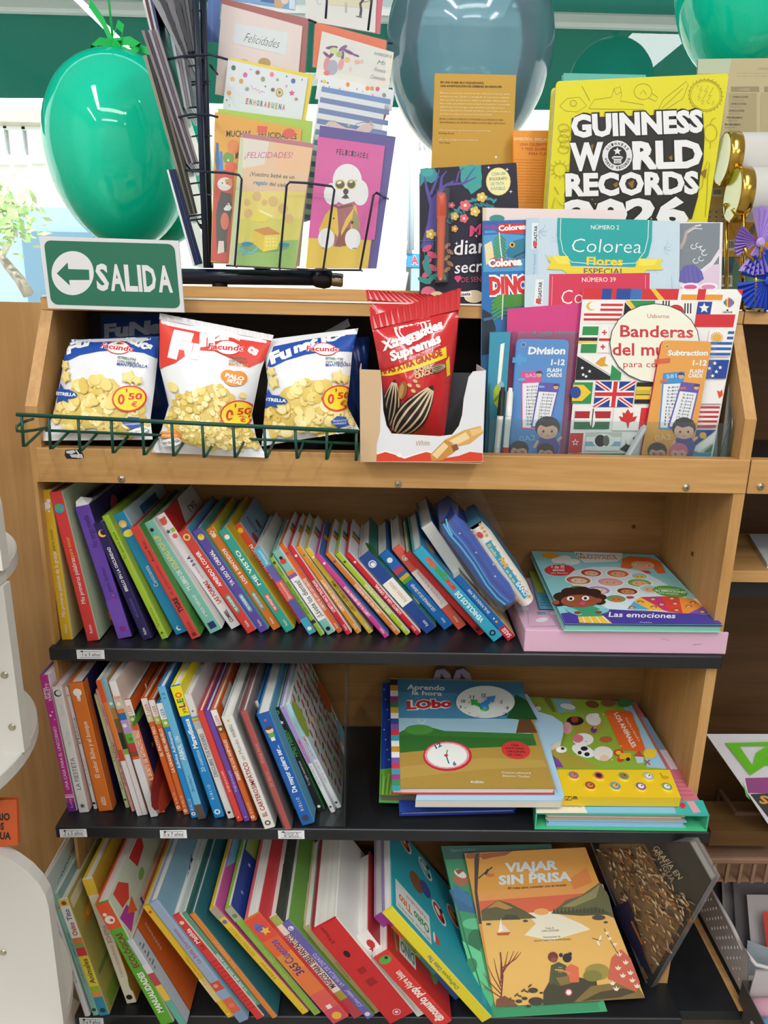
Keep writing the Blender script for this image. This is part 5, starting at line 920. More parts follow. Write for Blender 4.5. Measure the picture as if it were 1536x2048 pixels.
a.ell(1.6,.4,.5,.2,'#d98a3a');a.ell(2.6,.6,.4,.2,'#e0c23a');a.ell(3.6,.4,.5,.22,'#8fb8cc');a.ell(.9,.7,.4,.2,'#b5d0dc');merge(b,a);b.build('picture_side',e)
# plain wide leaf of the white bath book bag rising behind
q = [atY(*p,yv) for p,yv in (((905,985),.16),((960,975),.16),((1010,1075),.14),((955,1060),.1))]
b = MB();b.raw(q,[(0,1,2,3)],SLEEVE);b.build('clear_bag',e)

# ------------------------------------------------------------------ front-facing books at the right of the bottom shelf
def stand(q,zb,rise):
 """leaning cover: bottom corners at height zb, top corners set back by rise metres per metre of height"""
 TL,TR,BR,BL = q;bl = atZ(*BL,zb);br = atZ(*BR,zb);d = (br-bl);d.z = 0;d.normalize();back = V((-d.y,d.x,0))
 n = d.cross((V((0,0,1))+back*rise).normalized());n = n if n.dot(EYE-bl) > 0 else -n
 return [onP(*TL,bl,n),onP(*TR,bl,n),br,bl]
def forest(a):
 a.fr = V6
 a.pg([(62,62),(640,48),(900,930),(268,972)],'#2f8f5f');a.pg([(62,62),(640,48),(660,110),(80,130)],'#25594f');a.text('Pierre Dufour',(112,90),(245,80),15,'#5f9f92')
 a.pg([(100,290),(200,300),(260,420),(150,400)],'#27628f');a.pg([(120,250),(220,330),(230,390),(130,330)],'#2c72a0');a.ell(165,235,44,34,'#a9643a',20);a.ell(160,205,36,18,'#dfe0d8',30);a.pg([(130,185),(190,180),(150,210)],'#8a4a2a')
 a.ell(240,560,40,60,'#1f6a44');a.ell(230,470,60,30,'#58b884');a.pg([(170,560),(270,620),(330,900),(240,780)],'#5fc48a');a.ell(220,690,30,40,'#2a7f54');a.ell(300,860,40,60,'#4bb07a');a.line([(150,400),(190,560),(250,740),(300,920)],8,'#1d6a48')
P = stand([uncrop(V6,p) for p in ((60,60),(640,48),(940,935),(268,972))],Z3+.0005,.85)
slab('tall green forest picture book behind the orange sunset book','book','book',P,.012,'#3aa06a',art=forest,board=.002,spine=3)
def sunset(a):
 a.fr = V6
 a.pg([(182,98),(822,66),(960,420),(262,450)],'#dd9a35');a.pg([(255,300),(915,260),(960,400),(270,430)],'#e39a4a');a.pg([(258,350),(935,300),(965,405),(270,425)],'#d9623a');a.pg([(740,230),(830,170),(860,250),(760,290)],'#da7f38')
 a.pg([(265,420),(960,400),(1138,862),(346,910)],'#e2b35f');a.pg([(510,412),(650,405),(800,470),(850,500),(640,560),(500,530),(560,470)],'#e6e0c9');a.ell(590,406,40,18,'#e8a65a')
 a.pg([(270,400),(360,345),(420,360),(500,400),(565,440),(480,445),(275,455)],'#5a5530');a.pg([(300,390),(360,348),(440,385),(400,395),(350,380)],'#b5853f');a.pg([(380,450),(400,420),(460,425),(480,448)],'#3f3f28')
 a.pg([(640,415),(720,345),(800,320),(900,250),(945,320),(975,440),(900,410)],'#5f6038');a.pg([(700,380),(850,300),(900,260),(880,330),(760,380)],'#8f8a58');a.pg([(640,416),(880,380),(970,420),(800,428)],'#4a4a2c')
 for i in range(14): a.pg([(650+i*20,412),(656+i*20,385-5*(i % 3)),(662+i*20,412)],'#33381f')
 a.ell(893,437,36,14,'#4a4434');a.ell(505,455,14,7,'#4a4434');a.ell(310,472,14,6,'#4a4434');a.ell(930,462,12,6,'#4a4434')
 a.pg([(375,440),(388,510),(360,515)],'#efe6da');a.pg([(384,470),(424,512),(388,512)],'#e3d5c6');a.pg([(350,520),(426,514),(415,530),(360,532)],'#b5502f')
 # tree at the left edge
 a.pg([(235,98),(262,96),(250,300),(275,470),(258,470),(236,300)],'#3a2f24');a.line([(256,230),(290,200),(330,170)],7,'#3a2f24');a.line([(250,120),(320,100),(420,88)],5,'#8f4a2a');a.pg([(262,100),(440,84),(400,108),(330,118),(280,130)],'#a8502c');a.ell(215,110,26,16,'#a8502c');a.ell(318,212,24,10,'#c9702f');a.pg([(286,208),(300,180),(314,182),(300,210)],'#2a241c')
 a.text('VIAJAR',(398,196),(678,180),48,'#d9dfe0',bold=.045);a.text('SIN PRISA',(364,262),(750,240),48,'#d9dfe0',bold=.045);a.text('40 rutas para conectar con el mundo',(410,288),(722,270),13,'#4a2c1c',bold=.02)
 a.text('Texto de',(610,498),(656,496),10,'#5a4a34');a.text('CARL HONORÉ',(590,513),(682,509),10,'#4a3a28');a.text('Ilustraciones de',(600,545),(690,541),10,'#5a4a34');a.text('KEVIN Y KRISTEN HOWDESHELL',(552,565),(750,555),10,'#4a3a28')
 # shore plants and the rock with two small figures seen from behind
 def bush(x0,y0,s,c,rot=0):
  for i in range(9):
   t = math.radians(-90+rot+(i-4)*11);L_ = s*(1-.06*abs(i-4));bx = x0+(i-4)*s*.03;by = y0-s*.1*i
   a.line([(x0,by),(bx+L_*.55*math.cos(t),by+L_*.5*math.sin(t)),(bx+L_*.7*math.cos(t+.25*(i-4)/4),by+L_*.85*math.sin(t))],[6,5,2],c)
 bush(375,860,190,'#7a3426');a.line([(372,905),(385,750),(372,620)],7,'#6a2c20');a.pg([(346,910),(350,870),(395,850),(440,880),(470,906)],'#7a4a34')
 for i in range(7): a.ell(420+18*i,870-12*i+18*(i % 2),14,5,'#5f4a30',-40+60*(i % 2))
 for x,y,r in ((500,865,16),(545,822,26),(560,880,40),(470,880,18),(588,835,10),(520,905,14)): a.ell(x,y,r,r*.55,'#3f3a2c')
 a.pg([(598,900),(600,830),(640,760),(740,745),(880,770),(900,880),(760,888)],'#3f3d2a');a.pg([(760,885),(850,800),(1000,780),(1100,800),(1138,862)],'#7f6a35');a.pg([(800,880),(900,830),(1020,810),(1090,830),(1000,860)],'#4a3f26')
 a.ell(885,725,66,44,'#9a8a3f');a.ell(860,745,50,30,'#7f7a34');a.pg([(940,760),(960,650),(1010,605),(1060,650),(1110,780),(1090,830)],'#c9604a')
 for x,y in ((1000,632),(1035,675),(995,705),(1060,730),(1020,745),(965,785),(985,815),(1070,770),(1095,800)): a.pg([(x-18,y-10),(x-4,y-4),(x,y-18),(x+6,y-4),(x+18,y-8),(x+6,y+10),(x-8,y+8)],'#eadcc6')
 a.line([(920,495),(960,570),(1000,640)],3,'#5a3a28')
 for x,y in ((935,522),(950,552),(978,582)): a.pg([(x-14,y-6),(x,y-12),(x+14,y-8),(x,y+8)],'#efe0c0')
 a.line([(856,545),(905,560)],3,'#4a3a28');a.ell(900,545,6,16,'#efe4cf',20);a.ell(890,572,6,16,'#efe4cf',-30)
 a.pg([(640,690),(680,672),(720,690),(735,790),(690,800),(640,785),(630,780)],'#4a5230');a.line([(648,700),(640,790)],12,'#4f5733');a.ell(650,645,27,27,'#6f2f2f');a.ell(655,660,18,14,'#8a4a34')
 a.pg([(715,705),(745,682),(785,700),(788,778),(738,782)],'#d96a4a');a.ell(725,650,24,24,'#26222a');a.ell(692,635,10,11,'#26222a');a.ell(740,630,10,10,'#26222a');a.line([(660,712),(700,716),(745,735)],9,'#c98a6a');a.pg([(665,755),(735,745),(740,785),(690,797)],'#8a6a3a')
 a.star(733,832,22,'#d23a4a',12,.8);a.star(733,832,17,W_,12,.6)
 for i in range(9): a.ell(680+8*(i % 3),700+12*(i // 3),2.4,3,'#c9b45a')
P = stand([uncrop(V6,p) for p in ((182,97),(822,65),(1138,863),(346,910))],Z3+.014,.8)
slab('orange sunset travel book facing front, two figures sitting by a lake','book','book',P,.013,'#cf8f35','#c9a070',art=sunset,board=.0022,inset=.002,back='#8a6a3a')
def rockart(a):
 a.fr = V6
 a.pg([(900,46),(1138,46),(1345,445),(1180,740),(880,120)],'#8a6a45')
 rn = random.Random(9);cs = ['#7f5a38','#b88f62','#d0b08a','#5a4030','#e0caa4','#a8683a']
 for i in range(420):
  u,v = rn.random(),rn.random();x = 890+240*u+(v*290)+(0 if u > .5 else 0);y = 60+v*640-u*v*300
  l = rn.uniform(12,46);t = math.radians(rn.uniform(20,80));a.line([(x,y),(x+l*math.cos(t)*.5,y+l*math.sin(t)*.5+rn.uniform(-6,6)),(x+l*math.cos(t),y+l*math.sin(t))],[3,rn.uniform(6,14),3],cs[i % 6])
 a.pg([(975,380),(1060,340),(1100,440),(1150,640),(1190,730),(1140,690)],'#2c2842');a.line([(1082,448),(1140,572)],10,'#a8642f');a.line([(1135,690),(1168,752)],8,'#b5652f')
 a.text('GRAFÍA EN',(1195,60),(1332,228),30,'#d2bf9a',up=(1,-.55));a.text('ANTIGUA',(1192,72),(1292,245),30,'#b5a07a',up=(1,-.55))
bl = atZ(*uncrop(V6,(1165,800)),Z3+.001);br = atX(*uncrop(V6,(1488,240)),XR-TH-.006);tl = atY(*uncrop(V6,(880,60)),.12)
nB = plane3(bl,br,tl);P = [onP(*uncrop(V6,p),bl,nB) for p in ((858,40),(1375,40),(1488,240),(1165,815))]
k_ = slab('large black art book in clear film, propped against the right side panel','book','book',P,.014,'#26241f','#8a7f6a',art=rockart,board=.002,n=nB)
b = MB();Pp = [p+nB*.0022+(p-sum(P,V((0,0,0)))/4).normalized()*.004 for p in P];b.raw(Pp,[(0,1,2,3)],clear('book_film','#f4f6f6',.06,.12,.03));Pq = [p-nB*.017 for p in Pp];b.raw(Pp+Pq,[(i,(i+1) % 4,4+(i+1) % 4,4+i) for i in range(4)],clear('book_film_edge','#e9eceb',.25,.2,.12));b.build('plastic_film',k_)
# ------------------------------------------------------------------ snack bags in the display tray
T5 = (0,560,2.0757);U5 = (700,400,1.837);V5 = (780,0,2.032)
def poly_at(pts,v):
 x = v*(len(pts)-1);i = min(int(x),len(pts)-2);f = x-i
 return V((pts[i][0],pts[i][1])).lerp(V((pts[i+1][0],pts[i+1][1])),f)
def bag(lab,fr,L,R_,yb,yt,thick,base,art,seal=None,group=None,name='snack_bag',cat='snack bag',seed=0,wr=.0011):
 """pillow bag: L and R_ are its left and right outline in the picture, top to bottom"""
 def surf(u,v,side=-1):
  l,r = poly_at(L,v),poly_at(R_,v);q = l.lerp(r,u);y = yt+(yb-yt)*v
  p = atY(*uncrop(fr,(q.x,q.y)),y)
  bul = max(0.0,math.sin(math.pi*u)) ** .6*max(0.0,math.sin(math.pi*min(1,max(0,(v-.03)/.94)))) ** .55
  w = wr*(math.sin(9*u+5*v+seed)*math.sin(13*v-4*u+seed*2)+.6*math.sin(23*u-17*v+seed))*(1 if 0 < u < 1 else .3)
  return p+V((0,side*(thick*bul)+w,0))
 mid = [(poly_at(L,.5)+poly_at(R_,.5))/2,(poly_at(L,1)+poly_at(R_,1))/2]
 p0 = atY(*uncrop(fr,tuple(mid[1])),yb)
 e = thing(name,p0,lab,cat,group);N_ = 22;b = MB()
 for side in (-1,1):
  vs = [surf(i/N_,j/N_,side*(1 if side < 0 else .6)) for j in range(N_+1) for i in range(N_+1)]
  b.raw(vs,[(j*(N_+1)+i,j*(N_+1)+i+1,(j+1)*(N_+1)+i+1,(j+1)*(N_+1)+i) for j in range(N_) for i in range(N_)],base,True)
 def inv(x,y):
  x = (x-fr[0])*fr[2];y = (y-fr[1])*fr[2];u,v = .5,.5
  for _ in range(25):
   l,r = poly_at(L,v),poly_at(R_,v);u = min(1,max(0,(x-l.x)/max(r.x-l.x,1e-6)))
   q = l.lerp(r,u);h = (poly_at(L,1)-poly_at(L,0)).y*(1-u)+(poly_at(R_,1)-poly_at(R_,0)).y*u
   v = min(1,max(0,v+(y-q.y)/h))
  return u,v
 a = Art(lambda x,y: surf(*inv(x,y)),V((0,-1,0)),fr,sub=6,start=.0006,eps=.00008);art(a);merge(b,a)
 b.build('pouch',e)
 if seal:
  b = MB();n_ = 30;vs = []
  for i in range(n_+1):
   q = poly_at(seal[0],i/n_);q2 = poly_at(seal[1],i/n_);z_ = .0012*(1 if i % 2 else -1)
   vs += [atY(*uncrop(fr,tuple(q)),yt)+V((0,z_,0)),atY(*uncrop(fr,tuple(q2)),yt)+V((0,-.003,0))]
  b.raw(vs,[(2*i,2*i+2,2*i+3,2*i+1) for i in range(n_)],seal[2]);b.build('top_seal',e)
 return e
SN = ['#e9d27a','#f0de95','#dcc05f','#f3e6ac']
def puffs(a,seed,pts,k,lo,hi):
 rn = random.Random(seed)
 xs = [p[0] for p in pts];ys = [p[1] for p in pts]
 def inside(x,y):
  c = False
  for i in range(len(pts)):
   (x1,y1),(x2,y2) = pts[i-1],pts[i]
   if (y1 > y) != (y2 > y) and x < (x2-x1)*(y-y1)/(y2-y1)+x1: c = not c
  return c
 n = 0;k0 = a.k
 while n < k:
  x,y = rn.uniform(min(xs),max(xs)),rn.uniform(min(ys),max(ys))
  if not inside(x,y): continue
  n += 1;a.k = k0+(n % 9)*a.eps*3;r = rn.uniform(lo,hi);t = rn.uniform(0,180)
  a.ell(x+2,y+3,r*1.05,r*.8,'#d6b863',t,9);a.ell(x,y,r,r*.75,SN[rn.randrange(4)],t,9)
  if n % 3 == 0: a.ell(x+r*.3,y+r*.1,r*.28,r*.2,'#c98f3f',t,7)
 a.k = k0+32*a.eps
BLU = '#1f4ea8'
def price(a,x,y,s,sl=.12):
 a.ell(x,y,62*s,54*s,'#d8362c');a.ell(x,y,56*s,48*s,'#f3d534')
 a.text("0",(x-42*s,y+20*s),(x-16*s,y+22*s),42*s,'#d23a2c',bold=.03);a.text("'",(x-10*s,y-6*s),(x-4*s,y-6*s),34*s,'#d23a2c',bold=.03);a.text('50',(x-2*s,y+2*s),(x+46*s,y+6*s),26*s,'#d23a2c',bold=.03);a.text('€',(x+8*s,y+32*s),(x+28*s,y+34*s),20*s,'#d23a2c',bold=.02)
def maker(a,x0,y0,x1,y1,h,up=None):
 cx,cy = (x0+x1)/2+6,(y0+y1)/2-h*.4;a.ell(cx,cy,(x1-x0)*.36,h*1.35,'#c9363a',8);a.ell(cx,cy,(x1-x0)*.33,h*1.18,W_,8)
 a.text('Facundo',(x0,y0),(x1,y1),h,'#cf3038',bold=.03,out=W_,ow=.06)
def estrella(a,x,y,s):
 a.pg([(x+(52 if i % 2 == 0 else 24)*s*math.cos(math.radians(-100+36*i)),y+(46 if i % 2 == 0 else 22)*s*math.sin(math.radians(-100+36*i))) for i in range(10)],BLU);a.ell(x+22*s,y-3*s,58*s,18*s,BLU,3)
 a.text('ESTRELLA',(x-32*s,y+6*s),(x+74*s,y+4*s),13*s,W_,bold=.04,shear=.1)
def star_bag(ox,oy,title,tilt):
 def f(a):
  T = lambda x,y: (x+ox,y+oy+tilt*(x-450))
  P = lambda pts: [T(*p) for p in pts]
  a.pg(P([(262,345),(292,250),(420,235),(560,228),(660,232),(656,325),(610,300),(520,286),(430,292),(350,308)]),BLU)
  for s_,x0,x1,y0,y1,h in title: a.text(s_,T(x0,y0),T(x1,y1),h,W_,bold=.06,shear=.1)
  maker(a,*T(432,276),*T(568,294),19)
  for i,(s_,c,h) in enumerate((('ESTRELLITAS','#4f6f5f',9),('CON SABOR A','#4f6f5f',9),('MANTEQUILLA','#2a4f9f',12))): a.text(s_,T(510,318+14*i),T(580+12*i+(20 if i == 2 else 0),330+15*i),h,c,bold=.02,shear=.1)
  pts = P([(345,420),(420,395),(500,400),(600,520),(625,600),(560,640),(520,660),(430,600),(300,620),(240,560),(270,500)])
  a.pg(pts,'#dcc16a');puffs(a,11+ox,pts,95,17,30)
  for q in ((285,350,26),(295,395,30),(560,395,30),(590,410,22),(270,520,28)): x,y = T(q[0],q[1]);a.star(x,y,q[2],'#e3c866',5,.62,20+q[0]);a.star(x-2,y-3,q[2]*.8,'#f0de95',5,.66,20+q[0])
  price(a,*T(560,482),1.0);estrella(a,*T(280,465),.98)
  x,y = T(566,578);a.pg([(x-36,y),(x-10,y-22),(x+26,y-16),(x+38,y+20),(x-6,y+30)],BLU);a.text('PRODUCTO',(x-26,y+2),(x+28,y+2),8,W_);a.text('HORNEADO',(x-24,y+14),(x+28,y+14),8,W_)
  x,y = T(585,622);a.ell(x,y,40,16,W_,-18);a.ring(x,y,40,16,2,'#4a5a7a');a.text('SIN GLUTEN',(x-30,y+8),(x+30,y-4),8,'#3f4f6f',bold=.01)
  q = P([(222,572),(250,572),(255,578),(222,580)])
 return f
WB = mat('#e9ebef',.22,coat=.3)
GS = 'puffed snack bags in the display tray'
bag('blue topped snack bag standing in the dark behind the left bag',T5,[(418,150),(420,240),(425,420),(430,600)],[(700,140),(705,250),(705,420),(700,600)],.15,.17,.02,mat('#27468f',.25),lambda a: [a.text('FuNa',(440,235),(690,215),52,'#9fb0d0',bold=.06)],group=GS,seed=4,seal=([(418,138),(700,128)],[(418,152),(700,142)],SLEEVE))
bag('left blue and white star snack bag behind the wire basket',T5,[(296,247),(268,320),(240,470),(216,570),(160,668)],[(660,234),(655,330),(640,460),(624,580),(634,662)],.018,.10,.03,WB,star_bag(0,0,(('F',286,330,306,290,40),('u',322,380,282,268,34),('natics',520,630,246,292,34)),0),group=GS,seed=1)
bag('dark blue snack bag partly hidden behind the right star bag',T5,[(1440,240),(1438,330),(1430,480),(1425,620)],[(1535,235),(1530,340),(1520,480),(1515,620)],.14,.16,.015,mat('#27468f',.25),lambda a: None,group=GS,seed=7)
bag('right blue and white star snack bag with a clear torn top',T5,[(1085,250),(1100,330),(1112,420),(1096,590),(1085,690)],[(1488,200),(1462,300),(1452,420),(1440,520),(1492,622)],.016,.09,.03,WB,star_bag(846,10,(('Fu',285,372,320,290,42),('nat',382,480,282,258,36),('ics',490,590,254,238,34)),-.09),group=GS,seed=2,seal=([(1285,250),(1445,160)],[(1300,275),(1455,190)],SLEEVE))
def popcorn(a):
 a.pg([(664,152),(800,185),(960,210),(1128,250),(1108,330),(1040,360),(990,330),(900,290),(820,285),(740,340),(663,368)],'#dc3f33')
 a.text('F',(708,306),(792,322),98,W_,bold=.09);a.text('u',(776,306),(838,316),72,W_,bold=.09);a.text('na',(840,268),(956,256),70,W_,bold=.08);a.text('ti',(955,228),(1000,250),30,W_,bold=.07);a.text('cs',(1030,290),(1068,312),34,W_,bold=.07)
 maker(a,876,280,1022,292,22)
 for i,(s_,c,h) in enumerate((('PALOMITAS','#4f6f5f',9),('CON SABOR A','#4f6f5f',9),('MANTEQUILLA','#e58a2c',12))): a.text(s_,(962,318+14*i),(1030+4*i,328+14*i),h,c,bold=.02)
 for x,y,rx,ry in ((965,390,32,24),(1000,400,36,30),(980,410,34,20)): a.ell(x,y,rx,ry,'#e88f2f',15)
 a.text('PALO',(950,392),(1022,412),16,W_,bold=.05);a.text('MITAS',(958,412),(1014,428),14,W_,bold=.05)
 pts = [(760,470),(900,420),(960,440),(1010,520),(1050,620),(1090,690),(980,690),(860,690),(740,650),(690,590),(720,520)]
 a.pg(pts,'#d9bd66');puffs(a,3,pts,210,10,17)
 for q in ((735,435,26),(1020,470,16)): a.ell(q[0],q[1],q[2],q[2]*.7,'#ecd98c',30)
 price(a,1000,545,1.05);a.pg([(668,625),(745,605),(775,625),(765,648),(672,645)],'#e58a2f');a.text('PRODUCTO',(682,626),(750,618),8,W_);a.text('HORNEADO',(682,640),(756,634),8,W_);a.ell(728,662,46,18,W_,-14);a.ring(728,662,46,18,2,'#4a4a4a');a.text('SIN GLUTEN',(690,674),(764,658),10,'#333',bold=.02)
bag('red topped popcorn snack bag in the middle, before the two star bags',T5,[(663,150),(663,360),(700,520),(668,630),(628,716)],[(1130,246),(1082,380),(1046,560),(1062,650),(1108,738)],.004,.075,.034,WB,popcorn,group=GS,seed=3,seal=([(664,138),(1137,229)],[(664,162),(1130,252)],mat('#e3e2e6',.25)))
# green wire basket hooked to the plank
wb = thing('wire_basket',(-.24,-.03,ZT-.01),'dark green wire basket holding the snack bags, hooked over the front plank','wire basket')
YW = -.040;a0,a1 = atY(33,829,YW),atY(717,863,YW)
b = MB();b.tube([a0,a1],.0026,WIREGRN,8);b.build('top_rail',wb)
for i,(x,y1) in enumerate(((47,893),(101,898),(160,902),(226,906),(288,910),(347,912),(408,915),(470,915),(532,916),(594,917),(653,919),(712,921))):
 t = atY(x-4 if x < 600 else x+1,829+(x-33)*.0497,YW);f = atY(x,y1,YW);bk = V((f.x+.004,YU-.0042,f.z+.012))
 b = MB();b.tube([t,f,f+V((.001,.004,.0005)),bk],.0019,WIREGRN,7);b.build('wire_loop',wb)
b = MB();c = lambda x,y,d: atY(x,y,d)
b.tube([c(66,838,-.01),c(52,842,-.03),c(33,852,YW-.004),c(34,862,YW-.004),c(46,863,YW),c(70,860,-.02),c(100,854,.005)],.0019,WIREGRN,7);b.build('end_hook',wb)
b = MB();b.tube([V((a0.x+.012,YU-.0045,atY(47,893,YW).z+.012)),V((a1.x,YU-.0045,atY(712,921,YW).z+.012))],.0019,WIREGRN,7);b.build('lower_rail',wb)

# ------------------------------------------------------------------ carton and seed bags
RED = mat('#cb2a30',.2,coat=.4)
def zig(p,q,n=26,h=5): return [(p[0]+(q[0]-p[0])*i/n,p[1]+(q[1]-p[1])*i/n-(h if i % 2 else 0)) for i in range(n+1)]
bag('red seed bag standing behind another one in the carton',U5,[(62,362),(88,470),(110,620),(130,860)],[(402,390),(392,520),(372,700),(352,860)],.075,.095,.022,RED,lambda a: None,group='sunflower seed bags in the carton',name='seed_bag',cat='seed bag',seed=8,seal=(zig((58,332),(300,350))+[(404,372)],[(62,365),(402,392)],RED))
def seeds(a):
 a.pg([(108,632),(350,535),(352,575),(240,612),(150,640),(112,645)],'#f0d22f');a.pg([(348,590),(362,570),(366,640),(352,645)],'#f0d22f')
 a.ell(222,470,60,48,W_,-10);a.ell(222,470,52,42,'#c8282e',-10);a.ell(222,472,44,36,W_,-10);a.ell(222,472,40,32,'#c8282e',-10);a.text('Facundo',(162,474),(298,442),26,W_,bold=.04)
 a.text('Xtragrandes',(120,552),(340,468),34,W_,bold=.05,shear=.15);a.text('Supremas',(150,588),(332,518),34,W_,bold=.05,shear=.15);a.text('RECETA TRADICIONAL',(216,582),(330,530),8,W_)
 a.text('PIPAS XTRA GRANDE',(112,640),(336,565),22,'#b5232a',bold=.04);a.text('¡DOBLE',(232,628),(300,608),17,'#d9c79a',bold=.04);a.text('CRACK!',(236,648),(300,628),17,'#d9c79a',bold=.04)
 def seed(cx,cy,L_,w,rot,d='#2b2422'):
  r = math.radians(rot);c_,s_ = math.cos(r),math.sin(r);M_ = lambda x,y: (cx+x*c_-y*s_,cy+x*s_+y*c_)
  prof = lambda k: [M_(L_*(-.5+t),k*w*.5*(math.sin(math.pi*t ** .8)) ** .8) for t in [i/14 for i in range(15)]]
  a.pg(prof(1)+prof(-1)[::-1],d)
  for k,lw in ((-.82,4),(-.45,6),(0,5),(.42,6),(.8,4)): a.line(prof(k)[1:-1],lw*w/80,'#d9c3a0')
 seed(150,745,190,70,-82);a.ell(190,690,16,34,'#9a6a3a',10);a.ell(186,692,8,26,'#c99a60',10)
 seed(232,770,240,110,-55)
 seed(320,610,60,30,-15)
 for x,y in ((215,670),(235,655),(228,690),(245,672)): a.ell(x,y,9,6,'#d9b37a',30)
 for i in range(9): a.ell(120+32*i,415-9*i+(6 if i % 2 else 0),5,4,'#e3c9c4',-15,7)
bag('front red seed bag with big striped seeds, standing in the carton',U5,[(80,470),(98,560),(118,680),(138,790),(150,868)],[(400,400),(386,540),(370,680),(358,790),(345,868)],.03,.06,.03,RED,seeds,group='sunflower seed bags in the carton',name='seed_bag',cat='seed bag',seed=5,seal=(zig((72,430),(408,325)),[(80,475),(402,402)],RED))
YC = -.02
ct = thing('carton',atY(843,920,YC),'open cardboard display carton with chocolate bar print, holding the red seed bags','carton')
TAN = mat('#d3b48f',.7);CW = mat('#e3e5ea',.4)
fo = [(38,962),(35,622),(112,625),(118,690),(122,770),(132,825),(152,858),(330,868),(375,862),(400,830),(412,790),(418,730),(436,650),(452,630),(500,626),(492,790),(488,962)]
F_ = [atY(*uncrop(U5,p),YC) for p in fo];k = len(F_);zc = F_[0].z
b = MB();o = [p+V((0,.0012,0)) for p in F_];b.raw(F_,[tuple(range(k))],CW);b.raw(o,[tuple(range(k))],TAN);b.raw(F_+o,[(i,(i+1) % k,k+(i+1) % k,k+i) for i in range(k)],TAN)
a = plane_art(V((0,YC,0)),V((0,-1,0)),U5)
a.pg([(38,960),(35,622),(112,625),(116,690),(112,770),(110,850),(98,900),(97,960)],TAN)
a.pg([(97,960),(98,935),(130,925),(165,935),(200,950),(235,938),(280,925),(320,935),(350,948),(400,940),(440,925),(487,930),(487,960)],'#d9452a');a.line([(98,933),(130,923),(165,933),(200,948),(235,936),(280,923),(320,933),(350,946)],5,W_);a.pg([(178,926),(190,935),(184,946),(170,940)],W_)
a.text('White',(240,904),(292,900),20,'#c99a7a',shear=.2);a.line([(122,775),(134,828),(155,862)],2,'#c9c9cf')
for pts,c in (([(295,935),(350,880),(375,895),(385,925),(340,955),(300,958)],'#c98f45'),([(350,880),(420,845),(480,830),(490,855),(440,895),(395,905)],'#dba95c'),([(300,935),(345,890),(362,905),(320,950)],'#edd09a'),([(365,885),(425,852),(440,875),(390,900)],'#f0d6a3'),([(440,845),(482,835),(486,852),(448,868)],'#e9c484'),([(372,902),(392,895),(400,915),(380,925)],'#8a5a2c')): a.pg(pts,c)
merge(b,a);b.build('front_panel',ct)
DP = .085
for nm,i0,i1 in (('side_panel',0,1),('side_panel',len(fo)-1,len(fo)-3)):
 b = MB();p,q = F_[i0],F_[i1];s_ = V((.0012 if nm and i0 == 0 else -.0012,0,0));d = V((0,DP,0));g0 = V((0,.0013,0))
 b.hexa([p+g0,p+g0+s_,p+d+s_,p+d,q+g0,q+g0+s_,q+d+s_,q+d],[TAN,TAN,TAN,CW,TAN,TAN]);b.build(nm,ct)
b = MB();b.box((F_[0].x,YC+DP,zc),(F_[-1].x,YC+DP+.0012,F_[1].z-.01),mat('#3f4248',.6));b.build('back_panel',ct)
b = MB();b.box((F_[0].x+.0013,YC+.0013,zc),(F_[-1].x-.0013,YC+DP-.0002,zc+.0012),TAN);b.build('bottom',ct)
# ------------------------------------------------------------------ magazines leaning in the display tray
LEAN0 = V((0,.072,ZF));LN = V((0,-(1.2-ZF),.018)).normalized()   # they rest on the tray floor and against the top board edge
def leanp(k):  # k metres in front of the hindmost sheet
 return LEAN0+LN*k,LN
def mag(lab,fr,q,k,t,col,art=None,name='magazine',cat='magazine',floor=True,**kw):
 p,n = leanp(k);P = [onP(*uncrop(fr,x),p,n) for x in q]
 if floor:   # run the sheet down to the tray floor
  for i,j in ((3,0),(2,1)):
   d = P[i]-P[j];P[i] = P[j]+d*((ZF+.001-P[j].z)/d.z)
 return slab(lab,name,cat,P,t,col,art=(lambda a: (setattr(a,'fr',fr),art(a))) if art else None,n=n,board=.0006,inset=.0008,**kw)
mag('pale pink magazine hindmost in the tray, only its top edge showing',U5,[(488,28),(1008,38),(1000,560),(482,560)],.0,.003,'#e6d5d3',lambda a: (a.pg([(488,28),(500,28),(496,400),(484,400)],'#d9c7a8'),a.ell(540,68,28,14,'#3f8f84')))
def danc(a):
 a.pg([(1205,85),(1366,82),(1362,330),(1200,330)],'#e9e3e8');a.pg([(1212,86),(1360,84),(1355,240),(1300,250),(1210,290)],'#7d8790');a.pg([(1262,300),(1320,240),(1358,235),(1356,326),(1200,326)],'#dcc7da')
 a.line([(1212,180),(1228,150),(1236,118),(1270,98)],12,'#b3a3a3');a.line([(1268,96),(1290,92)],6,'#d9d4d4');a.line([(1240,120),(1262,104),(1294,106)],3,'#e3e3e6');a.line([(1292,262),(1330,232),(1364,180)],14,'#dfdbe2')
 for x,y in ((1262,172),(1280,166),(1296,178),(1302,196),(1290,216),(1270,224)): a.ring(x,y,10,8,3,'#e3e4e8',10,20,260)
 a.pg([(1208,300),(1212,262),(1232,240),(1262,236),(1292,262),(1300,290),(1280,304),(1240,310)],'#6a64ae')
 for i in range(4): a.line([(1224+16*i,244),(1228+18*i,302)],2,'#57529a')
 a.ell(1252,318,34,14,'#f0eaf0');a.ell(1318,318,34,14,'#f0eaf0');a.ell(1250,320,24,9,'#dc5a8f');a.ell(1316,320,26,9,'#e08ab0')
mag('magazine with a grey chalk drawing of a dancer, right behind the flower magazine',U5,[(1080,79),(1370,82),(1362,400),(1080,400)],.0035,.003,'#dfe4e8',danc)
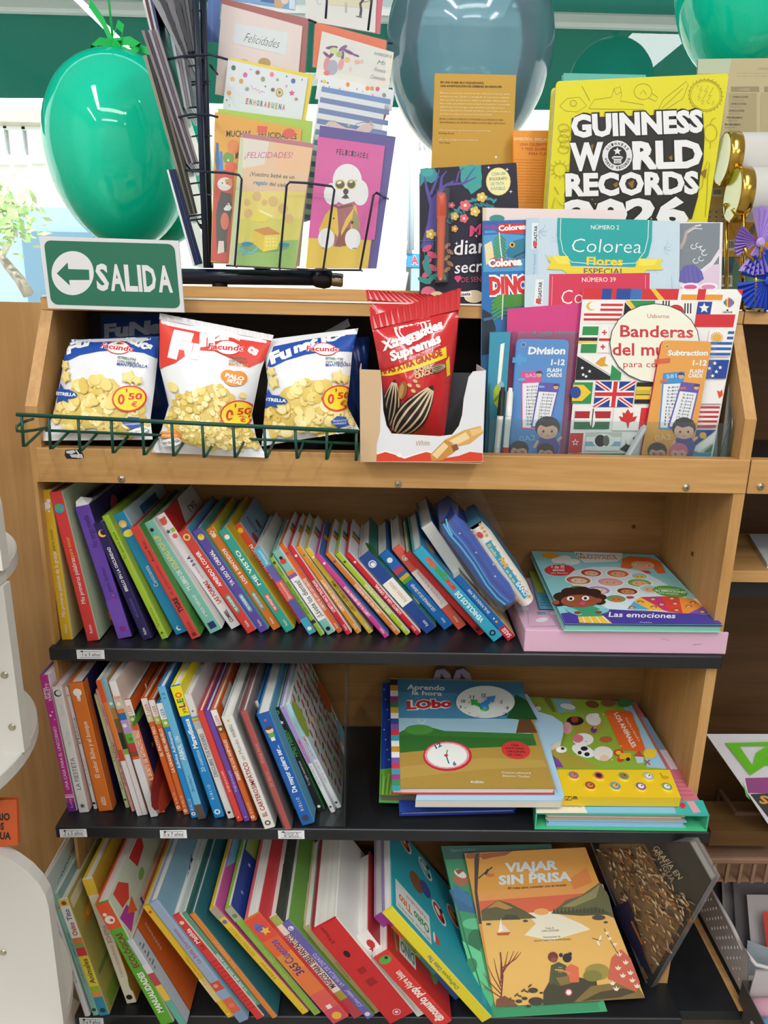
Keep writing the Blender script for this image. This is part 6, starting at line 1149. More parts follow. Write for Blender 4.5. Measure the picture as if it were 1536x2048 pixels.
def dino(a):
 a.pg([(490,80),(646,78),(640,392),(556,420),(540,560),(480,580)],'#2a6fb5');a.pg([(490,80),(646,78),(645,120),(490,130)],'#2f5fae');a.pg([(545,88),(646,84),(645,122),(545,124)],'#cf3138');a.pg([(492,92),(530,90),(548,104),(530,112),(494,106)],'#7a4fa0');a.pg([(494,112),(530,112),(545,120),(494,124)],'#3f9ad0')
 a.text('Colorea',(546,114),(648,106),20,W_,bold=.05)
 a.pg([(490,130),(560,124),(646,130),(642,260),(490,265)],'#4f9ad0');a.pg([(494,165),(520,150),(530,210),(500,240)],'#e9d9a8')
 for i in range(7): a.line([(548,130+i*12),(528+i % 2,150+i*13)],6,'#4a9a4a');a.line([(550,130+i*12),(572,150+i*12)],6,'#3f8a44')
 a.line([(548,120),(552,170),(558,215)],4,'#e6eadf');a.pg([(572,190),(600,150),(640,140),(645,215),(600,215),(580,210)],'#2f7a94');a.ell(596,165,10,10,'#e9b53a');a.ell(596,165,5,6,'#1f2a2c');a.line([(600,210),(645,190)],6,'#1d4f66')
 a.text('Colorea',(508,246),(632,238),28,W_,bold=.06,out='#c92a34',ow=.09)
 a.text('DINOS',(512,345),(690,340),62,'#d8323a',bold=.06,out=W_,ow=.08)
 a.pg([(540,350),(640,345),(640,390),(520,400)],'#4f8a3a')
 for i in range(6): a.line([(560,350+i*14),(520,375+i*14)],8,'#4f9a44');a.line([(562,350+i*14),(600,365+i*10)],8,'#3f8a3f')
 a.line([(562,345),(558,440)],4,'#dfe8d6');a.pg([(486,400),(520,420),(535,470),(530,560),(484,570)],'#23303f');a.line([(490,440),(540,430)],10,'#3f6f9a')
mag('dinosaur colouring magazine with red lettering, left in the tray',U5,[(488,76),(660,72),(660,600),(482,600)],.004,.003,'#3a6fa8',dino)
def flores(a):
 a.pg([(646,66),(1212,78),(1208,330),(640,392)],'#c3d7e4')
 for i in range(12):
  x = 668+(i*97) % 520;y = 100+(i*53) % 190
  for t in range(4): a.line([(x,y),(x+22*math.cos(t*.7+i),y-22*math.sin(t*.7+i)),(x+30*math.cos(t*.7+i+.3),y-30*math.sin(t*.7+i+.3))],1.5,'#aac4d6')
 a.pg([(648,66),(690,67),(684,390),(640,392)],'#b5cfe0');a.pg([(668,84),(692,84),(690,180),(666,180)],'#dfe8ee');a.text('MEGASTAR',(686,178),(688,94),12,'#3a3f4a',bold=.03,up=(-1,0));a.pg([(672,152),(686,152),(686,172),(672,172)],'#d8433f')
 a.text('Flores Especial',(678,278),(682,200),9,'#6f9fc0',up=(-1,0))
 a.pg([(762,66),(1110,74),(1108,150),(1095,205),(1060,245),(800,240),(768,200),(760,130)],'#23a3a3');a.line([(774,68),(772,140),(782,190),(812,228),(930,238),(1050,232),(1082,190),(1094,140),(1096,74)],2.5,'#dfeeee')
 a.text('NÚMERO 2',(884,108),(988,109),16,W_);a.text('Colorea',(812,192),(1068,196),54,W_,bold=-.012,shear=.1)
 a.pg([(720,210),(800,206),(812,246),(1045,250),(1060,215),(1150,218),(1136,236),(1152,256),(1090,258),(1075,270),(800,272),(780,258),(722,254),(738,232)],'#e6d23a');a.pg([(742,206),(800,206),(806,236),(764,234)],'#f0df5a');a.pg([(1062,216),(1130,218),(1118,240),(1060,242)],'#f0df5a');a.text('Flores',(868,238),(1002,240),30,'#f0d23c',bold=.03);a.text('ESPECIAL',(858,272),(1008,273),22,'#6a4a6a',bold=.01)
 a.ell(1172,318,7,4,'#7a4fa0')
mag('flower colouring magazine with a turquoise badge and yellow ribbon',U5,[(648,66),(1212,78),(1205,500),(640,500)],.0078,.003,'#c3d7e4',flores)
def n39(a):
 a.pg([(644,276),(732,270),(1102,268),(1180,300),(1178,420),(640,420)],'#c6d8e4');a.pg([(682,292),(712,292),(706,385),(676,385)],'#e6eaee');a.text('MEGASTAR',(702,382),(706,300),13,'#3a3f4a',bold=.03,up=(-1,0));a.pg([(684,362),(700,362),(698,380),(682,380)],'#d8433f')
 a.pg([(732,272),(1101,268),(1099,420),(728,420)],'#d33a58');a.line([(744,280),(740,400)],2,'#e9a0ac');a.line([(1086,276),(1085,330)],2,'#e9a0ac');a.text('NÚMERO 39',(852,301),(976,300),17,W_);a.text('Colorea',(775,384),(1000,372),56,W_,bold=-.012,shear=.1);a.ell(735,420,60,30,'#a8c46a')
mag('colouring magazine with a crimson number panel, before the flower magazine',U5,[(644,277),(1180,268),(1178,560),(640,560)],.0112,.003,'#c6d8e4',n39)
mag('plain hot pink sheet book standing before the crimson panel magazine',U5,[(578,400),(850,378),(850,700),(575,700)],.0146,.003,'#d14283',lambda a: (a.text('Ángela Navarro',(668,500),(846,494),20,'#3a9aa0'),a.ell(700,640,60,90,'#a8336a'),a.ell(850,525,20,22,'#e0803a')),name='book',cat='book')
# the acrylic holder and what stands in it
hd = thing('acrylic_holder',(0.33,.045,ZF),'clear acrylic display holder in the right half of the tray','display holder')
def sheet(par,pts,nm,m=ACRYL,t=.0016):
 n = plane3(pts[0],pts[1],pts[2]);b = MB();q = [V(p)-n*t for p in pts];b.raw(list(pts)+q,[tuple(range(4)),(7,6,5,4)]+[(i,(i+1) % 4,4+(i+1) % 4,4+i) for i in range(4)],m);return b.build(nm,par)
xa,xb = atY(975,915,.034).x,XR-TH-.004
fz = atY(1200,842,.034).z
sheet(hd,[V((xa,.0338,ZF+.0005)),V((xb,.0338,ZF+.0005)),V((xb,.0338,fz)),V((xa,.0338,fz))],'front_panel')
pB,nBk = leanp(.0175);cnr = [onP(978,662,pB,nBk),onP(1420,668,pB,nBk)]
sheet(hd,[V((xa,.0555,ZF+.001)),V((xb,.0555,ZF+.001)),V((cnr[1].x,cnr[1].y,cnr[1].z)),V((cnr[0].x,cnr[0].y,cnr[0].z))],'back_panel')
for x in (xa,xb-.0016):
 sheet(hd,[V((x,.0340,ZF+.001)),V((x,.0545,ZF+.001)),V((x,.062,fz+.05)),V((x,.0340,fz))],'side_panel')
# a white sheet book with flags, in the tray in front of the magazines
def flags(a):
 a.pg([(857,325),(1444,328),(1330,946),(800,946)],'#eceae8')
 G = lambda u,v: ((857+587*u)*(1-v)+(800+530*u)*v,(325+3*u)*(1-v)+946*v)
 def R(u0,v0,u1,v1,c): a.pg([G(u0,v0),G(u1,v0),G(u1,v1),G(u0,v1)],c)
 def F(u0,v0,u1,v1,kind,*c):
  w,h = u1-u0,v1-v0
  if kind == 'h':
   for i,q in enumerate(c): R(u0,v0+h*i/len(c),u1,v0+h*(i+1)/len(c),q)
  elif kind == 'v':
   for i,q in enumerate(c): R(u0+w*i/len(c),v0,u0+w*(i+1)/len(c),v1,q)
  elif kind == 's':
   for i in range(c[2]): R(u0,v0+h*i/c[2],u1,v0+h*(i+1)/c[2],c[i % 2])
  elif kind == 'f': R(u0,v0,u1,v1,c[0])
 red,blu,grn,yel,wht,blk = '#d0323a','#27489a','#2f8f4f','#eec53a','#efedea','#24242a'
 F(.0,.0,.12,.065,'f',red);F(.12,.0,.30,.065,'h',blu);R(.18,.0,.21,.065,red);R(.30,.0,.37,.065,'#3f6fb5');F(.37,.0,.60,.065,'f',red);a.pg([G(.42,0),G(.45,0),G(.52,.065),G(.48,.065)],yel);F(.62,.0,.88,.065,'h','#f0efec','#e89a3a');R(.72,0,.77,.065,red);R(.88,.0,1,.065,wht);a.pg([G(.96,0),G(1,0),G(1,.04)],red)
 F(.02,.075,.26,.205,'s',wht,red,9);R(.02,.075,.12,.14,wht);a.ell(*G(.06,.105),18,16,'#e3b53a');a.ell(*G(.07,.103),15,13,wht)
 a.pg([G(.27,.07),G(.46,.07),G(.46,.2),G(.40,.2)],grn);a.pg([G(.27,.07),G(.30,.07),G(.43,.2),G(.40,.2)],yel);a.pg([G(.27,.08),G(.40,.2),G(.27,.2)],blk)
 a.pg([G(.5,.07),G(.71,.07),G(.70,.22),G(.5,.2)],wht);a.ell(*G(.60,.135),30,26,red);a.ell(*G(.60,.15),28,20,'#2f5aa8');
 for x,y in ((.67,.115),(.53,.1)):
  for i in range(3): a.line([G(x-.02+.018*i,y-.03),G(x-.012+.018*i,y+.03)],5,blk)
 F(.73,.075,.98,.225,'h',wht,red);R(.73,.075,.82,.15,blu);a.star(*G(.775,.113),20,wht)
 a.ell(*G(.925,.085),19,22,W_);
 for i,c in enumerate(('#7a4fa8','#2f9a4f','#eec53a','#d8403a','#3f7fc4','#c93a8a','#3a9a5a')): a.ell(*G(.898+i*.009,.08),3.6,20*math.sin(math.pi*(i+1)/8),c)
 a.rect(*(G(.917,.12)),*(G(.93,.13)),'#2a2a2e');a.text('USBORNE',G(.895,.142),G(.958,.142),7,'#3a3f4f',bold=.02)
 F(.02,.225,.12,.38,'h',grn,'#f0efea',grn);R(.0,.29,.12,.31,blk);R(.0,.31,.12,.322,yel)
 R(.13,.225,.27,.38,wht);a.rect(*G(.185,.225),*G(.205,.38),red);a.rect(*G(.13,.295),*G(.27,.31),red);
 for u,v in ((.16,.26),(.24,.26),(.16,.345),(.24,.345)): x,y = G(u,v);a.line([(x-9,y),(x+9,y)],5,red);a.line([(x,y-9),(x,y+9)],5,red)
 a.pg([G(.0,.4),G(.27,.54),G(.0,.54)],blk);a.pg([G(.02,.4),G(.27,.4),G(.27,.53)],wht)
 for u,v in ((.04,.47),(.07,.52),(.09,.49),(.05,.51)): a.star(*G(u,v),7,W_)
 a.pg([(920,580),(940,575),(935,600),(950,610),(920,612),(900,600)],'#dba23a')
 a.pg([G(.23,.45),G(.30,.5),G(.30,.54),G(.23,.54)],grn)
 # circle with the title comes after; union flag, brazil, kenya, canada
 F(-.01,.555,.12,.68,'f',grn);a.pg([G(-.01,.57),G(.06,.57),G(.115,.615),G(.06,.665),G(-.01,.665)],yel);a.ell(*G(.01,.615),20,22,'#2a4a9a')
 F(.14,.55,.40,.70,'f','#23408f')
 for p,q in ((G(.14,.55),G(.40,.70)),(G(.40,.55),G(.14,.70))): a.line([p,q],15,wht);a.line([p,q],6,red)
 a.line([G(.27,.55),G(.27,.70)],28,wht);a.line([G(.14,.625),G(.40,.625)],26,wht);a.line([G(.27,.55),G(.27,.70)],15,red);a.line([G(.14,.625),G(.40,.625)],14,red)
 F(.41,.555,.60,.68,'s',blk,yel,5);R(.41,.60,.60,.625,'#c9b43a');a.ell(*G(.53,.62),14,16,wht)
 F(.02,.705,.26,.83,'h',wht,'#b02a34','#b02a34',wht,'#2a6a4a','#2a6a4a');a.ell(*G(.14,.765),11,36,wht);a.line([G(.14,.71),G(.14,.825)],4,'#3a3a3a')
 F(.28,.705,.52,.84,'f',wht);R(.28,.705,.30,.84,wht);R(.46,.705,.52,.84,red);x,y = G(.38,.77)
 a.pg([(x,y-36),(x+10,y-20),(x+20,y-24),(x+18,y-6),(x+34,y-10),(x+26,y+8),(x+6,y+14),(x+2,y+34),(x-2,y+34),(x-6,y+14),(x-26,y+8),(x-34,y-10),(x-18,y-6),(x-20,y-24),(x-10,y-20)],'#d0332f')
 F(.53,.73,.60,.84,'v',red,'#27376a');F(.0,.855,.09,.97,'f',red);a.star(*G(.04,.91),14,wht);a.star(*G(.04,.91),8,red)
 F(.11,.85,.35,.96,'h','#c9c9c4',wht,'#8fb0d0',wht);a.ell(*G(.23,.90),40,26,wht);a.ell(*G(.21,.90),20,22,blk);a.ell(*G(.25,.90),12,20,'#6a6a6a');a.pg([G(.35,.95),G(.46,.86),G(.44,.98)],blk);a.ell(*G(.41,.90),14,16,wht);R(.0,.975,.2,1,red);R(.2,.975,.4,1,'#3a7a4f')
 # right column
 F(.83,.24,.99,.40,'f',wht);x,y = G(.885,.29)
 for i in range(16): t = i*math.pi/8;a.line([(x+10*math.cos(t),y+10*math.sin(t)),(x+24*math.cos(t),y+22*math.sin(t))],4,'#dba42f')
 a.ell(x,y,12,11,'#e3ae35')
 for i in range(5): R(.95 if i < 2 else .83,.25+.032*i,.99,.266+.032*i,'#2f62b0')
 F(.83,.42,.99,.53,'f','#26489c')
 for u,v in ((.9,.44),(.94,.465),(.87,.47),(.92,.49),(.90,.515)): a.star(*G(u,v),8,W_)
 F(.84,.545,.99,.68,'f',wht);x,y = G(.965,.63);a.pg([(x-8,y-18),(x+4,y-14),(x+12,y-22),(x+14,y),(x,y+12)],'#dc5a2f')
 F(.84,.695,.985,.82,'s','#c23a48',wht,9);a.pg([G(.84,.835),G(.99,.835),G(.86,.93),G(.84,.94)],'#23408f');a.ell(*G(.905,.868),13,12,'#e3ae35');a.pg([G(.84,.955),G(.985,.85),G(.985,.91),G(.9,.97)],wht);a.pg([G(.93,.965),G(.985,.92),G(.985,.965)],'#3f8a4a');R(.85,.97,.985,1,'#2f9fd4')
 # title circle
 a.ell(1117,526,166,146,'#39414a');a.ell(1117,526,163,143,'#efeedd');a.text('Usborne',(1090,434),(1170,435),16,'#b5394a');a.text('Banderas',(990,502),(1258,506),44,'#c63a48',bold=.02);a.text('del mundo',(962,570),(1262,572),46,'#c63a48',bold=.02);a.text('para colorear',(1002,614),(1228,616),24,'#c63a48')
p_,n_ = leanp(.0195)
mag('large flag colouring book covered with small national flags, in the acrylic holder',U5,[(857,325),(1444,328),(1330,946),(800,946)],.0215,.0022,'#eceae8',flags,floor=False,name='book',cat='book')
CARDN = V((0,-(1.2-ZF),.018)).normalized()
def card(lab,q,yb,col,art,back):
 p0_ = V((0,yb,ZF+.003));P = [onP(*uncrop(U5,x),p0_,CARDN) for x in q]
 k = slab(lab,'flash_card_pack','flash card pack',P,.0055,col,art=lambda a: (setattr(a,'fr',U5),art(a)),n=CARDN,rnd=.006,board=.001,page='#e9e4da',back=back,group=None)
 c = sum(P,V((0,0,0)))/4;Q = [c+(x-c)*1.08+CARDN*.0012+V((.004,0,.004)) for x in P]
 b = MB();b.raw(Q,[(0,1,2,3)],SLEEVE);b.build('clear_sleeve',k)
 return k
def kid(a,x,y,s,hair,sk,shirt=None,glasses=False):
 if shirt: a.pg([(x-38*s,y+70*s),(x-30*s,y+34*s),(x+30*s,y+34*s),(x+44*s,y+66*s),(x+30*s,y+110*s),(x-30*s,y+110*s)],shirt);a.line([(x-34*s,y+44*s),(x-50*s,y+70*s)],10*s,sk);a.line([(x+36*s,y+44*s),(x+52*s,y+30*s)],10*s,sk)
 a.ell(x,y-6*s,46*s,40*s,hair);a.ell(x,y+8*s,38*s,30*s,sk);a.pg([(x-42*s,y),(x-34*s,y-34*s),(x,y-46*s),(x+36*s,y-34*s),(x+42*s,y),(x+20*s,y-12*s),(x-6*s,y-6*s),(x-26*s,y-14*s)],hair)
 for d in (-15,16): a.ell(x+d*s,y+10*s,4*s,5*s,'#2a2022');a.ell(x+d*1.5*s,y+20*s,6*s,3.5*s,'#e39a90')
 if glasses: a.ring(x-15*s,y+10*s,11*s,9*s,2.4*s,'#8a3a34',14);a.ring(x+16*s,y+10*s,11*s,9*s,2.4*s,'#8a3a34',14)
 a.line([(x-6*s,y+25*s),(x,y+27*s),(x+7*s,y+25*s)],2*s,'#b5484a')
def table(a,q,c1,rows,fr_):
 a.pg(q,c1);(x0,y0),(x1,y1),(x2,y2),(x3,y3) = q;m = lambda u,v: ((x0+(x1-x0)*u)*(1-v)+(x3+(x2-x3)*u)*v,(y0+(y1-y0)*u)*(1-v)+(y3+(y2-y3)*u)*v)
 a.pg([m(.07,.2),m(.93,.2),m(.93,.97),m(.07,.97)],'#f0eff2')
 for i,r in enumerate(rows): v = .26+.7*i/len(rows);a.text(r,m(.28,v+.02),m(.82,v+.02),8,'#4a4a55',bold=.02,res=1)
def division(a):
 a.ell(637,532,8,8,'#3f5f8f');a.ring(637,532,8,8,2,'#9fc0e0')
 a.text('Division',(654,566),(790,566),27,W_,bold=.04,shear=.12);a.text('1-12',(738,606),(788,606),21,W_,bold=.04,shear=.12);a.text('FLASH',(724,632),(776,632),14,W_,bold=.04,shear=.1);a.text('CARDS',(722,650),(778,650),14,W_,bold=.04,shear=.1)
 a.pg([(598,578),(648,576),(648,596),(596,598)],'#3f9fd4');a.ell(622,572,7,6,'#3f9fd4');a.ell(622,602,7,6,'#3f9fd4')
 table(a,[(628,632),(704,626),(690,846),(630,842)],'#d9468f',['2÷2=1','4÷2=2','6÷2=3','8÷2=4','10÷2=','12÷2=','14÷2','16÷2','18÷2','20÷','22÷','24÷'],0);a.text('0A2',(644,652),(684,650),14,'#e9b0cf',bold=.02);kid(a,694,640,.28,'#2f2a34','#e9b095')
 table(a,[(694,670),(772,674),(732,840),(664,836)],'#5a4aa8',['3÷3=1','6÷3=2','9÷3=3','12÷3=4','15÷3=5','18÷3=6','21÷3=7','24÷3=','27','30'],0);kid(a,756,686,.24,'#2f2a34','#e9b095');a.pg([(618,656),(642,655),(642,664),(618,665)],'#5fb0e0');a.pg([(694,682),(714,682),(714,690),(694,690)],'#5fb0e0')
 a.text('0A2',(622,888),(682,882),22,'#8fb4e0',bold=.02);kid(a,725,840,1.0,'#2b2630','#e9b59c','#5a4aa0');kid(a,620,920,.78,'#2a262c','#e0a58c',None,True);kid(a,718,926,.7,'#2a262c','#dca08a',None,True)
def subtr(a):
 a.ell(1165,538,7,7,'#c9862a');a.ring(1165,538,7,7,2,'#f4d090')
 a.text('Subtraction',(1166,571),(1314,571),20,W_,bold=.04,shear=.12);a.text('1-12',(1258,608),(1310,608),20,W_,bold=.04,shear=.12);a.text('FLASH',(1248,636),(1296,636),14,W_,bold=.04,shear=.1);a.text('CARDS',(1242,652),(1294,652),14,W_,bold=.04,shear=.1)
 a.pg([(1118,586),(1176,580),(1176,598),(1120,604)],'#dc5a2c')
 table(a,[(1150,636),(1230,630),(1200,846),(1134,842)],'#2f8fd0',['4-4=0','5-4=1','6-4=2','7-4=3','8-4=4','9-4=','10-4','11-4','12-4','13-','14-','15-'],0);a.text('581',(1162,656),(1200,652),14,'#bcdcf2',bold=.02);kid(a,1216,646,.28,'#2f2a34','#e9b095')
 table(a,[(1216,668),(1286,676),(1246,846),(1166,836)],'#5a4aa8',['3-3=0','4-3=1','5-3=2','6-3=3','7-3=4','8-3=5','9-3=6','10-3=7','11-','12-'],0);kid(a,1272,688,.24,'#2f2a34','#e9b095');a.pg([(1140,662),(1166,660),(1166,669),(1140,671)],'#e0643a');a.pg([(1212,688),(1234,686),(1234,694),(1212,696)],'#e0643a')
 a.text('0A2',(1120,886),(1180,880),22,'#f2c88a',bold=.02);kid(a,1226,842,.95,'#2b2a2c','#e9b59c','#4f4a9a');kid(a,1128,926,.78,'#2a2a2c','#e0a08c',None,True);kid(a,1206,926,.75,'#e0708a','#e9a8a0')
card('blue division flash card pack in a clear sleeve, in the acrylic holder',[(612,510),(806,513),(768,946),(583,946)],.0425,'#4a8acb',division,'#4a8acb')
card('orange subtraction flash card pack in a clear sleeve, in front of the flags',[(1147,515),(1331,520),(1254,947),(1068,947)],.0425,'#eda13a',subtr,'#c93a7a')
p_ = V((0,.050,ZF+.003));P = [onP(*uncrop(U5,x),p_,CARDN) for x in ((514,486),(590,484),(560,946),(494,946))]
slab('teal card in the acrylic holder left of the markers','activity_card','card',P,.0015,'#3a93b0',n=CARDN,art=lambda a: (setattr(a,'fr',U5),a.pg([(553,530),(568,525),(552,690),(540,690)],W_),a.ell(548,720,22,46,'#b5c43a'),a.ell(556,680,10,14,'#8fb5c9'),a.line([(530,740),(560,700)],8,'#5f9a4a')),parts=('sheet',None,None))
P = [onP(*uncrop(U5,x),V((0,.0515,ZF+.003)),CARDN) for x in ((838,490),(846,488),(806,940),(770,940))]
def marker(lab,pts,yb,ms,r=.0042):
 c = [atY(*uncrop(U5,p),yb) for p in pts];d = (c[0]-c[-1]).normalized();L_ = (c[0]-c[-1]).length;e = thing('marker_pen',c[-1],lab,'marker pen')
 cap,body,tip = ms;b = MB();b.lathe(c[-1],d,[(0,r*.9),(L_*.6,r)],body,16);b.build('barrel',e)
 b = MB();b.lathe(c[-1]+d*L_*.6,d,[(0,r*1.08),(L_*.33,r*1.02),(L_*.36,r*.7),(L_*.4,r*.6)],cap,16);b.build('cap',e)
 b = MB();b.lathe(c[-1]+d*L_*.02,d,[(0,r*1.02),(L_*.12,r*1.03)],tip,16);b.build('band',e)
marker('white marker pen with a black cap, in the acrylic holder',[(562,688),(538,942)],.039,('#202226','#eceae6','#d9d6d0'))
marker('white marker pen with a red foot, right of the black capped marker',[(590,690),(570,942)],.040,('#e9e6e2','#eceae6','#cf2f34'))
marker('plain white marker pen slanting beside the orange flash cards',[(1086,828),(1012,955)],.039,('#e6e4e8','#e9e9ee','#dcdce2'))

# ------------------------------------------------------------------ books standing on the top board
ZS,ZS2 = 1.2099,1.2262
def upright(lab,fr,q,y,t,col,art=None,lean=0.06,name='book',cat='book',**kw):
 zs = ZS if y < .16 else ZS2;n = V((0,-1,lean)).normalized();p = V((0,y,ZS));P = [onP(*uncrop(fr,x),p,n) for x in q]
 for i,j in ((3,0),(2,1)):
  d = P[i]-P[j];P[i] = P[j]+d*((zs+.0003-P[j].z)/d.z)
 return slab(lab,name,cat,P,t,col,art=(lambda a: (setattr(a,'fr',fr),art(a))) if art else None,n=n,**kw)
upright('teal book standing behind the yellow record book, only its top showing',V5,[(706,297),(1040,304),(1030,900),(690,900)],.178,.012,'#5fb0a6',None,lean=0.02)
def roma(a):
 a.text('EN UNA ROMA MUY INQUIETANTE,',(205,338),(382,342),8,'#3a2c12',bold=.03);a.text('UNA INVESTIGACIÓN DE CRÍMENES SIN RESOLVER',(205,353),(455,357),8,'#3a2c12',bold=.03)
 L_ = ['Marcus es sacerdote y tiene un don: detecta el mal que anida','en las personas. Sandra es fotógrafa de la policía y también','tiene un don: puede hacer visible lo invisible. Ahora ambos','han vuelto sus talentos para atrapar a un asesino escurridizo','alguien que solo escoge como víctimas a parejas jóvenes.','Su investigación los llevará al infierno, al archivo donde se','guardan los mayores crímenes de la humanidad.']
 a.para(L_,203,380,288,14.2,7,'#f3e6bd',slope=.02)
 a.para(['EN EL LUGAR DONDE SE CUSTODIAN LOS PECADOS MÁS','ABOMINABLES: EL SECRETO MÁS OCULTO DEL VATICANO.'],201,486,270,14,7,'#4a3814',slope=.02)
 a.para(['«Un mecanismo que funciona a la perfección»'],199,531,210,14,7,'#f3e6bd',slope=.02);a.text('Rolling Stone',(198,544),(260,545),7,'#3a2c12',shear=.2);a.para(['«De una inteligencia avasalladora»'],198,570,160,14,7,'#f3e6bd',slope=.02);a.text('The Times',(198,583),(244,584),7,'#3a2c12',shear=.2)
upright('ochre paperback back cover full of small print, standing on the top board',V5,[(183,298),(513,305),(497,690),(170,690)],.21,.014,'#c79a38',roma,lean=0.03)
def oran(a):
 a.text('DIVERTIDA, BRILLANTE,',(503,570),(668,574),12,'#f3e6c0',bold=.01);a.text('UNA CELEBRITY EN',(528,592),(662,594),12,'#b5342a');a.text('Y TRES GUARDAES',(533,611),(665,612),12,'#b5342a');a.text('PARA CUIDAR',(564,630),(664,631),12,'#b5342a')
 a.para(['una escritora, unos vecinos y una historia de','amistad que nadie esperaba encontrar allí']*8,502,650,155,11.5,4.6,'#c96a1c',slope=.02)
upright('bright orange paperback back cover with red capitals, behind the diary',V5,[(500,530),(668,530),(655,900),(505,900)],.19,.012,'#ef9a35',oran,lean=0.03)
def guin(a):
 # line drawings along the edges
 D = '#a3931a'
 a.line([(690,430),(720,400),(770,395),(800,430),(760,455),(710,450),(690,430)],2,D);a.line([(780,350),(812,410)],3,D);a.ell(745,420,14,14,D);a.ell(745,420,11,11,'#d8cf22')
 a.line([(808,440),(830,405),(900,395),(910,360),(935,352),(942,385),(935,410),(1030,425),(1030,445),(808,442)],2,D);a.line([(910,362),(920,385),(940,372)],2,D)
 a.ring(1028,372,36,32,2,D);a.line([(1050,398),(1080,412),(1088,395),(1064,380)],2,D);a.line([(1015,385),(1030,365),(1042,385)],2,D)
 a.line([(1088,450),(1110,405),(1205,330),(1212,345),(1190,400),(1120,445),(1088,450)],2,D);a.line([(1105,440),(1190,360)],2,D)
 a.ring(1282,388,66,64,2.5,D);a.ring(1282,388,60,58,1.5,D)
 for i in range(26): t = i*2*math.pi/26;a.line([(1282+66*math.cos(t),388+64*math.sin(t)),(1282+72*math.cos(t+.08),388+72*math.sin(t+.08))],2,D)
 for i in range(30): a.ell(1250+(i*37) % 66,350+(i*23) % 76,2,2,D)
 a.ring(1302,540,26,34,2,D);a.line([(1300,505),(1308,485),(1322,480)],2,D);a.line([(1302,574),(1300,605)],2,D)
 a.line([(1290,655),(1275,690),(1268,760),(1230,800),(1215,890)],2,D);a.line([(1298,660),(1290,720),(1288,780),(1280,880)],2,D)
 for i in range(5): a.ring(705+8*(i % 2),520+22*i,22,16,2,D,12)
 a.ring(690,690,26,26,2,D)
 for i in range(12): t = i*math.pi/6;a.line([(690+26*math.cos(t),690+26*math.sin(t)),(690+42*math.cos(t),690+40*math.sin(t))],2,D)
 a.line([(655,860),(670,800),(690,830),(720,845),(690,880),(655,860)],2,D);a.line([(685,790),(668,760)],3,D)
 # dark drop block behind the letters
 a.pg([(738,480),(1270,462),(1276,560),(1272,650),(1258,720),(1250,800),(1225,890),(720,895),(708,790),(728,700),(735,580)],'#24211c')
 for (x,y) in ((800,600),(1130,640),(905,750),(965,745),(1260,700)): a.pg([(x,y),(x+26,y-14),(x+20,y+26)],'#8a6a1a')
 for (x,y,r) in ((960,850,36),(820,830,22),(1060,870,30)): a.star(x,y,r,'#e3cf2a',4,.3)
 k = dict(bold=.05,out='#17150f',ow=.05)
 a.text('GUINNESS',(736,556),(1272,534),88,'#e9e9ec',**k);a.text('W',(732,690),(868,686),108,'#e9e9ec',**k);a.text('RLD',(985,684),(1270,676),108,'#e9e9ec',**k);a.text('RECORDS',(712,794),(1254,784),88,'#e9e9ec',**k);a.text('2026',(706,930),(1212,920),116,'#e9e9ec',**k)
 a.ell(922,634,65,66,'#17150f');a.ell(922,634,61,62,'#dfdfe2');a.ell(922,634,38,39,'#1c1b1d')
 for word,t0,t1,rr,flip in (('GUINNESS',205,335,44,1),('WORLD RECORDS',170,10,54,-1)):
  for i,ch in enumerate(word):
   if ch == ' ': continue
   t = math.radians(t0+(t1-t0)*(i+.5)/len(word));c_,s_ = math.cos(t),math.sin(t);x,y = 922+rr*c_,634+rr*s_;tx,ty = (-s_*flip,c_*flip)
   a.text(ch,(x-tx*4.2,y-ty*4.2),(x+tx*4.2,y+ty*4.2),11,'#1c1b1d',bold=.03)
 a.star(922,616,17,'#e3e3e6');a.rect(904,636,940,642,'#e3e3e6');a.ring(922,640,22,10,3,'#e3e3e6',12,0,180)
 for i in range(5): a.rect(908+i*6.4,646,912+i*6.4,666,'#e3e3e6')
upright('big yellow record book with white block capitals on a dark drop shadow',V5,[(676,330),(1378,298),(1290,900),(636,900)],.135,.03,'#ddd51f',guin,lean=0.05,rnd=.004,page='#e6e3d6')
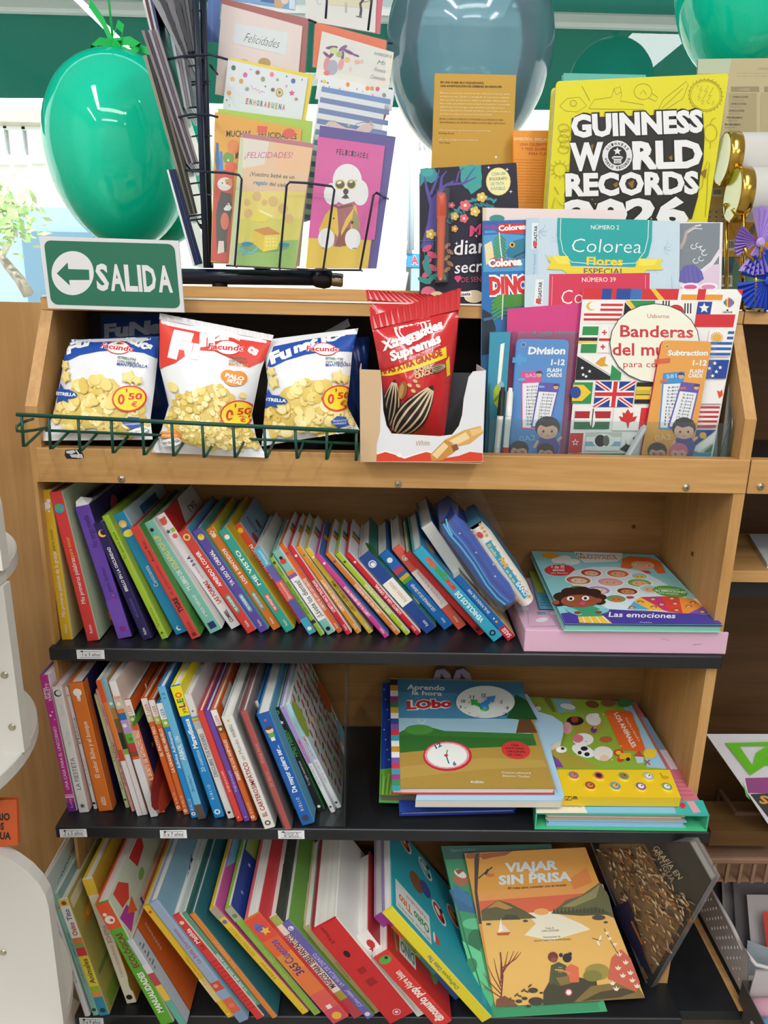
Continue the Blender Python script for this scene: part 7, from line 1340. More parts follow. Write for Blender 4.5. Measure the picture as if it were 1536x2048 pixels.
def diary(a):
 a.pg([(123,686),(513,662),(513,900),(540,1220),(123,1200)],'#201d33')
 a.pg([(123,686),(180,684),(200,720),(170,745),(140,735),(123,760)],'#3a8f96');a.ell(150,700,26,18,'#48a3a3');a.pg([(280,676),(370,670),(372,760),(330,790),(300,740)],'#3f9f9a');a.ell(330,720,44,52,'#3f9f9a')
 for pts,w in (([(150,1010),(170,900),(175,820),(200,780)],[50,34,26,18]),([(170,840),(150,770),(140,720)],[18,12,5]),([(180,830),(215,760),(260,735)],[20,13,5]),([(205,770),(210,720),(230,695)],[14,9,4]),([(230,750),(300,745),(350,720)],[12,9,4]),([(270,740),(280,700),(300,682)],[9,7,3]),([(165,790),(190,730),(200,690)],[12,8,4]),([(300,745),(330,700),(345,680)],[8,5,3])): a.line(pts,w,'#5a4f9f')
 a.ell(440,738,50,57,'#e6d98a');a.ell(440,738,46,53,'#efe6a8');
 for i,(s_,x0,x1,c) in enumerate((('CON UN',414,468,'#3a7a80'),('BOLÍGRAFO',404,476,'#2f5f66'),('DE TINTA',410,464,'#5fa5a0'),('INVISIBLE',410,468,'#5fa5a0'))): a.text(s_,(x0,714+i*20),(x1,711+i*20),13,c,bold=.01)
 def leaf(x,y,r,t,c): a.ell(x,y,r,r*.42,c,t,10)
 for i in range(16):
  t = i/15;x = 245+180*t;y = 890-90*math.sin(math.pi*t*.55)+30*t*t
  leaf(x,y-14,13,-50+40*(i % 3),'#3a9296');leaf(x-6,y+12,12,40+30*(i % 2),'#2f7a86')
 def flower(x,y,r,c,m='#f3e9c0'):
  for i in range(5): a.ell(x+r*.62*math.cos(1.2566*i),y+r*.62*math.sin(1.2566*i),r*.45,r*.45,c,0,10)
  a.ell(x,y,r*.3,r*.3,m,0,8)
 for x,y,r,c in ((305,835,22,'#e2667a'),(372,802,20,'#e6bf5a'),(345,860,20,'#e6bf5a'),(300,888,18,'#e2667a'),(262,880,16,'#e6bf5a'),(262,930,14,'#d9a050'),(165,952,20,'#e3c05f'),(250,835,13,'#d8607a')): flower(x,y,r,c)
 for i in range(5): a.ell(150+20*(i % 2),1010+26*i,22,12,'#d2557a',-30+60*(i % 2));a.ell(232+12*(i % 2),1000+24*i,16,8,'#b5805a',-40+80*(i % 2))
 for x,y,r,t in ((150,1090,34,70),(140,1140,30,20),(170,1130,26,-40),(215,1120,22,60),(150,1060,26,90)): leaf(x,y,r,t,'#3a8f8a')
 a.line([(123,980),(180,978)],2,'#4a7a9a');a.line([(140,970),(140,1080)],2,'#4a7a9a')
 a.ell(155,1190,30,26,'#d9708a');a.ell(190,1200,26,16,'#dcc79a');a.ell(340,1205,40,26,'#e3cfae')
 a.text('Mi',(322,962),(384,950),44,'#d8487a',bold=.02,shear=.25);a.text('diario',(258,1038),(450,1020),62,'#eceaf0',bold=.01,shear=.15);a.text('secreto',(262,1112),(460,1096),50,'#eceaf0',bold=.01,shear=.15);a.text('DE SENTIMIENTOS',(290,1148),(500,1140),22,'#c9506f',bold=.0);a.ell(270,1130,9,9,'#d8487a');a.ell(280,1129,9,9,'#d8487a');a.pg([(262,1134),(289,1133),(275,1150)],'#d8487a')
 a.pg([(268,1186),(330,1184),(330,1206),(268,1206)],'#efeff2');a.text('susaeta',(272,1203),(326,1200),13,'#26242a',bold=.03)
 for x,y in ((400,682),(490,780),(430,640),(475,690),(350,960),(270,990)): a.star(x,y,8,'#e6e6ee',4,.3)
dk = upright('dark diary with flowers and an orange pen in a blister on its cover',V5,[(123,687),(514,661),(540,1222),(123,1202)],.112,.02,'#201d33',diary,lean=0.05,name='diary',cat='diary',rnd=.003)
pD = V((0,.112,ZS));nD = V((0,-1,.05)).normalized();q = lambda x,y,k=0: onP(*uncrop(V5,(x,y)),pD+nD*k,nD)
t0,t1 = q(210,785,.006),q(205,1140,.006);d = (t0-t1).normalized();L_ = (t0-t1).length;OR_ = mat('#e0623a',.25)
b = MB();b.lathe(t1,d,[(0,.0022),(L_*.06,.0048),(L_*.5,.005),(L_*.52,.0056),(L_*.72,.006),(L_*.74,.007),(L_*.95,.0068),(L_,.005)],OR_,16,ms=[OR_,OR_,OR_,OR_,OR_,mat('#cf4f30',.25),mat('#cf4f30',.25)]);b.build('pen',dk)
b = MB();m = lambda x,y: q(x,y,.0005)
def ring4(k,g): return [q(185+g,768+g,k),q(246-g,762+g,k),q(238-g,1150-g,k),q(180+g,1154-g,k)]
r0,r1 = ring4(.0006,0),ring4(.0125,5);b.raw(r0+r1,[(i,(i+1) % 4,4+(i+1) % 4,4+i) for i in range(4)]+[(4,5,6,7)],clear('blister','#fbfbff',.2,.04,.04));b.build('blister',dk)
b = MB();P_ = [q(514,661,-.004),q(540,672,-.004),q(548,860,-.004),q(520,900,-.004)]

# books with barcodes and the pale folder at the far right
def pale(a):
 a.pg([(1252,240),(1388,238),(1380,300),(1250,300)],'#b9c3a8');a.pg([(1388,238),(1600,236),(1560,660),(1330,660),(1376,300)],'#bdb08a')
 a.text('OPERACIONES',(1496,284),(1580,284),9,'#8a7f66');a.para(['un cuaderno de operaciones y problemas','para cada curso de primaria'],1410,300,170,12,5,'#8a7f66')
 a.rect(1385,352,1500,374,'#96896a');a.text('1-4 AÑOS',(1420,368),(1462,368),9,'#c9bf9f');a.rect(1376,378,1490,660,'#aa9d78')
 for i in range(5): a.text('OPERACIONES' if i < 3 else 'PROBLEMAS',(1392-8*i,398+28*i),(1456-8*i,398+28*i),8,'#4a4232',bold=.02);a.text('Suma y resta',(1392-8*i,408+28*i),(1436-8*i,408+28*i),5,'#7a6f56')
 a.rect(1520,352,1600,374,'#96896a');a.rect(1506,378,1590,660,'#b3a680')
upright('pale sheet with lists of exercises standing behind the gold reels',V5,[(1252,241),(1640,236),(1640,800),(1235,800)],.235,.004,'#b9ab86',pale,lean=.0)
def barc(a,x,y,w=44,h=44):
 a.rect(x,y,x+w,y+h,'#dcd8ca')
 for i in range(11): a.rect(x+5+i*w*.078,y+5,x+5+i*w*.078+w*.02*(1+i % 3),y+h*.75,'#2a2826')
def farm(a):
 a.pg([(1290,720),(1600,720),(1600,905),(1280,900)],'#c9a86a');barc(a,1308,765,40,34);a.pg([(1290,850),(1380,845),(1375,920),(1280,920)],'#b99a72')
 for i in range(9): a.ell(1300+26*(i % 3),862+20*(i // 3),3,3,'#3a2f26')
 a.pg([(1300,905),(1600,900),(1600,1045),(1290,1045)],'#cf962e');a.line([(1380,910),(1400,960),(1420,945)],2,'#8a6420');a.ell(1490,940,30,44,'#7a6a50',30);a.ell(1470,980,26,30,'#b5624a',30);barc(a,1355,975)
 a.pg([(1290,1045),(1600,1040),(1600,1190),(1290,1190)],'#4f7a5a');a.pg([(1290,1045),(1400,1043),(1390,1110),(1290,1120)],'#2f5f6a');a.pg([(1400,1050),(1600,1040),(1600,1100),(1440,1110)],'#b5655a');a.pg([(1470,1060),(1600,1050),(1600,1190),(1480,1190)],'#4f8a4a');barc(a,1340,1120,50,46);a.ell(1375,1090,16,18,'#3f3a7a')
 for i in range(8): a.ell(1470+14*i,1070+16*(i % 4),3,3,'#dfe0c9')
upright('picture book back covers with barcodes in ochre and green, behind the gold stands',V5,[(1290,725),(1640,720),(1640,1200),(1280,1200)],.20,.02,'#b9924a',farm,lean=.03)
# gold stands with reels and pleated paper bows
def reel(lab,x0,x1,ya,y,r,cyl,base):
 """paper roll with a gold rim lying in a two pronged gold stand"""
 c0,c1 = atY(*uncrop(V5,(x0,ya)),y),atY(*uncrop(V5,(x1,ya+4)),y);e = thing('paper_roll',V((c0.x,y,c0.z-r)),lab,'paper roll')
 d = (c1-c0).normalized();d = V((d.x,-.1,d.z)).normalized();L_ = (c1-c0).length
 b = MB();b.lathe(c0+d*.016,d,[(0,r*.98),(L_,r*.98)],mat('#eceae6',.35),36);b.build('roll',e)
 b = MB();b.lathe(c0,d,[(0,r*.7),(0,r),(.004,r*1.03),(.016,r*1.02),(.018,r*.98)],GOLD,36);b.build('gold_rim',e)
 b = MB();b.lathe(c0-d*.0004,d,[(0,r*.94),(.0006,r*.94)],mat('#c3c94a',.15,.0,coat=.5),36);b.build('end_disc',e)
 return c0,d
reel('upper white paper roll with a gold rim, right edge of the top board',1350,1560,646,.165,.034,0,0)
reel('lower white paper roll with a gold rim on a gold stand',1392,1600,792,.13,.035,0,0)
def gstand(lab,foot,fork,tips,y):
 e = thing('gold_stand',atY(*uncrop(V5,foot),y),lab,'gold stand');f = atY(*uncrop(V5,fork),y);p = atY(*uncrop(V5,foot),y);p.z = ZS
 b = MB();b.tube([p,f],.0028,GOLD,10);b.build('stem',e)
 for i,t in enumerate(tips):
  q_ = [atY(*uncrop(V5,w),y-.004) for w in t];b = MB();b.tube([f]+q_,.0026,GOLD,10);b.build('prong',e)
 b = MB();b.lathe(V((p.x,y,ZS)),(0,0,1),[(0,.014),(.002,.014),(.003,.004)],GOLD,24);b.build('base',e)
gstand('tall gold stand holding the lower paper roll',(1438,1205),(1436,865),[[(1460,855),(1475,820),(1490,790)],[(1405,870),(1392,850)]],.105)
gstand('slim gold stand left of the tall one',(1378,1180),(1368,850),[[(1362,830)]],.15)
gstand('low gold stand carrying the pleated paper bows',(1490,1200),(1490,1060),[[(1470,1052),(1448,1030),(1440,1005)],[(1505,1045),(1510,1000),(1512,975)]],.095)
def fan(lab,fr,ctr,fans,col,y):
 c = atY(*uncrop(fr,ctr),y);e = thing('paper_bow',c-V((0,0,.03)),lab,'paper bow');dk_ = mat(col,.6)
 for a0,a1,r in fans:
  b = MB();n = 9;vs = [c]
  for i in range(2*n+1):
   t = math.radians(a0+(a1-a0)*i/(2*n));rr = r*(1-.06*(i % 4 == 2));vs.append(c+V((rr*math.cos(t),(-.006 if i % 2 else .002),rr*math.sin(t))))
  b.raw(vs,[(0,i,i+1) for i in range(1,2*n+1)],dk_);vs2 = [v+V((0,.0012,0)) for v in vs];b.raw(vs2,[(0,i+1,i) for i in range(1,2*n+1)],dk_);b.build('pleated_wing',e)
 b = MB();b.lathe(c+V((0,-.004,0)),(0,-1,0),[(0,.006),(.004,.004)],dk_,12);b.build('knot',e)
fan('lilac pleated paper bow on the low gold stand',V5,(1500,985),[(10,110,.045),(140,215,.034),(240,330,.042)],'#b79ae0',.093)
fan('deep blue pleated paper bow below the lilac one',V5,(1535,1140),[(60,170,.04),(185,290,.042)],'#2f4fc0',.093)
# ------------------------------------------------------------------ exit sign
es = thing('exit_sign',atY(235,615,.06),'green and white exit sign with a left arrow above the left snack bags','sign')
X5 = (0,0,3.2)
qs = [atY(*uncrop(X5,p),.062) for p in ((248,1510),(1142,1540),(1180,2000),(308,1972))];nS = V((0,-1,0));nS = plane3(qs[3],qs[2],qs[0])
b = MB();bk = [p-nS*.004 for p in qs];b.raw(qs+bk,[(0,1,2,3),(7,6,5,4)]+[(i,(i+1) % 4,4+(i+1) % 4,4+i) for i in range(4)],mat('#d9d9de',.3))
a = plane_art(qs[3],nS,X5)
def rrect(c,r):
 out = []
 for i in range(4):
  p = V(c[i]);u = (V(c[i-1])-p).normalized();w = (V(c[(i+1) % 4])-p).normalized()
  for k in range(7): t = k/6*math.pi/2;q_ = p+(u+w)*r-u*r*math.sin(t)-w*r*math.cos(t);out.append((q_.x,q_.y))
 return out
a.pg(rrect([(280,1538),(1116,1562),(1156,1974),(328,1948)],44),mat('#2b6f58',.3))
merge(b,a);b.build('sign_panel',es)
a = plane_art(qs[3],nS,X5,start=.0005);a.ell(466,1748,135,141,mat('#dcdce0',.3),0,40);a.pg([(364,1750),(434,1680),(438,1722),(570,1726),(574,1792),(444,1792),(448,1828)],mat('#2b6f58',.3));a.build('arrow_disc',es)
for i,(ch,x0,x1) in enumerate((('S',622,702),('A',712,802),('L',806,886),('I',890,914),('D',922,1006),('A',1018,1108))):
 a = plane_art(qs[3],nS,X5,start=.0005);yb = 1852+(x0-622)*.028;a.text(ch,(x0,yb),(x1,yb+(x1-x0)*.028),168,mat('#dcdce0',.3),bold=.035,up=(-.09,-1));a.build('sign_letter',es)

# ------------------------------------------------------------------ revolving greeting card rack
R1 = (420,0,4.042);R2 = (420,200,4.042);Q2 = (300,260,6.02);Q1 = (270,0,7.316)
YR = .185
rk = thing('card_rack',atY(520,575,.22),'dark wire revolving rack of greeting cards on a black tubular foot','card rack')
b = MB();yt = .205;c0,c1,c2,c3 = (atY(x,y,yt) for x,y in ((300,552),(642,556),(668,559),(691,561)))
b.tube([c0,c1],.0112,mat('#141a2e',.25),20);b.build('foot_tube',rk)
b = MB();d = (c2-c1).normalized();b.lathe(c1-d*.012,d,[(0,.0115),(.006,.0142),(.018,.0148),(.026,.0125),(.03,.008)],mat('#15161c',.3),24);b.build('end_cap',rk)
b = MB();b.lathe(c2-d*.004,d,[(0,.0085),(.003,.0098),(.016,.0098),(.018,.008)],mat('#b5aa95',.25,1.0),24);b.build('glide',rk)
b = MB();m_ = atY(440,575,yt);b.lathe(V((m_.x,yt,1.2261)),(0,0,1),[(0,.012),(.004,.011),(.006,.006)],'#141519',16);b.build('foot_pad',rk)
b = MB();m_ = atY(525,540,yt+.02);b.lathe(m_+V((0,0,-.012)),(0,0,1),[(0,.012),(.012,.011),(.02,.02),(.022,.02)],'#17203a',20);b.build('pivot',rk)
for (x0,x1,yy) in ((386,413,YR+.012),(403,421,YR+.03)):
 b = MB();b.tube([atY(x0,-120,yy),atY(x1,536,yy)],.0046,WIREBLK,8);b.build('post',rk)
def wire(fr,pts,y,nm='wire',r=.0016,m=WIREBLK):
 b = MB();b.tube([atY(*uncrop(fr,p[:2]),p[2] if len(p) > 2 else y) for p in pts],r,m,7);b.build(nm,rk)
YF = .150
wire(R2,[(-230,560,YR+.05),(-160,572,YR+.02),(0,582,YF),(125,588,YF),(235,606,YF),(257,640,YF),(200,1345,YF),(215,1350,YR)],YF,'pocket_wire')
wire(R2,[(565,1365,YR),(560,1352,YF),(620,690,YF),(645,664,YF),(790,672,YF),(985,698,YF),(1006,725,YF),(915,1370,YF),(930,1378,YR)],YF,'pocket_wire')
wire(R2,[(1230,1382,YR),(1213,1372,YF),(1322,770,YF),(1345,750,YF),(1440,800,YR)],YF,'pocket_wire')
wire(R2,[(130,1338),(560,1358),(820,1374),(1230,1376)],YR,'floor_wire')
wire(R1,[(935,-80,.19),(945,10,.19),(935,150,.19)],.19,'pocket_wire');wire(R1,[(1312,-60,.19),(1305,20,.19),(1278,245,.19)],.19,'pocket_wire')
wire(R1,[(795,160),(860,185)],.2,'pocket_wire');wire(R1,[(1435,345),(1475,352)],.2,'pocket_wire')
for (xs,yy) in (((-370,485,-215,455,0,440,140,480),.2),((-345,965,-150,925,0,930,60,945),.2)):
 wire(R1,[(xs[i],xs[i+1],YR+.06 if i == 0 else (YR if i < 6 else YF+.02)) for i in range(0,8,2)],yy,'pocket_wire')
wire(R1,[(-215,455,YR),(-40,470,YR+.02)],YR);wire(R1,[(0,525,YR),(60,600,YR+.03)],YR)
for (x,y) in ((500,400),(505,480),(510,640),(540,780),(500,1030),(510,1080)):
 wire(Q2,[(x-40,y+10,YR+.05),(x+110,y-10,YR+.01),(x+200,y,YR+.03)],YR,'pocket_wire',.0012)
for (x,y) in ((710,160),(690,770),(735,970),(820,1195),(800,1240),(720,1580),(780,1720),(840,1990)):
 wire(Q1,[(x,y+8,YR+.05),(x+150,y-12,YR+.012),(x+280,y,YR+.035)],YR,'pocket_wire',.0012)
for k in range(5): wire(Q2,[(560+8*k,1080+14*k,YR+.03),(580+8*k,1130+14*k,YR+.03),(650,1140+14*k,YR+.03)],YR,'wire',.0009)
# packs of cards in the side pockets, seen edge on
GP = 'packs of cards seen edge on in the left pockets of the rack'
def pack(lab,fr,TL,TR,BR,BL,cols,y,dep=.115):
 tl,tr,br,bl = (atY(*uncrop(fr,p),y) for p in (TL,TR,BR,BL));e = thing('greeting_card_pack',(bl+br)/2,lab,'greeting card pack',GP);n = len(cols);D = V((-.012,dep,.0))
 for i,c in enumerate(cols):
  a0,a1 = i/n,(i+.86)/n;p = [bl.lerp(br,a0),bl.lerp(br,a1),tl.lerp(tr,a1),tl.lerp(tr,a0)];b = MB();b.hexa([p[0],p[1],p[1]+D,p[0]+D,p[3],p[2],p[2]+D,p[3]+D],mat(c,.25));b.build('card',e)
pack('long white and maroon edged card pack at the outer left of the rack',R1,(-560,-60),(-470,-60),(-260,930),(-318,935),['#d9d6d2','#5a2a3a','#c9cbd9','#33427a'],YR+.05)
pack('grey edged card pack, topmost in the left pockets',R1,(-500,-60),(-250,-60),(-140,455),(-225,470),['#8a8c90','#2c2f3a','#6a6a72','#3a3b44'],YR+.028)
pack('dark card pack under the top wires, left side of the rack',R1,(-250,-80),(-150,-80),(-95,440),(-150,445),['#3a3b42','#55565e','#2a2b31'],YR+.018)
pack('pale grey ribbed card pack, second from the top on the left',R1,(-392,-60),(-262,-60),(-118,865),(-205,878),['#a5a6ac','#77787f','#9a9aa2','#5a5b66'],YR+.03)
pack('mauve grey card pack in the middle left pocket',Q2,(-106,-1200),(100,-1210),(590,395),(440,405),['#807a80','#3b3540','#99949c','#5f5560','#8f8a90'],YR+.03)
pack('brown grey card pack above the navy one',Q2,(-84,-900),(116,-910),(575,1000),(470,1018),['#8f8a78','#2d2b28','#6a665c','#3a3833'],YR+.034)
pack('navy card pack with a shiny white edge, lowest in the left pockets',Q2,(200,480),(310,470),(640,1605),(515,1640),['#dfe2ea','#1f2b52','#27335f','#1b2547'],YR+.026)
# cards facing the shop
NC = V((0,-1,.10)).normalized()
def gcard(lab,fr,q,y,col,art=None,env=None,ec=None,t=.0018):
 p = V((0,y,1.24));Pq = [onP(*uncrop(fr,x),p,NC) for x in q]
 e = slab(lab,'greeting_card','greeting card',Pq,t,col,n=NC,art=(lambda a: (setattr(a,'fr',fr),art(a))) if art else None,parts=('card',None,None),board=.0006)
 if env:
  b = MB();E_ = [onP(*uncrop(fr,x),p-NC*(t+.0003),NC) for x in env];o = [v-NC*.0008 for v in E_];b.raw(E_+o,[(0,1,2,3),(7,6,5,4)]+[(i,(i+1) % 4,4+(i+1) % 4,4+i) for i in range(4)],ec);b.build('envelope',e)
 b = MB();src = env or q;c = sum((V(x) for x in src),V((0,0)))/4;S4 = [onP(*uncrop(fr,(c.x+(x[0]-c.x)*1.03,c.y+(x[1]-c.y)*1.03)),p+NC*.0008,NC) for x in src];b.raw(S4,[(0,1,2,3)],SLEEVE);b.build('clear_sleeve',e)
 return e
gcard('stack of plain blue cards at the upper left of the rack front',R1,[(-10,-80),(96,-80),(66,346),(-48,330)],.232,'#2f62ae',lambda a: a.line([(18,-60),(14,335)],3,'#6a93cc'))
gcard('card with a blue picture at the top left of the rack, cut by the frame',R1,[(95,-90),(705,-90),(688,85),(95,-10)],.226,'#6fa0cf',lambda a: (a.ell(560,10,50,60,'#c9a07a'),a.ell(605,5,30,30,'#e0cdb8'),a.pg([(410,-90),(520,-90),(520,30),(410,10)],'#2f5f9a'),a.pg([(640,-90),(688,-90),(688,80),(640,70)],'#cfd9e3')))
gcard('white card with a black figure at the top right of the rack',R1,[(775,-90),(1350,-90),(1335,265),(770,165)],.222,'#dcd9d2',lambda a: (a.pg([(960,40),(1300,70),(1300,-90),(960,-90)],'#d8cfae'),a.line([(1255,-20),(1215,30),(1222,80),(1215,130)],20,'#26262a'),a.pg([(1180,128),(1230,135),(1225,145),(1180,135)],'#26262a'),a.line([(1240,20),(1300,5),(1325,-30)],5,'#26262a'),a.line([(860,0),(880,40),(900,30)],5,'#9fb8c0'),a.rect(1090,20,1110,105,'#b9b7a0')),env=[(790,-90),(1405,-90),(1372,275),(780,175)],ec='#cf5a68')
gcard('soft pink congratulation card with handwriting on a pale label',R1,[(97,30),(748,212),(690,900),(40,760)],.216,'#e2cfc8',lambda a: (a.pg([(205,185),(632,265),(612,448),(185,350)],'#d9dcdc'),a.text('Felicidades',(272,335),(548,390),78,'#3a3a40',bold=-.012,shear=.25,up=(.2,-1)),a.ell(440,508,50,40,'#b5934f',10),a.ell(280,488,30,10,'#c9b08a',10)),env=[(95,-15),(795,152),(755,780),(60,640)],ec='#a8504a')
gcard('first communion invitation card with flowers, orange envelope',R1,[(905,252),(1487,424),(1440,740),(850,640)],.216,'#dfdcd3',lambda a: ([a.ell(*q_,c,t) for q_,c,t in (((985,385,50,14),'#7a3f7a',-5),((1075,390,40,16),'#8a4a8f',-35),((1120,420,46,14),'#7a3f7a',25),((1180,448,30,9),'#7a3f7a',20),((1072,450,12,40),'#6f3a70',5),((945,445,40,12),'#7a3f7a',40),((985,440,14,30),'#7a3f7a',35),((1000,410,34,26),'#c5d48a',0),((1045,440,26,24),'#a9b96a',0),((1108,485,24,22),'#e6c06a',0),((1060,520,22,46),'#e39a9a',10),((945,520,26,60),'#dd8a90',8),((990,545,44,60),'#a9a9b5',8),((1190,500,22,18),'#e6b0a0',0),((1230,495,14,14),'#e9c0b0',0),((1135,560,12,20),'#e6c6bd',0),((945,590,26,18),'#d87a80',0))],[a.text(s_,(x0,y0),(x1,y0+(x1-x0)*.2),36,'#5a5a5c',bold=-.012,shear=.3) for s_,x0,x1,y0 in (('Invitación a',1322,1462,442),('Mi',1350,1405,518),('Primera',1322,1412,575),('Comunión',1292,1410,632))]),env=[(850,178),(1428,328),(1400,650),(830,540)],ec='#e0693c')
def confetti(seed,box,n,sc=1.0):
 rn = random.Random(seed);cs = ['#2f7a5a','#d94f9a','#e88f3a','#3f6f9f','#8a8f6a','#e2566a','#7a6a5f','#d8c43a','#5f8f8a']
 def f(a):
  for i in range(n):
   x,y = rn.uniform(box[0],box[2]),rn.uniform(box[1],box[3]);y += (x-box[0])*.19;r = rn.choice([5,8,14,18])*sc;c = cs[rn.randrange(9)]
   if i % 3 == 2: a.star(x,y,r*1.3,c,5+i % 4,.5)
   else: a.ell(x,y,r*.9,r,c)
 return f
gcard('white confetti card peeping out behind the striped card',R1,[(880,600),(1492,730),(1470,900),(850,800)],.208,'#dfe1e2',lambda a: (confetti(5,(890,630,1440,690),16)(a)),env=[(1300,690),(1497,735),(1400,1000),(1300,980)],ec='#c0502f')
def enhora(a):
 for x,y,r,c in ((190,548,18,'#2f6a4a'),(285,606,18,'#dd5fa8'),(500,602,17,'#ee7a8a'),(428,640,18,'#9aa07a'),(252,656,17,'#dd9a4a'),(673,655,18,'#3f6a9a'),(155,750,17,'#e89a50'),(330,562,6,'#8a9a9a'),(620,618,6,'#4a5a8a'),(745,646,6,'#5f8f8a'),(135,810,6,'#4a6a5a'),(448,700,6,'#3f7a6a'),(618,696,10,'#e3a0b8')): a.ell(x,y,r,r*1.15,c)
 for x,y,r,c,n in ((182,638,24,'#eeb060',5),(385,586,24,'#8a6a62',10),(300,720,22,'#7fa0a0',8),(508,726,22,'#7a5a5f',7),(662,752,26,'#e0508f',5),(698,802,18,'#a98a5a',5),(545,645,16,'#9aae6a',6)): a.star(x,y,r,c,n,.5)
 a.ell(562,748,30,36,'#c9a050');a.ell(562,748,20,24,'#e9d9a0');a.ell(562,748,12,14,'#3f8a5a')
 a.line([(332,690),(350,720),(375,712),(370,735),(400,722),(395,750),(425,735),(445,752)],5,'#e79ac0')
 for i,(ch,c) in enumerate(zip('ENHORABUENA',['#d8604a','#3f8a5a','#e0a04a','#6f7a4a','#3f6f6a','#d8508a','#e08a3a','#4a9a7a','#c9b04a','#3f6f9f','#d85a5a'])): x = 288+i*29.5;y = 838+i*4.9;a.text(ch,(x,y),(x+19,y+3),46,c,bold=.02)
 a.line([(150,850),(160,845),(158,865),(165,862)],3,'#7a8a8a')
gcard('white congratulation card with confetti and multicoloured capitals, yellow envelope',R1,[(147,482),(793,628),(735,1010),(100,900)],.204,'#dfe2e3',enhora,env=[(160,466),(838,606),(765,1020),(110,910)],ec='#e8cf35')
def stripes(a):
 a.pg([(888,-100),(1400,0),(1300,800),(760,990)],'#dcdedc')
 for i in range(13):
  y = -110+i*86;x0 = 905-i*12.4;a.pg([(x0,y),(1460-i*9,y+105),(1456-i*9,y+148),(x0-6,y+42)],'#6a8cc0' if i == 0 else '#6c7fae')
 a.pg([(935,190),(960,168),(1010,170),(1060,200),(1110,225),(1180,240),(1230,200),(1290,180),(1305,150),(1310,195),(1335,210),(1290,262),(1160,262),(930,240)],'#d9bdb8');a.line([(935,196),(960,170),(1010,172),(1060,202),(1115,228)],4,'#4a3f48');a.line([(1175,225),(1180,195),(1230,180),(1290,182),(1304,152),(1300,200),(1318,205)],4,'#4a3f48');a.star(1120,205,14,'#d8c45a')
gcard('blue and white striped card with a pink cartoon tail, behind the dog card',R2,[(893,-112),(1418,-15),(1330,900),(735,985)],.196,'#dcdedc',stripes)
def pets(a):
 a.pg([(45,100),(740,232),(700,700),(30,640)],'#e2a438');a.pg([(40,560),(200,570),(150,1320),(8,1300)],'#c9503f');a.text('MUCHAS',(132,296),(330,300),52,'#2a2420',bold=.02);a.text('FELICIDADES',(392,300),(700,318),46,'#2a2420',bold=.02);a.pg([(385,208),(465,215),(460,270),(380,262)],'#e05a3c');a.ell(640,270,50,40,'#dc5a40')
 for pts,c in (([(40,480),(50,340),(70,350),(80,560),(50,570)],'#2f6aa8'),([(75,560),(80,410),(100,420),(110,590)],'#3f86c4'),([(205,480),(205,340),(235,370),(225,470)],'#2a2422')): a.pg(pts,c)
 a.ell(150,470,44,50,'#6f9a3f');a.ell(190,380,50,60,'#e2863c');a.ell(170,540,50,40,'#e0603c');a.ell(148,488,8,9,'#efe9d0')
 # two kittens
 a.pg([(50,900),(90,740),(170,760),(180,900),(140,1080),(135,1230),(60,1240),(50,1100)],'#55524a');a.ell(120,680,60,54,'#e4dcd2');a.pg([(120,640),(180,640),(175,700),(130,680)],'#cf8a4a');a.ell(100,672,8,5,'#5a6a4a');a.ell(140,672,8,5,'#5a6a4a');a.ell(120,850,60,56,'#4f4c46');a.pg([(110,880),(150,830),(176,870),(160,895),(120,895)],'#e6e0d8');a.ell(110,850,8,4,'#2a2a24');a.ell(145,848,8,4,'#2a2a24');a.ell(120,980,34,70,'#d8735a');a.pg([(70,1140),(112,1140),(116,1230),(60,1245)],'#e0cfc4')
gcard('orange card with parrots and two kittens, lime envelope, bottom left of the rack',R2,[(40,96),(738,236),(690,1330),(6,1310)],.176,'#dca03a',pets,env=[(64,68),(832,172),(724,1345),(20,1320)],ec='#a8c63f')
def bebe(a):
 a.pg([(250,305),(828,392),(770,760),(220,740)],'#e0bd98');a.pg([(245,305),(480,335),(440,520),(225,560)],'#ddd3c4');a.pg([(520,350),(828,392),(800,600),(540,580)],'#e6b98e');a.pg([(215,740),(772,740),(735,1000),(195,1000)],'#e3cf6a');a.pg([(195,960),(738,960),(688,1360),(150,1330)],'#d3c95a');a.pg([(170,1160),(715,1130),(688,1360),(150,1330)],'#8fb45a')
 a.pg([(250,305),(225,560),(150,1330),(214,1340),(258,700),(270,310)],'#c5cfa5')
 for x,y,r in ((380,780,36),(510,820,40),(310,920,36),(440,830,24),(590,880,40),(300,830,26),(640,960,36),(420,960,30)): a.ell(x,y,r,r*1.1,'#d4b070')
 a.text('¡FELICIDADES!',(280,470),(662,470),52,'#c0508f',bold=-.005,shear=.2,up=(.04,-1));a.text('¡Vuestro bebé es un',(322,612),(680,640),36,'#3a3430',bold=.0,shear=.15);a.text('regalo',(350,680),(462,690),34,'#2f86b0',bold=.02,shear=.15);a.text('del cielo',(478,692),(622,706),34,'#3a3430',bold=.0,shear=.15)
 # gift box with blue ribbon (the cartoon parents are left plain)
 a.ell(440,1190,200,40,'#6f9f5a',0);a.pg([(348,1050),(440,1092),(575,1085),(545,1205),(430,1228),(352,1160)],'#e6cf3f');a.pg([(348,1050),(440,1092),(430,1228),(352,1160)],'#d9bd35');a.pg([(348,1050),(470,1025),(575,1085),(440,1095)],'#c9863a');a.pg([(310,960),(400,885),(515,940),(440,985),(350,985)],'#e3d04a');a.pg([(400,885),(515,940),(500,950),(395,900)],'#efe6b0')
 for i in range(12): a.ell(460+26*(i % 4),1120+28*(i // 4),6,6,'#f3ecc4')
 a.line([(230,1230),(260,1200),(300,1225),(260,1245),(340,1235),(390,1190)],16,'#5fb0d4');a.ell(300,1165,46,18,'#2f7fb5');a.ell(600,1170,44,16,'#2f7fb5')
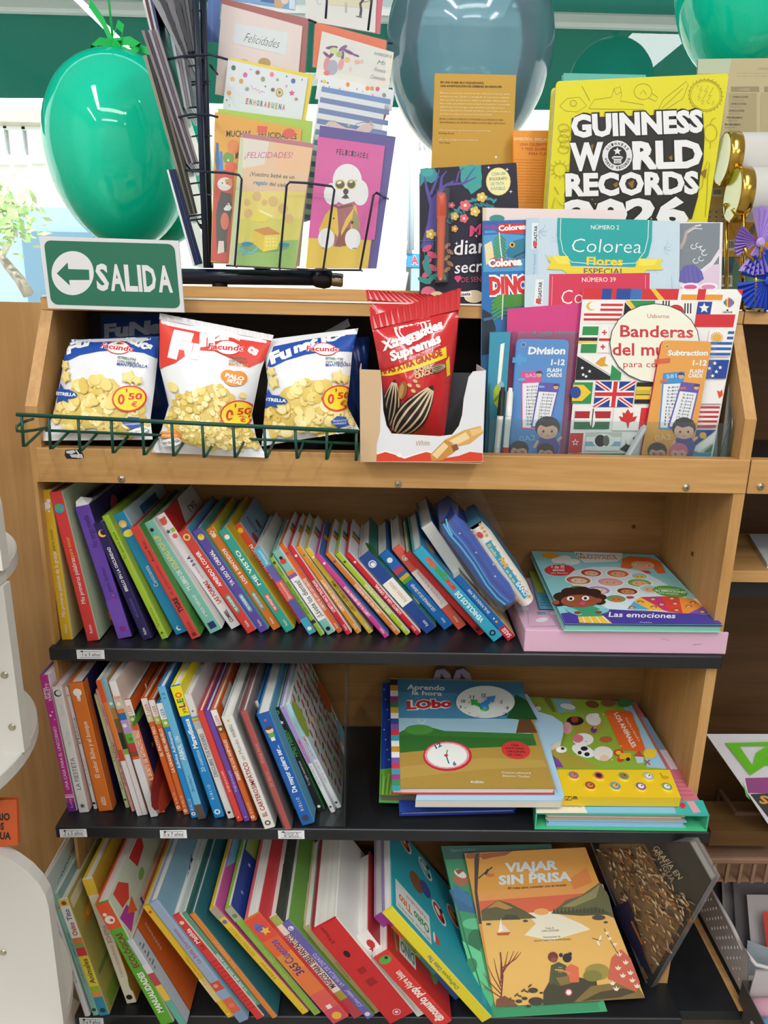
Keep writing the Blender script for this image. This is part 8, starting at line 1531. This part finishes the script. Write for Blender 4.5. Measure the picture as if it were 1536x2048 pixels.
gcard('yellow and peach new baby card with a gift box, bottom pocket of the rack',R2,[(258,302),(828,388),(690,1362),(150,1332)],.162,'#dcc58a',bebe,env=[(262,268),(836,352),(700,1364),(170,1334)],ec='#b9727a')
def dog(a):
 a.pg([(875,296),(1414,371),(1330,1130),(796,1116)],'#d4529a');a.pg([(796,1116),(1302,1132),(1276,1360),(774,1358)],'#dcb93a')
 for i,(ch) in enumerate('FELICIDADES'): x = 1020+i*24;y = 436+i*3.6;a.text(ch,(x,y),(x+17,y+2),42+4*(i % 2),'#2a1a2a',bold=.02)
 fw = '#e6e2e0'
 a.ell(990,760,70,90,fw);a.ell(1215,750,66,104,fw);a.ell(1110,650,118,134,fw);a.ell(1105,760,90,90,fw)
 a.pg([(880,1050),(930,930),(1000,850),(1180,850),(1210,1000),(1212,1170),(900,1180)],'#dab02f');a.pg([(1150,860),(1200,940),(1215,1080),(1150,1060)],'#9a8a5f');a.pg([(1030,860),(1170,820),(1150,920),(1130,1090),(1060,1190),(1000,1180),(1020,1000)],'#a8606a');a.pg([(1060,1040),(1130,1030),(1100,1180),(1010,1185)],'#8a4a34')
 a.pg([(1000,870),(1030,900),(1040,1080),(1030,1110),(960,990)],'#e3bc3f');a.pg([(1165,870),(1150,950),(1060,1100),(1060,1060),(1100,960)],'#e3bc3f');a.line([(1000,850),(1040,870),(1150,850)],20,'#7a4a3a')
 a.ell(940,1120,66,84,fw);a.ell(1155,1125,64,84,fw);a.line([(905,1195),(925,1198)],6,'#4a3a34');a.line([(1150,1200),(1185,1198)],6,'#4a3a34')
 a.ell(1052,684,42,40,'#d9b93a');a.ell(1143,682,38,40,'#d9b93a');a.ell(1052,684,35,33,'#4f5238');a.ell(1143,682,31,33,'#4f5238');a.ell(1046,668,20,12,'#e3ddc4',-20);a.ell(1140,662,16,10,'#d9d3b5',-20);a.line([(1175,650),(1190,655)],8,'#d9b93a');a.line([(1012,655),(1020,660)],6,'#d9b93a')
 a.ell(1098,740,22,24,'#3a2a26');a.pg([(1060,795),(1090,765),(1108,765),(1128,800),(1100,790)],'#5a3a34');a.ell(1095,785,20,14,'#4a2a2a')
 for i in range(5): a.ell(1086+(i % 2),912+26*i,3,3,'#d9a0a8')
 a.ell(1000,958,7,7,'#4a3a1a');a.ell(1150,990,10,12,'#4a3a1a')
gcard('magenta card with a white poodle in sunglasses and yellow jacket, purple envelope',R2,[(875,296),(1414,371),(1276,1362),(774,1360)],.163,'#d4529a',dog,env=[(888,205),(1502,298),(1346,1362),(800,1360)],ec='#54468f')

# ------------------------------------------------------------------ balloons by the window
def balloon_mat(name,h,tr,tint,rough=.04,tl=.25):
 m = bpy.data.materials.new(name);m.use_nodes = True;nt = m.node_tree;N = nt.nodes;L = nt.links;N.remove(N['Principled BSDF'])
 d = N.new('ShaderNodeBsdfDiffuse');t = N.new('ShaderNodeBsdfTranslucent');g = N.new('ShaderNodeBsdfGlossy');p = N.new('ShaderNodeBsdfTransparent');lw = N.new('ShaderNodeLayerWeight');lw.inputs['Blend'].default_value = .38
 d.inputs[0].default_value = lin(h);t.inputs[0].default_value = lin(h);p.inputs[0].default_value = lin(tint);g.inputs['Roughness'].default_value = rough
 a = N.new('ShaderNodeMixShader');a.inputs[0].default_value = tl;b_ = N.new('ShaderNodeMixShader');b_.inputs[0].default_value = tr;c = N.new('ShaderNodeMixShader')
 L.new(d.outputs[0],a.inputs[1]);L.new(t.outputs[0],a.inputs[2]);L.new(a.outputs[0],b_.inputs[1]);L.new(p.outputs[0],b_.inputs[2]);L.new(lw.outputs['Fresnel'],c.inputs[0]);L.new(b_.outputs[0],c.inputs[1]);L.new(g.outputs[0],c.inputs[2]);L.new(c.outputs[0],N['Material Output'].inputs[0]);return m
GRB = balloon_mat('green_balloon','#0bfad0',.14,'#8affe9');BLB = balloon_mat('pearl_blue_balloon','#b9def0',.5,'#dff6ff',.08,.7)
RIB = mat('#22c45f',.3)
def balloon(lab,px,py,y,rx,rz,m,up=True,ribbon=True):
 c = atY(px,py,y);e = thing('balloon',c-V((0,0,rz)),lab,'balloon',None);b = MB();n = 30;s_ = 1 if up else -1
 prof = []
 for i in range(n+1):
  t = math.pi*i/n;z = -math.cos(t)*rz;r = math.sin(t)*rx*(1+.10*math.cos(t));prof.append((z*1.0,max(r,0.0)))
 b.lathe(c,(0,0,-s_),prof,m,40);b.build('skin',e)
 k = c+V((0,0,s_*rz));b = MB();b.lathe(k-V((0,0,s_*.003)),(0,0,s_),[(0,.006),(.006,.0035),(.010,.004),(.014,.010)],m,16);b.build('knot',e)
 if ribbon:
  b = MB();b.tube([k+V((0,0,.006)),k+V((-.004,0,.12)),V((k.x-.012,y,CEIL-.2))],.0022,RIB,6);b.build('ribbon',e)
  def loop(pts,w):
   bb = MB();P_ = [k+V(p) for p in pts];vs = []
   for p in P_: vs += [p,p+V((w*.35,-.001,w))]
   bb.raw(vs,[(2*i,2*i+2,2*i+3,2*i+1) for i in range(len(P_)-1)],RIB,True);bb.build('bow_loop',e)
  loop([(0,-.01,0),(-.012,-.014,.03),(-.03,-.012,.055),(-.034,-.01,.058)],.012);loop([(0,-.01,.0),(-.02,-.02,.0),(-.035,-.02,-.012),(-.02,-.02,-.016),(-.055,-.024,-.03)],.012)
  loop([(0,-.012,.004),(.012,-.016,.028),(.022,-.018,.02),(.016,-.018,-.004),(0,-.012,-.002)],.012);loop([(0,-.012,0),(.03,-.018,.002),(.048,-.02,-.008),(.03,-.02,-.018),(.004,-.014,-.008)],.013);loop([(0,-.014,-.004),(.02,-.03,-.03),(.036,-.045,-.05)],.014)
  loop([(.03,-.01,.0),(.07,-.01,-.012),(.10,-.012,-.05),(.112,-.012,-.075)],.01)
 return e
balloon('green balloon hanging on a green ribbon left of the card rack',242,306,.50,.128,.163,GRB)
balloon('second green balloon half hidden behind the first and the card rack',318,352,.63,.105,.130,GRB,ribbon=False)
balloon('pearly blue balloon above the ochre book, cut by the top edge',938,110,.46,.139,.165,BLB,ribbon=False)
balloon('green balloon cut off by the top right corner',1492,-30,.46,.112,.143,GRB,ribbon=False)

# ------------------------------------------------------------------ white revolving display at the left edge
WD = mat('#d6d4ce',.5);dt = thing('display_tower',(-.62,-.2,0),'white revolving display tower with round shelves at the left edge','display stand')
cx,cy,R_ = -.63,-.2,.2
def disc(z,r=R_,t=.018):
 b = MB();b.lathe((cx,cy,z-t),(0,0,1),[(0,r-.0015),(.0015,r),(t-.0015,r),(t,r-.0015)],WD,72,smooth=False);b.build('round_shelf',dt)
disc(.925);disc(.70);disc(.29,.205);disc(.10,.24,.03)
def fin(z0,z1,x1,rnd=0.0,ang=0.0,y=cy,nm='fin_panel'):
 pts = [(cx,z0),(x1,z0)]
 if rnd:
  for i in range(9): t = i/8*math.pi/2;pts.append((x1-rnd+rnd*math.cos(t),z1-rnd*.8+rnd*.8*math.sin(t)))
 else: pts.append((x1,z1))
 pts.append((cx,z1));c_,s_ = math.cos(ang),math.sin(ang);P_ = [V((cx+(x-cx)*c_,y+(x-cx)*s_,z)) for x,z in pts];d = V((-s_,c_,0))*.016;k = len(P_)
 b = MB();b.raw(P_+[p+d for p in P_],[tuple(range(k)),tuple(range(2*k-1,k-1,-1))]+[(i,(i+1) % k,k+(i+1) % k,k+i) for i in range(k)],WD);b.build(nm,dt)
fin(.925,1.075,-.425,.10);fin(.70,.907,-.427);fin(.29,.575,-.422,.12);fin(.10,.272,-.45)
fin(.925,1.03,-.47,.05,1.2);fin(1.14,1.17,-.413,.0)
for q_ in ((9,1350),(24,1454)):
 p = atY(*q_,cy-.0003);b = MB();b.lathe(p,(0,-1,0),[(0,.004),(.001,.004),(.0015,.003)],CHROME,16);b.build('screw',dt)
p = atY(6,1905,cy-.0003);b = MB();b.lathe(p,(0,-1,0),[(0,.004),(.001,.004),(.0015,.003)],CHROME,16);b.build('screw',dt)
P = [atY(x,y,-.19) for x,y in ((-60,1602),(33,1600),(36,1690),(-60,1700))]
slab('orange booklet with black capitals between the discs of the white display','booklet','booklet',P,.006,'#d9622f',n=V((0,-1,0)),art=lambda a: [a.text(s_,(x0,y),(x1,y),14,'#2a2220',bold=.04) for s_,x0,x1,y in (('DIARIO',-32,20,1640),('NIÑOS',-34,8,1659),('LENGUA',-40,22,1678))])

# ------------------------------------------------------------------ things on the neighbouring unit, right edge
GRP = None
P = [atZ(x,y,.848) for x,y in ((1498,1068),(1620,1068),(1640,1130),(1535,1128))]
slab('stack of white notebooks on the slim shelf at the right edge','notebook','notebook',P,.006,'#dfe3e8',n=V((0,0,1)),page='#b9bcc2')
b = MB();P_ = [V((.535,.19,.46)),V((.80,.19,.46))]
nq = V((0,-1,.45)).normalized();pq = atY(1412,1468,.16)
def rq(x,y,k=0): return onP(x,y,pq+nq*k,nq)
st = thing('set_square_pack',rq(1500,1640),'white card pack with a lime green set square, right edge','set square pack')
b = MB();c = [rq(*p) for p in ((1412,1468),(1640,1468),(1640,1690),(1536,1648),(1508,1606),(1494,1585))];k = len(c);o = [p-nq*.002 for p in c];b.raw(c+o,[tuple(range(k)),tuple(range(2*k-1,k-1,-1))]+[(i,(i+1) % k,k+(i+1) % k,k+i) for i in range(k)],'#c9c6cc')
a = Art(lambda x,y: rq(x,y),nq);a.pg([(1490,1556),(1640,1552),(1640,1590),(1496,1586)],'#8a3f7a');a.pg([(1500,1588),(1640,1584),(1640,1690),(1540,1640)],'#33302f');a.text('S',(1518,1606),(1536,1608),16,'#c98f3a',bold=.04);a.pg([(1484,1560),(1500,1600),(1492,1592)],'#4fae4a');merge(b,a);b.build('backing_card',st)
GRN_ = clear('lime_plastic','#8fe04a',.2,.05,.55,'#7fd43a')
def ringpoly(outer,inner,t,m,nm,par):
 b = MB();n = len(outer);A = [rq(*p,.0022) for p in outer];B_ = [rq(*p,.0022) for p in inner];C_ = [p+nq*t for p in A];D_ = [p+nq*t for p in B_]
 vs = A+B_+C_+D_;fs = []
 for i in range(n):
  j = (i+1) % n;fs += [(2*n+i,2*n+j,3*n+j,3*n+i),(i,j,2*n+j,2*n+i),(n+i,3*n+i,3*n+j,n+j),(i,n+i,n+j,j)]
 b.raw(vs,fs,m);b.build(nm,par)
ringpoly([(1450,1486),(1600,1482),(1500,1550)],[(1478,1492),(1560,1491),(1504,1530)],.002,GRN_,'set_square',st)
b = MB();P2 = [rq(1500+40*math.cos(math.radians(t))+24,1530+36*math.sin(math.radians(t))-4,.0024) for t in range(0,360,20)];P2 = [rq(1506,1528,.0026),rq(1512,1506,.0026),rq(1530,1494,.0026),rq(1620,1490,.0026),rq(1600,1540,.0026)];b.raw(P2,[tuple(range(len(P2)))],GRN_);b.build('protractor',st)
def crate(lab,z0,px0,px1,yb,hgt,slats,col,depth):
 """slatted tray: front rail on the line px0-px1 in the plane Y = yb"""
 p0,p1 = atY(*px0,yb),atY(*px1,yb);p1 = V((.95,yb,p0.z));e = thing('slatted_tray',V(((p0.x+p1.x)/2,yb,p0.z-hgt)),lab,'tray');m = mat(col,.6)
 b = MB();b.box((p0.x,yb,p0.z-.006),(p1.x,yb+.008,p0.z+.004),m);b.build('rim',e,bevel=.002)
 b = MB();b.box((p0.x,yb+.008,p0.z-.006),(p0.x+.008,yb+depth,p0.z+.004),m);b.build('rim',e,bevel=.002)
 b = MB();b.box((p0.x+.004,yb+.004,p0.z-hgt),(p1.x,yb+depth,p0.z-hgt+.003),m);b.build('base',e)
 for i in range(slats):
  x = p0.x+.012+i*.022;b = MB();b.box((x,yb+.001,p0.z-hgt),(x+.005,yb+.006,p0.z-.006),m);b.build('slat',e)
 for i in range(5):
  y = yb+.02+i*.024;b = MB();b.box((p0.x+.001,y,p0.z-hgt),(p0.x+.006,y+.005,p0.z-.006),m);b.build('slat',e)
 return e
crate('upper brown slatted tray behind the set square pack, right edge',0,(1470,1630),(1536,1638),.16,.05,14,'#6a4f42',.07)
crate('brown slatted tray with upright bars above the white basket',0,(1416,1722),(1536,1736),.06,.045,16,'#8a6a55',.14)
p0 = atY(1422,1662,.12);b = MB();b.box((p0.x,.12,p0.z-.03),(p0.x+.11,.2,p0.z+.0),wood('small_board','#6f5230','#5a4024','X'));tag(b.build('wooden_block'),'small plain wooden board between the two brown trays','board')
# white perforated basket
bz = .1195;BW = mat('#cbc6c6',.45);wk = thing('basket',(.72,.07,bz),'white perforated plastic basket holding coloured folders, bottom right corner','basket')
x0,y0,x1,y1,hb = .60,-.012,.86,.215,.088
b = MB();b.box((x0+.004,y0+.004,bz),(x1,y1,bz+.003),BW);b.build('base',wk)
def holed(o,u,w,nu,nv,nm,cut):
 """panel with a grid of small holes; o corner, u and w edge vectors; cut(i, j) tells where a hole goes"""
 b = MB();n = u.cross(w).normalized()*.0022
 for i in range(nu):
  for j in range(nv):
   c0 = o+u*(i/nu)+w*(j/nv);du,dw = u/nu,w/nv
   if cut(i,j):
    k = .30;I = [c0+du*(.5+k*math.cos(t))+dw*(.5+k*math.sin(t)) for t in [math.pi*(.25+q_/4) for q_ in range(8)]];O = [c0+du*fx+dw*fy for fx,fy in ((1,1),(.5,1),(0,1),(0,.5),(0,0),(.5,0),(1,0),(1,.5))]
    for off in (V((0,0,0)),n): b.raw([p+off for p in O+I],[(q_,(q_+1) % 8,8+(q_+1) % 8,8+q_) for q_ in range(8)],BW)
    b.raw(I+[p+n for p in I],[(q_,(q_+1) % 8,8+(q_+1) % 8,8+q_) for q_ in range(8)],BW)
   else:
    for off in (V((0,0,0)),n): b.raw([c0+off,c0+du+off,c0+du+dw+off,c0+dw+off],[(0,1,2,3)],BW)
 b.build(nm,wk)
hl = lambda i,j: (i+j) % 2 == 0 and 1 <= j <= 6 and i >= 1
holed(V((x0,y1,bz)),V((0,y0-y1,0)),V((-.008,0,hb)),22,8,'side_wall',lambda i,j: hl(i,j) and i < 20)
holed(V((x0,y0,bz)),V((x1-x0,0,0)),V((0,-.006,hb*.8)),24,8,'front_wall',lambda i,j: (i+j) % 2 == 0 and 3 <= j <= 6 and i >= 3)
b = MB();b.tube([V((x0-.009,y1,bz+hb)),V((x0-.009,y0+.06,bz+hb)),V((x0-.008,y0+.025,bz+hb*.92)),V((x0+.004,y0+.0,bz+hb*.84)),V((x0+.03,y0-.005,bz+hb*.8)),V((x1,y0-.006,bz+hb*.8))],.0035,BW,8);b.build('rim',wk)
for i,(c_,dx,dy,h_,lab) in enumerate((('#4a443f',.012,.16,.135,'dark folder standing rearmost in the white basket'),('#8f8a8c',.02,.13,.118,'grey folder in the white basket'),('#5f5a5c',.03,.10,.104,'dull grey folder, middle of the white basket'),('#a8a2a2',.045,.075,.092,'pale grey folder in the white basket, before the dull one'),('#b5352c',.06,.045,.084,'red folder at the front of the white basket'))):
 a0 = V((x0+dx,y0+dy,bz+.0035));w_ = V((.19,0,0));h__ = V((0,.05,h_))
 slab(lab,'folder','folder',[a0+h__,a0+w_+h__,a0+w_,a0],.0022,c_,n=plane3(a0,a0+w_,a0+h__),parts=('sheet',None,None),art=(lambda a: a.pg([(1495,1880),(1536,1895),(1600,1960),(1490,1960)],'#8f9aa0')) if i == 4 else None)
# dark box with pastel rolls in the lowest corner
bx0 = .595;zt_ = .235;eb = thing('paper_roll_box',(.72,-.10,.11),'dark open box with pink and blue rolls, lowest right corner','box')
zb_ = .145;FL = atZ(1483,1958,zb_);EU = mat('#4f4a45',.5)
fx = atZ(1497,1930,.20);dx_ = V((.3,0,0));
c0 = atZ(1484,1962,.16);c1 = atZ(1528,2048,.16);back = c0;dirv = (c1-c0).normalized();front = c0+dirv*.14
for nm,a_,b__ in (('side_wall',back,front),('back_wall',back,back+V((.22,.0,0)))):
 b = MB();t_ = V((.0015,.0015,0));lo = V((0,0,-.06));b.hexa([a_+lo,b__+lo,b__+lo+t_,a_+lo+t_,a_,b__,b__+t_,a_+t_],EU)
 if nm == 'side_wall':
  nn = plane3(a_,b__,a_+lo);a = Art(lambda x,y,A=a_,B=b__: A+(B-A)*x+V((0,0,-.06))*y,nn);a.text('euro',(.30,.72),(.88,.72),.42,'#cfc9bd',bold=.0);merge(b,a)
 b.build(nm,eb)
b = MB();b.hexa([back+V((.0,0,-.06)),front+V((0,0,-.06)),front+V((.22,0,-.06)),back+V((.22,0,-.06)),back+V((.0,0,-.058)),front+V((0,0,-.058)),front+V((.22,0,-.058)),back+V((.22,0,-.058))],EU);b.build('base',eb)
for i,c_ in enumerate(('#d9a3b8','#7fa8cf','#a9c9e0')):
 o_ = back+dirv*(.022+.034*i)+V((.008,0,-.034));r_ = .0165;pr_ = thing('paper_roll',o_+V((.1,0,-r_)),('pink','mid blue','pale blue')[i]+' shiny paper roll in the dark box, lowest right corner','paper roll')
 b = MB();b.lathe(o_,(1,0,0),[(0,r_*.4),(0,r_),(.2,r_),(.2,r_*.4)],mat(c_,.3),28);b.build('roll',pr_)
